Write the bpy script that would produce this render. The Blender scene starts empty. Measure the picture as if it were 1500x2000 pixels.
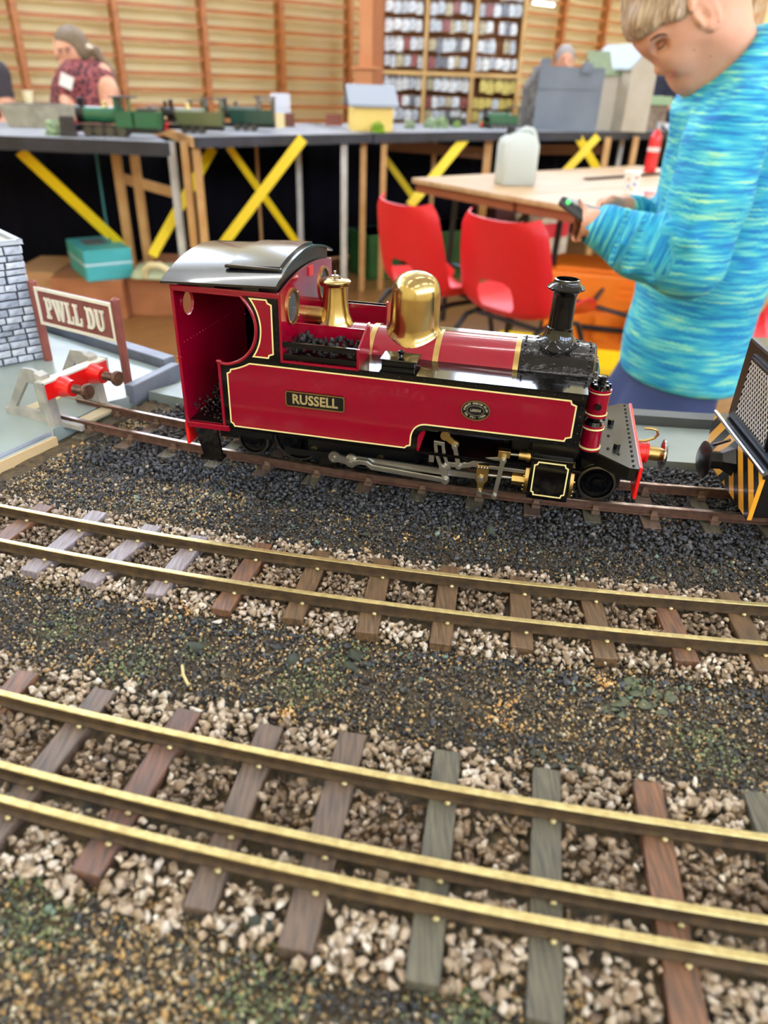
import bpy, bmesh, math, random
import numpy as np
from mathutils import Vector, Matrix

random.seed(7)
rng = np.random.default_rng(11)
scene = bpy.context.scene
COL = scene.collection
PI = math.pi

# ------------------------------------------------------------------ camera
CAMH = 1.13                      # lens height over the hall floor
RT = 0.898                       # rail top of the near layout
F_PX, PITCH, ROLL = 1400.0, math.radians(31.0), math.radians(2.0)
_F = Vector((0, math.cos(PITCH), -math.sin(PITCH)))
_X0 = Vector((1, 0, 0)); _U0 = _X0.cross(_F)
_X = _X0 * math.cos(ROLL) + _U0 * math.sin(ROLL)
_U = -_X0 * math.sin(ROLL) + _U0 * math.cos(ROLL)
cam_data = bpy.data.cameras.new('camera')
cam = bpy.data.objects.new('camera', cam_data)
COL.objects.link(cam)
rot = Matrix((( _X.x, _U.x, -_F.x), (_X.y, _U.y, -_F.y), (_X.z, _U.z, -_F.z)))
cam.matrix_world = Matrix.Translation((0, 0, CAMH)) @ rot.to_4x4()
cam_data.sensor_fit = 'VERTICAL'
cam_data.sensor_height = 36.0
cam_data.sensor_width = 27.0
cam_data.lens = F_PX / 2000.0 * 36.0
cam_data.clip_start = 0.01
cam_data.clip_end = 100
cam_data.dof.use_dof = True
cam_data.dof.focus_distance = 0.44
cam_data.dof.aperture_fstop = 8.0
scene.camera = cam

# ------------------------------------------------------------------ light and exposure
world = bpy.data.worlds.new('world'); scene.world = world
world.use_nodes = True
bg = world.node_tree.nodes['Background']
bg.inputs[0].default_value = (0.80, 0.88, 1.0, 1)
bg.inputs[1].default_value = 0.35
scene.view_settings.view_transform = 'Standard'
scene.view_settings.look = 'None'
scene.view_settings.gamma = 1.0
scene.view_settings.use_curve_mapping = False
scene.view_settings.exposure = 0.12
WINDOW_GLOW = 15.0                # daylight in the high hall windows
LAMP_GLOW = 28.0                 # fluorescent battens under the ceiling

# ------------------------------------------------------------------ pixel helpers (1500 x 2000 frame)
def ray(u, v):
    return _F + _X * ((u - 750) / F_PX) - _U * ((v - 1000) / F_PX)
def PZ(u, v, z):
    d = ray(u, v); t = (z - CAMH) / d.z
    return Vector((d.x * t, d.y * t, z))
def PY(u, v, y):
    d = ray(u, v); t = y / d.y
    return Vector((d.x * t, y, CAMH + d.z * t))
ROOM_A = math.radians(38.0)
E1 = Vector((math.cos(ROOM_A), math.sin(ROOM_A), 0)); E2 = Vector((-math.sin(ROOM_A), math.cos(ROOM_A), 0))
def PW(u, v, d):                 # on a plane parallel to the far hall wall, d metres out
    r = ray(u, v); t = d / r.dot(E2); p = r * t
    return Vector((p.x, p.y, p.z + CAMH))

# ------------------------------------------------------------------ materials
def lin(c):
    return tuple(((x / 255) / 12.92 if x / 255 <= 0.04045 else ((x / 255 + 0.055) / 1.055) ** 2.4) for x in c)
MATS = {}
def mat(name, rgb, rough=0.5, metal=0.0, var=None, rgb2=None, bump=None, coat=0.0, stretch=None, emit=0.0, alpha=None, trans=0.0, attr=None, coords='Object', spec=0.5, detail=4.0, ramp=None, rvar=0.0):
    """Principled material; var = noise scale mixing rgb with rgb2, bump = (scale, strength)."""
    if name in MATS: return MATS[name]
    m = bpy.data.materials.new(name); m.use_nodes = True
    nt = m.node_tree; b = nt.nodes['Principled BSDF']
    c1 = lin(rgb) + (1,)
    b.inputs['Base Color'].default_value = c1
    b.inputs['Roughness'].default_value = rough
    b.inputs['Metallic'].default_value = metal
    b.inputs['Specular IOR Level'].default_value = spec
    b.inputs['Coat Weight'].default_value = coat
    b.inputs['Coat Roughness'].default_value = 0.05
    b.inputs['Transmission Weight'].default_value = trans
    tc = nt.nodes.new('ShaderNodeTexCoord'); mp = nt.nodes.new('ShaderNodeMapping')
    nt.links.new(tc.outputs[coords], mp.inputs['Vector'])
    if stretch: mp.inputs['Scale'].default_value = stretch
    col = None
    if attr:
        a = nt.nodes.new('ShaderNodeAttribute'); a.attribute_name = attr; col = a.outputs['Color']
    if var:
        n = nt.nodes.new('ShaderNodeTexNoise'); n.inputs['Scale'].default_value = var; n.inputs['Detail'].default_value = detail
        nt.links.new(mp.outputs[0], n.inputs['Vector'])
        r = nt.nodes.new('ShaderNodeValToRGB')
        lo, hi = ramp or (0.35, 0.65)
        r.color_ramp.elements[0].position = lo; r.color_ramp.elements[1].position = hi
        r.color_ramp.elements[0].color = c1; r.color_ramp.elements[1].color = lin(rgb2 or rgb) + (1,)
        nt.links.new(n.outputs['Fac'], r.inputs['Fac'])
        if col is not None:
            mx = nt.nodes.new('ShaderNodeMix'); mx.data_type = 'RGBA'; mx.blend_type = 'MULTIPLY'; mx.inputs[0].default_value = 1.0
            nt.links.new(col, mx.inputs[6]); nt.links.new(r.outputs[0], mx.inputs[7]); col = mx.outputs[2]
        else:
            col = r.outputs[0]
        if rvar:
            mr = nt.nodes.new('ShaderNodeMapRange'); mr.inputs[3].default_value = max(0.02, rough - rvar); mr.inputs[4].default_value = rough + rvar
            nt.links.new(n.outputs['Fac'], mr.inputs[0]); nt.links.new(mr.outputs[0], b.inputs['Roughness'])
    if col is not None: nt.links.new(col, b.inputs['Base Color'])
    if bump:
        n2 = nt.nodes.new('ShaderNodeTexNoise'); n2.inputs['Scale'].default_value = bump[0]; n2.inputs['Detail'].default_value = 3
        nt.links.new(mp.outputs[0], n2.inputs['Vector'])
        bp = nt.nodes.new('ShaderNodeBump'); bp.inputs['Strength'].default_value = bump[1]
        bp.inputs['Distance'].default_value = bump[2] if len(bump) > 2 else 0.002
        nt.links.new(n2.outputs['Fac'], bp.inputs['Height']); nt.links.new(bp.outputs[0], b.inputs['Normal'])
    if emit:
        b.inputs['Emission Color'].default_value = c1; b.inputs['Emission Strength'].default_value = emit
    if alpha is not None: b.inputs['Alpha'].default_value = alpha
    MATS[name] = m
    return m

# ------------------------------------------------------------------ mesh builder
class MB:
    def __init__(self, s=1.0):
        self.v = []; self.f = []; self.s = s
    def add(self, vs, fs):
        o = len(self.v); self.v.extend([tuple(p) for p in vs]); self.f.extend([tuple(i + o for i in q) for q in fs]); return self
    def box(self, x0, x1, y0, y1, z0, z1, M=None):
        vs = [Vector((x, y, z)) for z in (z0, z1) for y in (y0, y1) for x in (x0, x1)]
        if M is not None: vs = [M @ p for p in vs]
        return self.add(vs, [(0, 2, 3, 1), (4, 5, 7, 6), (0, 1, 5, 4), (2, 6, 7, 3), (0, 4, 6, 2), (1, 3, 7, 5)])
    def bar(self, p0, p1, w, h, up=(0, 0, 1)):
        p0 = Vector(p0); p1 = Vector(p1); d = (p1 - p0); L = d.length; d.normalize()
        s = d.cross(Vector(up));
        if s.length < 1e-6: s = d.cross(Vector((0, 1, 0)))
        s.normalize(); u = s.cross(d)
        vs = []
        for q in (p0, p1):
            for a, b in ((-1, -1), (1, -1), (1, 1), (-1, 1)):
                vs.append(q + s * (a * w / 2) + u * (b * h / 2))
        return self.add(vs, [(3, 2, 1, 0), (4, 5, 6, 7), (0, 1, 5, 4), (1, 2, 6, 5), (2, 3, 7, 6), (3, 0, 4, 7)])
    def cyl(self, p0, p1, r0, r1=None, n=16, caps=True):
        p0 = Vector(p0); p1 = Vector(p1); r1 = r0 if r1 is None else r1
        d = (p1 - p0).normalized(); s = d.orthogonal().normalized(); u = d.cross(s)
        vs = []
        for q, r in ((p0, r0), (p1, r1)):
            for i in range(n):
                a = 2 * PI * i / n; vs.append(q + s * (r * math.cos(a)) + u * (r * math.sin(a)))
        fs = [(i, (i + 1) % n, n + (i + 1) % n, n + i) for i in range(n)]
        if caps: fs += [tuple(range(n))[::-1], tuple(range(n, 2 * n))]
        return self.add(vs, fs)
    def lathe(self, prof, o=(0, 0, 0), axis=(0, 0, 1), n=32, fn=None, cap=True):
        o = Vector(o); d = Vector(axis).normalized(); s = d.orthogonal().normalized(); u = d.cross(s)
        if abs(d.z) > .99: s = Vector((1, 0, 0)); u = Vector((0, 1, 0)) * (1 if d.z > 0 else -1)
        vs = []; fs = []
        for k, (r, z) in enumerate(prof):
            for i in range(n):
                a = 2 * PI * i / n
                p = o + d * z + s * (r * math.cos(a)) + u * (r * math.sin(a))
                if fn: p = fn(p, k)
                vs.append(p)
        m = len(prof)
        for k in range(m - 1):
            for i in range(n):
                j = (i + 1) % n
                fs.append((k * n + i, k * n + j, (k + 1) * n + j, (k + 1) * n + i))
        if cap:
            fs.append(tuple(range(n))[::-1]); fs.append(tuple(range((m - 1) * n, m * n)))
        return self.add(vs, fs)
    def prism(self, poly, lo, hi, plane='xz'):
        def P(a, b, c):
            return (a, c, b) if plane == 'xz' else ((a, b, c) if plane == 'xy' else (c, a, b))
        n = len(poly)
        vs = [P(a, b, lo) for a, b in poly] + [P(a, b, hi) for a, b in poly]
        fs = [tuple(range(n)), tuple(range(2 * n - 1, n - 1, -1))]
        fs += [(i, n + i, n + (i + 1) % n, (i + 1) % n) for i in range(n)]
        return self.add(vs, fs)
    def band(self, poly, w, lo, hi, plane='xz'):
        """outline strip of width w inside a closed polygon"""
        inn = inset(poly, w)
        def P(a, b, c):
            return (a, c, b) if plane == 'xz' else ((a, b, c) if plane == 'xy' else (c, a, b))
        n = len(poly); vs = []
        for q in (lo, hi):
            vs += [P(a, b, q) for a, b in poly] + [P(a, b, q) for a, b in inn]
        fs = []
        for i in range(n):
            j = (i + 1) % n
            fs += [(i, j, n + j, n + i), (2 * n + i, 3 * n + i, 3 * n + j, 2 * n + j), (i, 2 * n + i, 2 * n + j, j), (n + i, n + j, 3 * n + j, 3 * n + i)]
        return self.add(vs, fs)
    def tube(self, pts, r, n=8, closed=False, caps=True):
        pts = [Vector(p) for p in pts]; m = len(pts); vs = []; fs = []
        rr = r if isinstance(r, (list, tuple)) else [r] * m
        up = None
        for i, p in enumerate(pts):
            if closed: d = pts[(i + 1) % m] - pts[i - 1]
            else: d = pts[min(i + 1, m - 1)] - pts[max(i - 1, 0)]
            d.normalize()
            if up is None: up = d.orthogonal().normalized()
            up = (up - d * up.dot(d)); up.normalize(); s = d.cross(up)
            for k in range(n):
                a = 2 * PI * k / n; vs.append(p + (up * math.cos(a) + s * math.sin(a)) * rr[i])
        for i in range(m if closed else m - 1):
            j = (i + 1) % m
            for k in range(n):
                l = (k + 1) % n; fs.append((i * n + k, i * n + l, j * n + l, j * n + k))
        if not closed and caps: fs += [tuple(range(n))[::-1], tuple(range((m - 1) * n, m * n))]
        return self.add(vs, fs)
    def sphere(self, c, r, n=10, m=6, half=False):
        c = Vector(c); r = Vector((r, r, r)) if not hasattr(r, '__len__') else Vector(r)
        vs = []; fs = []
        for i in range(m + 1):
            th = (PI / 2 if half else PI) * i / m
            for j in range(n):
                a = 2 * PI * j / n
                vs.append((c.x + r.x * math.sin(th) * math.cos(a), c.y + r.y * math.sin(th) * math.sin(a), c.z + r.z * math.cos(th)))
        for i in range(m):
            for j in range(n):
                k = (j + 1) % n; fs.append((i * n + j, (i + 1) * n + j, (i + 1) * n + k, i * n + k))
        return self.add(vs, fs)
    def xf(self, M, start=0):
        for i in range(start, len(self.v)):
            self.v[i] = tuple(M @ Vector(self.v[i]))
        return self
    def mesh(self, name, smooth=None):
        me = bpy.data.meshes.new(name)
        s = self.s
        me.from_pydata([(a * s, b * s, c * s) for a, b, c in self.v], [], self.f)
        me.validate(verbose=False)
        bm = bmesh.new(); bm.from_mesh(me)
        bmesh.ops.remove_doubles(bm, verts=bm.verts, dist=1e-6)
        bmesh.ops.recalc_face_normals(bm, faces=bm.faces)
        bm.to_mesh(me); bm.free()
        if smooth:
            me.polygons.foreach_set('use_smooth', [True] * len(me.polygons))
            me.set_sharp_from_angle(angle=math.radians(smooth))
        return me
    def build(self, name, m, parent=None, smooth=None, bevel=0, kind=None, label=None, loc=None, rz=None, seg=2):
        me = self.mesh(name, smooth)
        return link(name, me, m, parent, bevel, kind, label, loc, rz, seg)
def link(name, me, m, parent=None, bevel=0, kind=None, label=None, loc=None, rz=None, seg=2):
    if m is not None and not me.materials: me.materials.append(m)
    o = bpy.data.objects.new(name, me); COL.objects.link(o)
    if parent: o.parent = parent
    if kind: o['kind'] = kind
    if label: o['label'] = label
    if loc is not None: o.location = loc
    if rz is not None: o.rotation_euler = (0, 0, rz)
    if bevel:
        b = o.modifiers.new('bevel', 'BEVEL'); b.width = bevel; b.segments = seg; b.limit_method = 'ANGLE'; b.angle_limit = math.radians(40)
    return o
def inset(poly, w):
    n = len(poly); area = sum(poly[i][0] * poly[(i + 1) % n][1] - poly[(i + 1) % n][0] * poly[i][1] for i in range(n))
    sg = 1 if area > 0 else -1; out = []
    for i in range(n):
        p0, p1, p2 = Vector(poly[i - 1]), Vector(poly[i]), Vector(poly[(i + 1) % n])
        d1 = (p1 - p0).normalized(); d2 = (p2 - p1).normalized()
        n1 = Vector((-d1.y, d1.x)) * sg; n2 = Vector((-d2.y, d2.x)) * sg
        b = n1 + n2; l = max(0.35, b.length_squared / 2)
        out.append(tuple(p1 + b * (w / l / 1.0) * 1.0 if b.length > 1e-6 else p1 + n1 * w))
    return out
def arc(cx, cy, r, a0, a1, n):
    return [(cx + r * math.cos(math.radians(a0 + (a1 - a0) * i / (n - 1))), cy + r * math.sin(math.radians(a0 + (a1 - a0) * i / (n - 1)))) for i in range(n)]
def arc3(a, b, c, n):
    ax, ay = a; bx, by = b; cx, cy = c
    d = 2 * (ax * (by - cy) + bx * (cy - ay) + cx * (ay - by))
    ux = ((ax * ax + ay * ay) * (by - cy) + (bx * bx + by * by) * (cy - ay) + (cx * cx + cy * cy) * (ay - by)) / d
    uy = ((ax * ax + ay * ay) * (cx - bx) + (bx * bx + by * by) * (ax - cx) + (cx * cx + cy * cy) * (bx - ax)) / d
    r = math.hypot(ax - ux, ay - uy)
    t = [math.atan2(p[1] - uy, p[0] - ux) for p in (a, b, c)]
    # go from a to c through b
    def unwrap(t0, t1, sgn):
        while sgn * (t1 - t0) < 0: t1 += sgn * 2 * PI
        while sgn * (t1 - t0) > 2 * PI: t1 -= sgn * 2 * PI
        return t1
    for sgn in (1, -1):
        tb = unwrap(t[0], t[1], sgn); tc = unwrap(t[0], t[2], sgn)
        if sgn * (tc - tb) > 0: break
    return [(ux + r * math.cos(t[0] + (tc - t[0]) * i / (n - 1)), uy + r * math.sin(t[0] + (tc - t[0]) * i / (n - 1))) for i in range(n)]
def thing(name, label, cat, loc=(0, 0, 0), rz=0, group=None):
    o = bpy.data.objects.new(name, None); COL.objects.link(o)
    o.empty_display_size = 0.02
    o.location = loc; o.rotation_euler = (0, 0, rz); o['label'] = label; o['category'] = cat
    if group: o['group'] = group
    return o
def tag(o, label, cat, group=None):
    o['label'] = label; o['category'] = cat
    if group: o['group'] = group
    return o
def struct(o):
    o['kind'] = 'structure'; return o
def copy_thing(src, loc=None, rz=None, label=None, group=None):
    def rec(o, par):
        c = o.copy(); COL.objects.link(c); c.parent = par
        for ch in list(o.children): rec(ch, c)
        return c
    r = rec(src, None)
    if loc is not None: r.location = loc
    if rz is not None: r.rotation_euler = (0, 0, rz)
    if label: r['label'] = label
    if group: r['group'] = group
    return r
def cut(o, cutter):
    """boolean difference, applied at once"""
    cme = cutter.mesh('cutter'); co = bpy.data.objects.new('cutter', cme); COL.objects.link(co)
    co.matrix_world = o.matrix_world
    md = o.modifiers.new('cut', 'BOOLEAN'); md.operation = 'DIFFERENCE'; md.object = co; md.solver = 'EXACT'
    saved = o.parent; o.parent = None; co.matrix_basis = o.matrix_basis
    bpy.context.view_layer.update()
    dg = bpy.context.evaluated_depsgraph_get()
    me = bpy.data.meshes.new_from_object(o.evaluated_get(dg))
    o.modifiers.clear(); o.data = me; o.parent = saved
    bpy.data.objects.remove(co); return o
def text_mesh(txt, size, depth, bold=0.0, spacing=1.0):
    cu = bpy.data.curves.new('text', 'FONT'); cu.body = txt; cu.size = size; cu.extrude = depth; cu.offset = bold
    cu.align_x = 'CENTER'; cu.align_y = 'CENTER'; cu.space_character = spacing; cu.resolution_u = 3
    o = bpy.data.objects.new('text', cu); COL.objects.link(o)
    bpy.context.view_layer.update()
    me = bpy.data.meshes.new_from_object(o.evaluated_get(bpy.context.evaluated_depsgraph_get()))
    bpy.data.objects.remove(o); bpy.data.curves.remove(cu)
    me.materials.clear()
    return me
def smooth_noise(x, y, s, seed=0):
    """cheap value noise on numpy arrays"""
    r = np.random.default_rng(seed).random((64, 64))
    x = np.asarray(x) / s; y = np.asarray(y) / s
    xi = np.floor(x).astype(int); yi = np.floor(y).astype(int); fx = x - xi; fy = y - yi
    fx = fx * fx * (3 - 2 * fx); fy = fy * fy * (3 - 2 * fy)
    g = lambda a, b: r[a % 64, b % 64]
    return (g(xi, yi) * (1 - fx) + g(xi + 1, yi) * fx) * (1 - fy) + (g(xi, yi + 1) * (1 - fx) + g(xi + 1, yi + 1) * fx) * fy
# ================================================================== the hall
m_wall = mat('cream wall paint', (250, 238, 184), 0.7, var=3.0, rgb2=(246, 230, 170))
m_ceil = mat('ceiling paint', (225, 222, 210), 0.8)
m_floor = mat('hall floor wood', (160, 114, 68), 0.3, var=6.0, rgb2=(132, 92, 54), stretch=(0.6, 9, 1), bump=(30, .05))
m_bars = mat('varnished pine bars', (184, 116, 56), 0.4, var=9.0, rgb2=(160, 94, 42), stretch=(1, 1, 6))
m_pane = mat('bright window pane', (210, 226, 255), 0.3, emit=WINDOW_GLOW)
m_frame = mat('white window frame', (220, 220, 215), 0.5)
m_tube = mat('fluorescent tube glow', (246, 246, 246), 0.4, emit=LAMP_GLOW)
m_lampbody = mat('white lamp housing', (225, 225, 220), 0.5)

S0, S1, D0, D1, HC = -7.0, 13.0, -7.5, 6.75, 6.2
def roombuild(mb, name, m, **k): return struct(mb.build(name, m, rz=ROOM_A, **k))
roombuild(MB().box(S0, S1, D0, D1, -.1, 0), 'floor', m_floor)
roombuild(MB().box(S0, S1, D0, D1, HC, HC + .1), 'ceiling', m_ceil)
WZ0, WZ1 = 3.3, 5.3
def window_wall(name, d0, d1, wins):
    mb = MB().box(S0, S1, d0, d1, 0, WZ0).box(S0, S1, d0, d1, WZ1, HC)
    xs = [S0] + [q for w in wins for q in w] + [S1]
    for i in range(0, len(xs), 2): mb.box(xs[i], xs[i + 1], d0, d1, WZ0, WZ1)
    roombuild(mb, name, m_wall)
back_w = [(-5.6 + 3.0 * i, -5.6 + 3.0 * i + 2.3) for i in range(6)]
window_wall('wall_back', D1, D1 + .25, back_w)
window_wall('wall_front', D0 - .25, D0, back_w)
roombuild(MB().box(S0 - .2, S0, D0, D1, 0, HC), 'wall_left', m_wall)
roombuild(MB().box(S1, S1 + .2, D0, D1, 0, HC), 'wall_right', m_wall)
k = 1
for d, inward in ((D1, -1), (D0, 1)):
    for a, b in back_w:
        w = roombuild(MB().box(a, b, d + .10 * -inward, d + .12 * -inward, WZ0, WZ1), 'window_%d' % k, m_pane)
        mb = MB()
        for j in range(5):
            x = a + (b - a) * j / 4; mb.box(x - .03, x + .03, d - .04 * inward, d + .02 * inward, WZ0, WZ1)
        for j in range(4):
            z = WZ0 + (WZ1 - WZ0) * j / 3; mb.box(a, b, d - .04 * inward, d + .02 * inward, z - .03, z + .03)
        mb.build('window_frame', m_frame, w); k += 1
# ceiling lamps: bodies hang on rods under the ceiling
lamp_me = None
n = 0
for i, s in enumerate((-4.5, -1.5, 1.5, 4.5, 7.5, 10.5)):
    for d in (-5.0, -2.0, 1.0, 4.0):
        if lamp_me is None:
            lamp_me = (MB().box(-.9, .9, -.09, .09, .05, .12).box(-.6, -.59, -.005, .005, .12, HC - 4.6).box(.59, .6, -.005, .005, .12, HC - 4.6).mesh('lamp_housing'),
                       MB().cyl((-.88, 0, .02), (.88, 0, .02), .035, n=10).mesh('lamp_tube'))
        p = E1 * s + E2 * d
        L = thing('ceiling_lamp', 'white fluorescent batten lamp hung high under the hall ceiling', 'lamp', (p.x, p.y, 4.6), ROOM_A, 'fluorescent ceiling lamps')
        link('housing', lamp_me[0], m_lampbody, L); link('tube', lamp_me[1], m_tube, L); n += 1

# wall bars on the far wall
BD = D1 - .15
wb = thing('wall_bars', 'varnished wooden gymnasium wall bars fixed along the cream hall wall', 'wall bars', (0, 0, 0), ROOM_A)
ups = [1.62 + .729 * i for i in range(-3, 11)]
up_me = MB().box(-.023, .023, -.06, .05, 0, 2.9).mesh('upright')
ru_me = MB().box(-.3425, .3425, -.024, .018, -.0155, .0155).mesh('rung')
for s in ups: link('upright', up_me, m_bars, wb, bevel=.006, loc=(s, BD, 0))
for i in range(len(ups) - 1):
    for j in range(-7, 15):
        z = 1.014 + .1135 * j
        if .1 < z < 2.75: link('rung', ru_me, m_bars, wb, loc=((ups[i] + ups[i + 1]) / 2, BD, z))
# ================================================================== near layout: board, ground, tracks
class Track:
    def __init__(s, y0, a, k):
        s.k = k; s.r = 1 / k; s.n = Vector((-math.sin(a), math.cos(a))); s.t = Vector((math.cos(a), math.sin(a)))
        s.c = Vector((0, y0)) + s.n / k
    def p(s, l, o):              # l metres along the centre line, o metres towards the far side
        f = l * s.k; return s.c + (s.n * -math.cos(f) + s.t * math.sin(f)) * (s.r - o)
    def lo(s, x, y):             # inverse
        d = Vector((x, y)) - s.c; q = Vector((d.dot(s.t), -d.dot(s.n)))
        return math.atan2(q.x, q.y) / s.k, s.r - q.length
    def lo_np(s, x, y):
        dx = x - s.c.x; dy = y - s.c.y
        a = dx * s.t.x + dy * s.t.y; b = -(dx * s.n.x + dy * s.n.y)
        return np.arctan2(a, b) / s.k, s.r - np.hypot(a, b)
    def heading(s, l):
        return math.atan2(s.t.y, s.t.x) + l * s.k
TF = Track(.1649, -.1795, .3928); TM = Track(.3111, -.1557, .4522); TL = Track(.4518, -.2264, .6321)

m_ply = mat('raw ply edge', (206, 178, 130), 0.7)
m_board = mat('grey green painted board', (150, 160, 152), 0.42, var=14, rgb2=(128, 140, 134), bump=(60, .12))
m_edge = mat('blue grey edge paint', (128, 134, 148), 0.45, var=30, rgb2=(102, 108, 122))
m_upst = mat('dark grey batten paint', (96, 98, 98), 0.55, var=20, rgb2=(76, 78, 80))
m_olive = mat('olive board paint', (92, 84, 52), 0.5, var=30, rgb2=(70, 66, 44))
m_leg = mat('planed pine', (196, 152, 92), 0.5, var=8, rgb2=(176, 130, 74), stretch=(6, 6, 1))
m_dark = mat('charcoal fascia paint', (30, 31, 36), 0.5, var=12, rgb2=(44, 45, 54))

Z = lambda d: RT + d
# board outline
far_arc = [tuple(TL.p(l, .142)) for l in np.linspace(-.225, .75, 24)]
near_arc = [tuple(TF.p(l, -.16)) for l in np.linspace(.75, -.45, 18)]
outline = far_arc + near_arc + [(-.95, .25), (-.95, 1.13), (-.339, .734)]
lt = thing('layout_table', 'plywood topped model railway board on pine legs carrying the tracks', 'table', (0, 0, 0))
MB().prism(outline, Z(-.033), Z(-.0158), 'xy').build('board_top', m_olive, lt)
MB().band(outline, .02, Z(-.10), Z(-.033), 'xy').build('fascia', m_dark, lt)
for x, y in ((-.85, .95), (-.85, .3), (-.2, .15), (.6, .1), (.6, .42), (-.2, .58)):
    MB().box(x - .02, x + .02, y - .02, y + .02, 0, Z(-.030)).build('leg', m_leg, lt)
# raised strips of board beside the loco track
slab = [tuple(TL.p(l, .127)) for l in np.linspace(-.213, .74, 20)] + [tuple(TL.p(l, .062)) for l in np.linspace(.74, -.242, 20)]
tag(MB().prism(slab, Z(-.0160), Z(-.004), 'xy').build('platform_slab', m_board), 'grey green painted platform strip behind the crimson locomotive', 'platform')
up = [tuple(TL.p(l, .142)) for l in np.linspace(-.222, .75, 20)] + [tuple(TL.p(l, .128)) for l in np.linspace(.75, -.214, 20)]
tag(MB().prism(up, Z(-.0160), Z(.004), 'xy').build('edge_batten', m_upst), 'dark grey batten along the far edge of the platform strip', 'batten')
sb = thing('station_board', 'pale grey green painted station board under the stone building', 'board', (0, 0, 0))
stat = [(-.30, .385), (-.2500, .4870), (-.2560, .5000), (-.2330, .556), (-.2215, .5660), (-.1985, .6230), (-.2140, .6400), (-.345, .7260), (-.94, 1.115), (-.94, .385)]
m_board2 = mat('pale grey green gloss board', (164, 176, 168), 0.22, var=9, rgb2=(144, 158, 152), bump=(40, .08))
MB().prism(stat, Z(-.0160), Z(-.0040), 'xy').build('panel', m_board2, sb, bevel=.0006)
MB().prism([(-.303, .384), (-.2520, .4880), (-.2545, .4935), (-.3075, .384)], Z(-.0055), Z(-.0034), 'xy').build('blue_edge', m_edge, sb)
MB().prism([(-.299, .384), (-.2480, .4868), (-.2500, .4873), (-.3015, .384)], Z(-.0150), Z(-.0045), 'xy').build('ply_edge', m_ply, sb)
tag(MB().bar((-.2060, .6455, Z(-.003)), (-.80, 1.036, Z(-.003)), .014, .015).build('edge_batten', m_edge, bevel=.001), 'blue grey painted batten along the far edge of the station board', 'batten')
tag(MB().bar((-.1950, .628, Z(-.002)), (-.2190, .5690, Z(-.002)), .009, .016).build('joint_batten', m_edge, bevel=.001), 'short blue grey batten at the joint beside the station board', 'batten')

# -------- loose cover: numpy meshes
def np_mesh(name, V, T, col=None, smooth=False):
    me = bpy.data.meshes.new(name); nv, nt_ = len(V), len(T)
    me.vertices.add(nv); me.loops.add(nt_ * 3); me.polygons.add(nt_)
    me.vertices.foreach_set('co', np.asarray(V, np.float32).ravel())
    me.loops.foreach_set('vertex_index', np.asarray(T, np.int32).ravel())
    me.polygons.foreach_set('loop_start', np.arange(0, nt_ * 3, 3, dtype=np.int32))
    me.polygons.foreach_set('loop_total', np.full(nt_, 3, np.int32))
    if smooth: me.polygons.foreach_set('use_smooth', np.ones(nt_, bool))
    if col is not None:
        at = me.attributes.new('Col', 'FLOAT_COLOR', 'POINT')
        c = np.ones((nv, 4), np.float32); c[:, :3] = col; at.data.foreach_set('color', c.ravel())
    me.update(); return me
def quats(n, r):
    q = r.normal(size=(n, 4)); q /= np.linalg.norm(q, axis=1)[:, None]
    w, x, y, z = q.T
    return np.stack([np.stack([1 - 2 * (y * y + z * z), 2 * (x * y - z * w), 2 * (x * z + y * w)], -1),
                     np.stack([2 * (x * y + z * w), 1 - 2 * (x * x + z * z), 2 * (y * z - x * w)], -1),
                     np.stack([2 * (x * z - y * w), 2 * (y * z + x * w), 1 - 2 * (x * x + y * y)], -1)], 1)
def hull(n, seed, sq=(1, .8, .65)):
    r = np.random.default_rng(seed); p = r.normal(size=(n, 3)); p /= np.linalg.norm(p, axis=1)[:, None]
    p *= np.array(sq) * (0.85 + .3 * r.random((n, 1)))
    bm = bmesh.new(); [bm.verts.new(q) for q in p]
    res = bmesh.ops.convex_hull(bm, input=bm.verts)
    bmesh.ops.delete(bm, geom=[v for v in bm.verts if not v.link_faces], context='VERTS')
    bmesh.ops.triangulate(bm, faces=bm.faces)
    bm.verts.index_update()
    V = np.array([v.co[:] for v in bm.verts]); T = np.array([[v.index for v in f.verts] for f in bm.faces]); bm.free()
    return V, T
HULLS = [hull(11 + i % 5, 50 + i) for i in range(12)]
OCT = (np.array([[1, 0, 0], [-1, 0, 0], [0, 1, 0], [0, -1, 0], [0, 0, .8], [0, 0, -.8]], float),
       np.array([[0, 2, 4], [2, 1, 4], [1, 3, 4], [3, 0, 4], [2, 0, 5], [1, 2, 5], [3, 1, 5], [0, 3, 5]]))
def scatter(P, S, C, shapes, seed):
    """merged grains: positions, sizes, colours"""
    r = np.random.default_rng(seed); n = len(P); R = quats(n, r); which = r.integers(0, len(shapes), n)
    Vs, Ts, Cs, off = [], [], [], 0
    for k, (bv, bt) in enumerate(shapes):
        i = np.where(which == k)[0]
        if not len(i): continue
        st = .7 + .6 * r.random((len(i), 1, 3))
        v = np.einsum('nij,nvj->nvi', R[i], bv[None] * st) * S[i][:, None, None] + P[i][:, None, :]
        t = bt[None] + (off + np.arange(len(i)) * len(bv))[:, None, None]
        Vs.append(v.reshape(-1, 3)); Ts.append(t.reshape(-1, 3)); Cs.append(np.repeat(C[i], len(bv), 0)); off += len(i) * len(bv)
    return np.concatenate(Vs), np.concatenate(Ts), np.concatenate(Cs)
def pal(cols): return np.array([lin(c) for c in cols])

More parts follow.
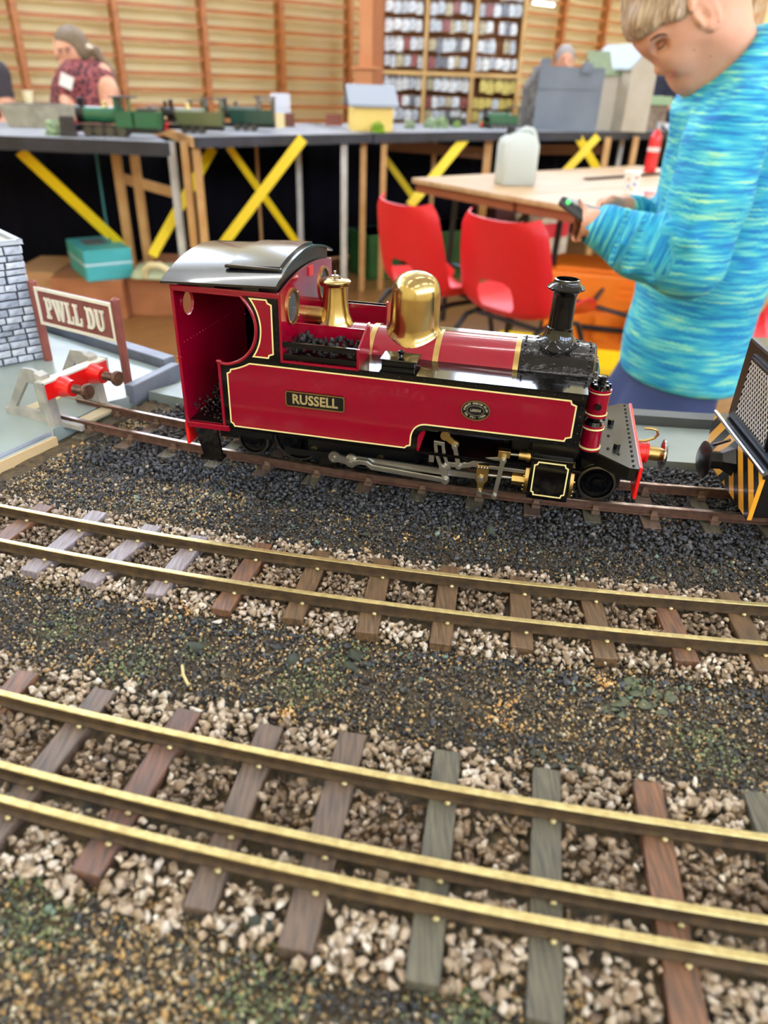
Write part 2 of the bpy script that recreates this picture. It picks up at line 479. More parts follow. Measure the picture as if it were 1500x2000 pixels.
m_grain = mat('cinder grains', (255, 255, 255), 0.6, attr='Col', var=900, rgb2=(225, 225, 225))
m_stone = mat('crushed ballast stone', (255, 255, 255), 0.5, attr='Col', var=500, rgb2=(205, 198, 188), bump=(700, .25, .0006))
m_coal = mat('coal chips', (255, 255, 255), 0.55, attr='Col', var=500, rgb2=(200, 200, 200))

def jointline(x, y):             # > 0 right of the station board edge
    return (x + .2500) * .90 - (y - .4870) * .435
GREEN = [(430, 960, .010), (575, 980, .008), (885, 1010, .014), (385, 1265, .012), (690, 1280, .014), (250, 1300, .02), (1250, 1345, .014), (1390, 1455, .02), (600, 1330, .02), (60, 1800, .02), (40, 1700, .012), (900, 1990, .02), (500, 1960, .02), (120, 1220, .018)]
ORANGE = [(680, 1010, .0035), (685, 1040, .003), (795, 1050, .006), (895, 1050, .004), (560, 1390, .008), (1070, 1220, .004), (290, 1185, .006), (150, 1740, .010), (1180, 1330, .008), (980, 1400, .03), (130, 1130, .006), (370, 1190, .008)]
gpts = [(PZ(u, v, Z(-.010)), r) for u, v, r in GREEN]; opts = [(PZ(u, v, Z(-.010)), r) for u, v, r in ORANGE]

def ground_h(x, y):
    return -.0118 + .0030 * (smooth_noise(x, y, .03, 1) - .4) + .0016 * (smooth_noise(x, y, .009, 2) - .5)
# continuous bed under the loose grains
gx = np.linspace(-.34, .72, 213); gy = np.linspace(-.06, .60, 133)
GX, GY = np.meshgrid(gx, gy, indexing='ij')
GZ = RT + ground_h(GX, GY) - .0008
_, lo_ = TL.lo_np(GX, GY)
keep = (lo_ < .0635) & (jointline(GX, GY) > -.004)
idx = np.arange(GX.size).reshape(GX.shape)
cell = keep[:-1, :-1] & keep[1:, :-1] & keep[:-1, 1:] & keep[1:, 1:]
a, b, c, d = idx[:-1, :-1][cell], idx[1:, :-1][cell], idx[1:, 1:][cell], idx[:-1, 1:][cell]
T = np.concatenate([np.stack([a, b, c], 1), np.stack([a, c, d], 1)])
m_bed = mat('dark sand bed', (62, 56, 46), 0.8, var=260, rgb2=(104, 88, 60), bump=(600, .6, .001), detail=8)
tag(link('sand_bed', np_mesh('sand_bed', np.stack([GX, GY, GZ], -1).reshape(-1, 3), T, smooth=True), m_bed, kind='stuff'), 'dark sandy bed covering the near layout board between the tracks', 'ground')
# fine grains
NG = 190000
r_ = np.random.default_rng(3)
yy = .01 + .55 * r_.random(NG * 2); xx = (r_.random(NG * 2) - .5) * (.56 + .85 * yy) + .03
l_l, o_l = TL.lo_np(xx, yy); _, o_m = TM.lo_np(xx, yy); _, o_f = TF.lo_np(xx, yy)
ok = (o_l < .060) & (jointline(xx, yy) > .002) & (np.abs(o_m) > .024) & ((o_f > .034) | (o_f < -.036))
# keep the bare strip of olive paint beside the station board
ok &= ~((jointline(xx, yy) < .012 + .008 * smooth_noise(xx, yy, .02, 9)))
xx, yy, o_l, o_m, o_f = [q[ok][:NG] for q in (xx, yy, o_l, o_m, o_f)]
n = len(xx)
pn = smooth_noise(xx, yy, .035, 4); pn2 = smooth_noise(xx, yy, .012, 5)
tan = np.where(o_m > .02, .07 + .22 * (xx < -.09) * (pn > .3), np.where(o_f > .02, .26, .38)) * (.35 + 1.3 * pn)
u_ = r_.random(n)
Pd = pal([(46, 46, 46), (68, 68, 66), (28, 28, 28), (88, 86, 80)]); Pb = pal([(92, 78, 58), (72, 62, 48), (112, 98, 74), (58, 52, 44)]); Pt = pal([(168, 140, 96), (188, 162, 116), (148, 122, 84), (190, 150, 90), (200, 184, 152)])
brown = np.where(o_m > .02, .25, .5)
col = np.where((u_ < tan)[:, None], Pt[r_.integers(0, 5, n)], np.where((r_.random(n) < brown)[:, None], Pb[r_.integers(0, 4, n)], Pd[r_.integers(0, 4, n)]))
Pg = pal([(92, 102, 70), (116, 124, 84), (72, 82, 62), (132, 138, 90)]); Po = pal([(214, 164, 92), (228, 190, 124), (196, 140, 74)])
for p, rr in gpts:
    dd = np.hypot(xx - p.x, yy - p.y) / rr; s_ = r_.random(n) > dd * .8 + .15; col = np.where(s_[:, None], Pg[r_.integers(0, 4, n)], col)
for p, rr in opts:
    dd = np.hypot(xx - p.x, yy - p.y) / rr; s_ = r_.random(n) > dd * .9 + (.1 if rr < .01 else .55); col = np.where(s_[:, None], Po[r_.integers(0, 3, n)], col)
size = .0005 + .00075 * r_.random(n) ** 2 + .0006 * (r_.random(n) < .03)
size *= np.where(o_m > .02, 1.0 + .9 * np.clip((o_m - .05) / .06, 0, 1) * r_.random(n), 1.0)
zz = RT + ground_h(xx, yy) + size * .2 + .0006 * r_.random(n)
V, T, Cc = scatter(np.stack([xx, yy, zz], 1), size, col, [OCT], 21)
tag(link('cinder_grains', np_mesh('cinder_grains', V, T, Cc), m_grain, kind='stuff'), 'loose dark cinders and golden sand grains strewn between the tracks', 'gravel')

# -------- ballast beds: pieces that show largest as parts, the rest as one loose heap
def ballast(name, label, tr, o0, o1, l0, l1, size, palette, inner, inpal, avoid, rails, seed, m, zlo, zhi, near_first, dens=1.0, bare=None):
    r = np.random.default_rng(seed); root = thing(name, label, 'ballast', (0, 0, 0))
    A = (o1 - o0) * (l1 - l0); n = int(A / (size * size) * 2.6 * dens)
    l = l0 + (l1 - l0) * r.random(n); o = o0 + (o1 - o0) * r.random(n)
    edge = np.minimum(o - o0, o1 - o) / .012 + .5 * smooth_noise(l, o, .01, seed)
    okk = r.random(n) < np.clip(edge, .15, 1)
    for ra in rails: okk &= np.abs(o - ra) > .0032
    s = size * (.32 + .36 * r.random(n)) * np.where(r.random(n) < .15, 1.3, 1.0)
    top = np.full(n, zhi)
    x = np.empty(n); y = np.empty(n)
    f = l * tr.k
    x = tr.c.x + (-tr.n.x * np.cos(f) + tr.t.x * np.sin(f)) * (tr.r - o); y = tr.c.y + (-tr.n.y * np.cos(f) + tr.t.y * np.sin(f)) * (tr.r - o)
    for (pf, pn_, w) in avoid:          # sleepers
        dx, dy = pf[0] - pn_[0], pf[1] - pn_[1]; L = math.hypot(dx, dy); dx /= L; dy /= L
        al = (x - pn_[0]) * dx + (y - pn_[1]) * dy; ac = np.abs((x - pn_[0]) * dy - (y - pn_[1]) * dx)
        okk &= ~((al > -.002) & (al < L + .002) & (ac < w / 2 + s * .35))
    okk &= jointline(x, y) > .004
    if bare is not None: okk &= bare(x, y)
    x, y, o, s, l = x[okk], y[okk], o[okk], s[okk], l[okk]; n = len(x)
    z = RT + zlo + (zhi - zlo) * r.random(n) ** .8 - s * .45
    inn = (o > inner[0]) & (o < inner[1])
    mixp = smooth_noise(x, y, .018, seed + 1)
    pick = np.where((inn & (r.random(n) < .85)) | (~inn & (r.random(n) < .10)), 1, 0)
    PA = pal(palette); PB = pal(inpal)
    c = np.where((pick == 1)[:, None], PB[r.integers(0, len(PB), n)], PA[r.integers(0, len(PA), n)]) * (.75 + .45 * mixp[:, None])
    # apparent size decides which stones are parts of their own
    cx, cy, cz = x, y, z - CAMH
    depth = cy * _F.y + cz * _F.z
    px = 750 + F_PX * (cx * _X.x + cy * _X.y + cz * _X.z) / depth; py = 1000 - F_PX * (cx * _U.x + cy * _U.y + cz * _U.z) / depth
    vis = (px > 5) & (px < 1495) & (py > 5) & (py < 1995) & (z > RT + zlo + .4 * (zhi - zlo) - s * .45)
    key = np.where(vis, s / depth, -1); top = np.argsort(-key)[:300]
    rest = np.ones(n, bool); rest[top] = False
    V, T, Cc = scatter(np.stack([x, y, z], 1)[rest], s[rest], c[rest], HULLS, seed + 2)
    link('gravel', np_mesh('gravel', V, T, Cc), m, root, kind='stuff')
    cache = {}
    allp = np.concatenate([PA * .95, PB * .95])
    for i in top:
        hk = int(r.integers(0, len(HULLS))); ck = int(np.argmin(((allp - c[i]) ** 2).sum(1)))
        if (hk, ck) not in cache:
            hv, ht = HULLS[hk]; cache[(hk, ck)] = np_mesh('stone', hv, ht, np.repeat(allp[ck][None], len(hv), 0)); cache[(hk, ck)].materials.append(m)
        ob = bpy.data.objects.new('stone', cache[(hk, ck)]); COL.objects.link(ob); ob.parent = root
        ob.location = (x[i], y[i], z[i]); ob.scale = [float(s[i]) * k for k in (.8 + .4 * r.random(3))]; ob.rotation_euler = [float(q) for q in r.random(3) * 6.28]
    return root

FG_S = [((-.2003, .2520), (-.2185, .1700)), ((-.1614, .2427), (-.1790, .1600)), ((-.1226, .2332), (-.1400, .1525)), ((-.0820, .2228), (-.0992, .1464)), ((-.0451, .2157), (-.0575, .1354)), ((-.0098, .2131), (-.0236, .1234)), ((.0301, .2053), (.0169, .1149)), ((.0700, .1979), (.0532, .1055)), ((.1097, .1933), (.0965, .1045)), ((.1527, .1902), (.142, .1030)), ((.1950, .186), (.186, .1000)), ((.237, .184), (.230, .099))]
MD_S = [((-.2530, .4000), (-.2640, .3380)), ((-.2157, .3907), (-.2300, .3300)), ((-.1793, .3849), (-.1954, .3193)), ((-.1412, .371), (-.1601, .3119)), ((-.1106, .3613), (-.1212, .3028)), ((-.071, .3554), (-.0834, .2919)), ((-.0354, .3495), (-.0454, .2869)), ((.0009, .3438), (-.0069, .2778)), ((.0394, .3384), (.0302, .2713)), ((.0781, .3307), (.0706, .2703)), ((.1152, .328), (.1111, .265)), ((.154, .3231), (.1511, .2653)), ((.1925, .323), (.1876, .26)), ((.231, .322), (.227, .259)), ((.27, .322), (.267, .26))]
for l in (.288, .330, .372): FG_S.append((tuple(TF.p(l, .043)), tuple(TF.p(l - .004, -.043))))
for l in (.318, .357, .396, .435): MD_S.append((tuple(TM.p(l, .032)), tuple(TM.p(l - .002, -.032))))
LO_S = []
for i in range(-7, 10):
    l = TL.lo(-.0523, .4371)[0] + .0376 * i + .0008 * math.sin(i * 3.1)
    if l > -.26: LO_S.append((tuple(TL.p(l, .030)), tuple(TL.p(l + .0005 * math.sin(i * 5.3), -.030))))

pale = [(212, 196, 172), (194, 174, 148), (226, 214, 196), (178, 156, 128), (202, 182, 158), (160, 140, 114)]
brn = [(142, 118, 90), (124, 102, 78), (158, 134, 106), (110, 92, 74), (134, 116, 96), (172, 150, 124)]
blk = [(50, 52, 56), (66, 68, 72), (36, 37, 40), (84, 86, 90), (58, 58, 60)]
blk2 = [(58, 58, 62), (44, 44, 48), (84, 80, 76), (110, 104, 98)]
W_S = .0112
ballast('dual_gauge_ballast', 'pale crushed stone ballast around the three rail dual gauge track', TF, -.048, .050, -.30, .40, .0041, pale, (-.012, .022), brn, [(a, b, W_S) for a, b in FG_S], [.0225, -.0095, -.0225], 31, m_stone, -.0115, -.0060, True, 1.5)
ballast('single_track_ballast', 'pale crushed stone ballast around the two rail track in the middle', TM, -.037, .040, -.33, .46, .0035, pale[1:] + [(206, 190, 172)], (-.020, .020), brn, [(a, b, W_S) for a, b in MD_S], [.016, -.016], 32, m_stone, -.0115, -.0060, True, 1.5)
ballast('cinder_ballast', 'black coal chip ballast around the track under the crimson locomotive', TL, -.060, .058, -.205, .48, .0036, blk, (-.014, .014), blk2, [(a, b, W_S) for a, b in LO_S], [.016, -.016], 33, m_coal, -.0120, -.0058, True, 1.35)

# coarse dark chips lying between the tracks (countless)
n = 2600
l = -.26 + .60 * r_.random(n); oo = r_.choice([0, 1, 2], n, p=[.62, .26, .12])
xs_, ys_ = [], []
for li, k_ in zip(l, oo):
    if k_ == 0: p = TM.p(li, .040 + .055 * random.random() ** .7)
    elif k_ == 1: p = TM.p(li, -.039 - .022 * random.random() ** 2)
    else: p = TF.p(li, random.choice((.052 + .012 * random.random(), -.049 - .02 * random.random() ** 2)))
    xs_.append(p[0]); ys_.append(p[1])
xs_ = np.array(xs_); ys_ = np.array(ys_); okk = jointline(xs_, ys_) > .02
xs_, ys_ = xs_[okk], ys_[okk]; n = len(xs_)
s_ = .0009 + .0016 * r_.random(n) ** 2
gcol = np.where((r_.random(n) < .12)[:, None], pal([(92, 112, 96), (120, 140, 118)])[r_.integers(0, 2, n)], pal(blk)[r_.integers(0, 5, n)])
V, T, Cc = scatter(np.stack([xs_, ys_, RT + ground_h(xs_, ys_) + s_ * .35], 1), s_, gcol, HULLS, 77)
tag(link('slate_chips', np_mesh('slate_chips', V, T, Cc), m_coal, kind='stuff'), 'coarse blue black slate and coal chips scattered beside the ballast', 'gravel')

# -------- tracks
m_brass_rail = mat('brass rail head', (206, 190, 132), 0.38, metal=.7, var=300, rgb2=(180, 162, 108), bump=(900, .05))
m_web = mat('weathered rail web', (98, 78, 52), 0.5, metal=.35, var=200, rgb2=(72, 58, 44))
m_steel_rail = mat('worn steel rail head', (176, 160, 150), 0.25, metal=.9, var=120, rgb2=(120, 96, 82))
m_rust = mat('rusty rail side', (104, 74, 58), 0.6, metal=.2, var=200, rgb2=(78, 54, 44))
m_spike = mat('brass spike', (190, 176, 128), 0.35, metal=.7)
m_chair = mat('rusty rail chair', (124, 98, 78), 0.6, var=200, rgb2=(88, 68, 56))
slp = [mat('sleeper wood %d' % i, a, 0.5, var=130, rgb2=b, stretch=(5, .5, 3), bump=(160, .45, .0008), detail=8, ramp=(.3, .7)) for i, (a, b) in enumerate([((120, 92, 60), (70, 55, 41)), ((136, 92, 62), (76, 61, 50)), ((106, 100, 80), (66, 64, 55)), ((116, 94, 76), (72, 63, 56)), ((158, 148, 152), (110, 94, 82)), ((124, 84, 64), (68, 61, 56))])]
PROF = [(-2.7, -6.0), (2.7, -6.0), (2.7, -5.4), (.7, -4.8), (.6, -2.3), (1.55, -1.7), (1.55, -.3), (1.25, 0), (-1.25, 0), (-1.55, -.3), (-1.55, -1.7), (-.6, -2.3), (-.7, -4.8), (-2.7, -5.4)]
def rail(tr, o, l0, l1, mats, root, hs=1.0, n=48):
    vs = []; fs = []; mi = []
    m = len(PROF)
    for i in range(n + 1):
        l = l0 + (l1 - l0) * i / n
        for a, b in PROF:
            q = tr.p(l, o + a * .001); vs.append((q[0], q[1], RT + b * .001 * hs))
    for i in range(n):
        for j in range(m):
            k = (j + 1) % m; fs.append((i * m + j, i * m + k, (i + 1) * m + k, (i + 1) * m + j)); mi.append(0 if 6 <= j <= 8 else 1)
    fs += [tuple(range(m)), tuple(range(n * m, n * m + m))]; mi += [1, 1]
    me = bpy.data.meshes.new('rail'); me.from_pydata(vs, [], fs)
    for q in mats: me.materials.append(q)
    me.polygons.foreach_set('material_index', mi)
    me.polygons.foreach_set('use_smooth', [True] * len(fs)); me.set_sharp_from_angle(angle=math.radians(30))
    bm = bmesh.new(); bm.from_mesh(me); bmesh.ops.recalc_face_normals(bm, faces=bm.faces); bm.to_mesh(me); bm.free()
    return link('rail', me, None, root)
sp_me = MB().sphere((0, 0, 0), (.0013, .0011, .0010), 8, 5).mesh('spike', 60)
ch_me = MB().box(-.0026, .0026, -.0018, .0022, -.0016, .0008).box(-.0018, .0018, .0006, .0022, .0006, .0036).mesh('rail_chair')
def track(name, label, tr, rails, sleepers, l0, l1, mats, wood, spikes, chairs=False, sink=0.0):
    root = thing(name, label, 'track', (0, 0, 0))
    for o in rails: rail(tr, o, l0, l1, mats, root)
    for i, (pf, pn_) in enumerate(sleepers):
        mb = MB().bar((pn_[0], pn_[1], RT - .0090 - sink), (pf[0], pf[1], RT - .0090 - sink), W_S * (.95 + .1 * random.random()), .0062)
        sl = mb.build('sleeper', slp[wood[i % len(wood)]], root, bevel=.0004, seg=1)
        la, oa = tr.lo(*pn_); lb, ob = tr.lo(*pf)
        for o in rails:
            f = (o - oa) / (ob - oa); l = la + (lb - la) * f
            for sd in spikes:
                q = tr.p(l + (.0022 if sd < 0 else -.0022), o + sd * .0036)
                if chairs:
                    c = link('rail_chair', ch_me, m_chair, sl, loc=(q[0], q[1], RT - .0060), rz=tr.heading(l) + (0 if sd < 0 else PI))
                else:
                    link('spike', sp_me, m_spike, sl, loc=(q[0], q[1], RT - .0052))
    return root
track('dual_gauge_track', 'brass railed dual gauge track with three rails on weathered sleepers', TF, [.0225, -.0095, -.0225], FG_S, -.32, .40, (m_brass_rail, m_web), [3, 1, 3, 5, 3, 3, 2, 2, 1, 2, 0, 3], (-1, 1))
track('middle_track', 'brass railed two rail track on brown sleepers between two cinder strips', TM, [.016, -.016], MD_S, -.36, .46, (m_brass_rail, m_web), [0, 1, 4, 4, 4, 1, 0, 0, 0, 0, 0, 1, 0, 0], (-1, 1))
track('locomotive_track', 'rusty steel track on short sleepers running to the buffer stop', TL, [.016, -.016], LO_S, -.278, .50, (m_steel_rail, m_rust), [2, 3, 2, 2, 3], (-1, 1), True, .0024)

# larger lumps and flakes lying on the cinder strips
m_lump = mat('mossy slate lump', (94, 100, 80), .6, var=240, rgb2=(56, 60, 54), bump=(400, .7, .001))
m_flake = mat('green slate flake', (112, 118, 84), .55, var=200, rgb2=(76, 82, 64), bump=(300, .5, .001))
m_wht = mat('white stone chip', (214, 204, 188), .6, var=200, rgb2=(176, 164, 146))
def lump(name, label, u, v, r, m, flat=.7, k=0, group=None):
    p = PZ(u, v, Z(-.010)); hv, ht = HULLS[k % len(HULLS)]; me = np_mesh(name, hv, ht); o = link(name, me, m)
    o.location = (p.x, p.y, RT + float(ground_h(np.array([p.x]), np.array([p.y]))[0]) + r * flat * .45); o.scale = (r, r * .8, r * flat); o.rotation_euler = (.3 * math.sin(k * 2.1), .3 * math.cos(k * 1.7), k * 1.3)
    return tag(o, label, 'stone', group)
for i, (u, v, r, lab) in enumerate([(386, 1262, .0055, 'mossy grey green slate lump on the strip below the lilac sleepers'), (697, 1276, .0060, 'tall mossy slate lump on the strip below the middle track'), (684, 1302, .0042, 'small mossy slate lump beside the tall mossy lump'), (432, 962, .0050, 'pale mossy stone in the cinders beside the cab step'), (960, 1040, .0062, 'blue grey slate lump in the cinders below the cylinder block'), (712, 1045, .0048, 'dark slate lump between two orange sand spots'), (100, 1668, .0050, 'pale green stone at the end of an orange brown sleeper'), (505, 1800, .0070, 'dark green slate slab beside a sleeper of the dual gauge track'), (570, 1290, .0048, 'dark blue slate lump on the sandy strip between two tracks')]):
    lump('slate_lump', lab, u, v, r, m_lump, .75, i, 'slate lumps on the cinder strips')
rl_ = random.Random(3)
for i in range(16): lump('slate_flake', 'flat grey green slate flake in the cluster below the middle track', 1185 + rl_.random() * 150, 1335 + rl_.random() * 60, .0030 + .0025 * rl_.random(), m_flake, .30, i, 'green slate flakes in a cluster')
for i in range(9): lump('slate_flake', 'small blue slate flake along the edge of the dual gauge ballast', 1045 + i * 17, 1468 + (i % 3) * 9 + i * 4, .0024 + .0012 * rl_.random(), m_coal if False else m_lump, .5, i + 3, 'blue slate flakes at the ballast edge')
for i, (u, v, lab) in enumerate([(425, 1216, 'white stone chip lying beyond the dark sleeper end'), (648, 1842, 'white ballast stone thrown clear beside the reddish sleeper')]): lump('stone_chip', lab, u, v, .0036, m_wht, .8, i + 5)
tag(MB().tube([PZ(356, 1300, Z(-.008)), PZ(358, 1318, Z(-.007)), PZ(368, 1338, Z(-.008))], .0008, 6).build('dry_twig', mat('dry straw', (196, 178, 120), .6), None, 60), 'pale dry twig lying on the sand above the dual gauge track', 'twig')
# ================================================================== crimson tank locomotive (local millimetres: x forward, y away from the lens, z over rail top)
m_crim = mat('crimson gloss paint', (140, 2, 32), 0.16, coat=.6, spec=.4)
m_blk = mat('black gloss paint', (5, 5, 6), 0.09, coat=.2, spec=.45, var=60, rgb2=(9, 9, 10), bump=(90, .03, .0004))
m_blk2 = mat('black satin paint', (10, 10, 11), 0.35)
m_brass = mat('polished brass', (192, 170, 116), 0.2, metal=1.0, var=70, rgb2=(174, 150, 98), bump=(40, .015, .0005), rvar=.05)
m_brass2 = mat('machined brass', (190, 160, 100), 0.32, metal=1.0)
m_steel = mat('bright steel', (186, 184, 176), 0.3, metal=.92, var=60, rgb2=(166, 162, 152))
m_cream = mat('cream lining paint', (236, 220, 150), 0.4)
m_red = mat('bright red paint', (226, 22, 20), 0.28, coat=.3)
m_wheel = mat('dull iron tyre', (92, 88, 80), 0.35, metal=.8)
m_glass = mat('thin glass', (240, 245, 245), 0.02, alpha=.05, spec=.4)
m_coal1 = mat('coal lump', (14, 14, 15), 0.4, var=300, rgb2=(40, 38, 36), bump=(400, .5, .001))
LO = Vector((.02636, .45419, RT))
loco = thing('steam_locomotive', 'crimson model tank locomotive with brass dome and RUSSELL nameplate', 'locomotive', LO, math.radians(-12.0))
def L(): return MB(.001)
ZB, RB = 69.5, 26.5                       # boiler axis and radius
# frames and running gear
L().box(-146, 132, -15, -12, 9, 35).box(-146, 132, 12, 15, 9, 35).box(-146, -140, -15, 15, 12, 34).box(95, 100, -15, 15, 12, 34).box(-60, -40, -15, 15, 20, 34).build('frame', m_blk2, loco)
L().box(-151, 104, -50, 50, 32.6, 34.6).build('running_plate', m_blk, loco)
L().box(60, 100, -24, 24, 34, 60).build('saddle', m_blk, loco, bevel=.0006)
def wheel(x, r, driver=False):
    for sd in (-1, 1):
        y0 = sd * 13.6
        prof = [(r + 1.6, 0), (r + 1.5, 1.0), (r, 1.6), (r - .1, 5.0), (r - 1.6, 5.2), (r - 2.2, 4.0), (r - 4.5, 3.6), (r - 5.0, 4.4), (4.2, 4.4), (3.6, 5.6), (2.2, 5.8), (.1, 5.9)]
        w = L().lathe(prof, (x, y0, r), (0, sd, 0), 36).build('wheel', m_blk, loco, 30)
        L().lathe([(r + .05, 1.7), (r + .08, 5.0), (r - 1.3, 5.35), (r - 1.4, 5.0), (r - .4, 1.7)], (x, y0, r), (0, sd, 0), 36, cap=False).build('tyre', m_wheel, w, 30)
        if driver: L().box(x - 3.2, x + 3.2, min(y0 + sd * 6, y0 + sd * 8.5), max(y0 + sd * 6, y0 + sd * 8.5), r - 12, r + 10).build('crank_web', m_blk, w, bevel=.0008)
    L().cyl((x, -14, r), (x, 14, r), 2.2, n=12).build('axle', m_wheel, loco, 30)
wheel(-119.4, 11.2); wheel(117.5, 12.0)
for x in (-86, -40, 8): wheel(x, 17.5, True)
L().box(-134, -104, -20, -17.5, 13, 20).box(-123, -115, -19, -17, 6, 14).build('truck_frame', m_blk2, loco, bevel=.0006)
L().box(104, 132, -12, 12, 10, 18).build('truck_frame', m_blk2, loco, bevel=.0006)

# side sheets: tank side and cab side in one plate, mirrored
cab_arc = arc3((-107, 121), (-98.3, 103), (-118.5, 78.3), 22)
notch = [(3, 34.0), (3, 42.5)] + arc(11, 42.5, 8, 180, 90, 7)[1:] 
sheet = [(-123.5, 34.0)] + notch + [(99.5, 50.5), (99.5, 83.8), (-83, 83.8), (-83, 123.5), (-107, 123.5)] + cab_arc + [(-123.5, 78.3)]
panel = [(-117.4, 36.2), (-4.0, 36.2), (-2.8, 37.6), (-.5, 38.4)] + [(-.3, 45.0)] + arc(8.2, 45.2, 8.2, 180, 90, 7)[1:] + [(91.0, 53.6), (91.6, 55.6), (94.6, 56.6), (94.6, 76.6), (91.8, 77.6), (91.0, 79.6), (-104, 80.6)] + arc3((-104, 80.6), (-110, 77.6), (-117.0, 75.4), 6)[1:] + [(-117.6, 73.6), (-119.6, 72.6), (-119.8, 39.0), (-118.2, 38.0)]
cpanel = [(-101.8, 84.6), (-91.0, 84.6), (-90.4, 86.4), (-87.6, 87.4), (-87.4, 117.6), (-89.8, 118.6), (-90.6, 120.6), (-101.8, 120.6)] + arc3((-101.8, 120.6), (-95.6, 103), (-101.8, 84.6), 14)[1:-1]
for sd in (-1, 1):
    y = lambda a, b: (min(a * sd, b * sd), max(a * sd, b * sd))
    L().prism(sheet if sd < 0 else [(-150, 34.0)] + notch + [(99.5, 50.5), (99.5, 83.8), (-83, 83.8), (-83, 123.5), (-150, 123.5)], *y(51, 52)).build('side_sheet', m_blk, loco)
    tb = L().prism([(-83, 35)] + notch + [(99.5, 50.5), (99.5, 83.8), (-83, 83.8)], *y(20, 51)).build('water_tank', m_blk, loco)
    L().prism(panel, *y(52, 52.25)).build('tank_panel', m_crim, loco)
    L().band(panel, .85, *y(52.2, 52.5)).build('lining', m_cream, loco)
    L().prism(cpanel, *y(52, 52.25)).build('cab_panel', m_crim, loco)
    L().band(cpanel, .85, *y(52.2, 52.5)).build('lining', m_cream, loco)
    L().prism([(3.2, 35), (3.2, 42.5)] + arc(11, 42.5, 7.8, 180, 120, 5)[1:] + [(8.0, 48.0), (4.6, 35)], *y(38, 51)).build('notch_edge', m_crim, loco)
    # beading round the cab doorway
    bead = [(-150, 121.6), (-107, 121.4)] + cab_arc[1:] + [(-121.5, 78.3), (-124.3, 78.9)]
    L().tube([(a, sd * 52.0, b) for a, b in bead], 1.15, 8).build('doorway_beading', m_crim, loco, 50)
    L().box(-125.2, -123.4, *y(50.6, 52.8), 35, 79.6).build('door_pillar', m_crim, loco, bevel=.0003)
    L().sphere((-124.3, sd * 52, 79.6), (2.2, 1.8, 1.3), 12, 6).build('pillar_cap', m_crim, loco, 60)
    L().box(-151.8, -82.6, *y(50.2, 53.2), 121.4, 124.6).build('cab_rail', m_crim, loco, bevel=.0006)
    L().box(-151.8, -149.6, *y(50.4, 52.6), 35, 122).build('rear_pillar', m_crim, loco, bevel=.0004)
    L().box(-152.4, -149.0, *y(50.2, 53.0), 78.6, 79.8).build('pillar_band', m_crim, loco, bevel=.0003)
    L().box(-151.0, -121.0, *y(47, 53), 32.2, 36.0).build('cab_sill', m_crim, loco, bevel=.0004)
    # coal bunker on the tank top
    bk = L().box(-83, -34.8, *y(27.5, 28.5), 83.8, 101.0).build('bunker_inner_wall', m_crim, loco)
    L().prism([(52.2 * sd, 83.8), (52.2 * sd, 95.6), (28 * sd, 104.6), (24 * sd, 104.6), (24 * sd, 83.8)], -35.6, -34.6, 'yz').build('bunker_end_plate', m_crim, loco)
    for z in (85.6, 93.0):
        L().box(-83, -34.7, *y(51.0, 52.2), z, z + 3.2).build('bunker_slat', m_blk, loco)
    L().box(-83.4, -34.2, *y(50.8, 52.6), 83.2, 84.6).build('bunker_sill', m_crim, loco)
    L().box(-35.6, -34.2, *y(51, 52.6), 83.8, 96.2).build('bunker_post', m_crim, loco)
    # filler hatch
    ft = L().box(-23.2, -2.4, *y(26.5, 40.5), 83.8, 87.2).build('filler_box', m_blk, loco, bevel=.0004)
    L().box(-24.4, -1.2, *y(25.2, 42.0), 87.2, 88.4).build('filler_lid', m_blk, ft, bevel=.0005)
    L().lathe([(1.6, 88.4), (1.2, 89.6), (2.1, 90.6), (1.9, 92.0), (.6, 92.6)], (-12.5, sd * 33.5, 0), n=14).build('filler_knob', m_blk, ft, 50)
# rivets along the tank edges
rv = L()
for i in range(24): rv.sphere((-78 + i * 7.6, -52.3, 82.0), .45, 6, 4)
for i in range(6): rv.sphere((97.3, -52.3, 54 + i * 5.4), .5, 6, 4)
for i in range(9): rv.sphere((-85.2, -52.3, 86 + i * 4.3), .4, 6, 4)
for i in range(12): rv.sphere((14 + i * 7.2, -52.3, 51.8), .4, 6, 4)
rv.build('rivets', m_blk, loco, 60, kind='stuff')

def roof_z(x, y): return arch(y, 127.0, 138.0, 57) + (x + 154) / 71 * 2.6
# cab
def arch(y, z0, z1, w=54): return z0 + (z1 - z0) * (1 - (y / w) ** 2)
ys = [-52 + 104 * i / 24 for i in range(25)]
rear = L().prism([(-52, 35), (52, 35)] + [(q, arch(q, 123.5, 130)) for q in reversed(ys)], -151.2, -149.8, 'yz').build('cab_back_sheet', m_crim, loco)
cut(rear, L().cyl((-156, -36, 109.6), (-144, -36, 109.6), 7.6, n=28).cyl((-156, 36, 109.6), (-144, 36, 109.6), 7.6, n=28))
front = L().prism([(-52.4, 83.8), (52.4, 83.8)] + [(q, arch(q, 123.8, 130.2)) for q in reversed(ys)], -83.4, -81.9, 'yz').build('spectacle_plate', m_crim, loco)
cut(front, L().cyl((-90, -32, 112), (-76, -32, 112), 10.2, n=32).cyl((-90, 32, 112), (-76, 32, 112), 10.2, n=32))
def ring(x0, x1, yy, zz, r0, r1, nm, m, par):
    return L().lathe([(r0, x0), (r1, x0), (r1, x1), (r0, x1), (r0, x0)], (0, yy, zz), (1, 0, 0), 36, cap=False).build(nm, m, par, 40)
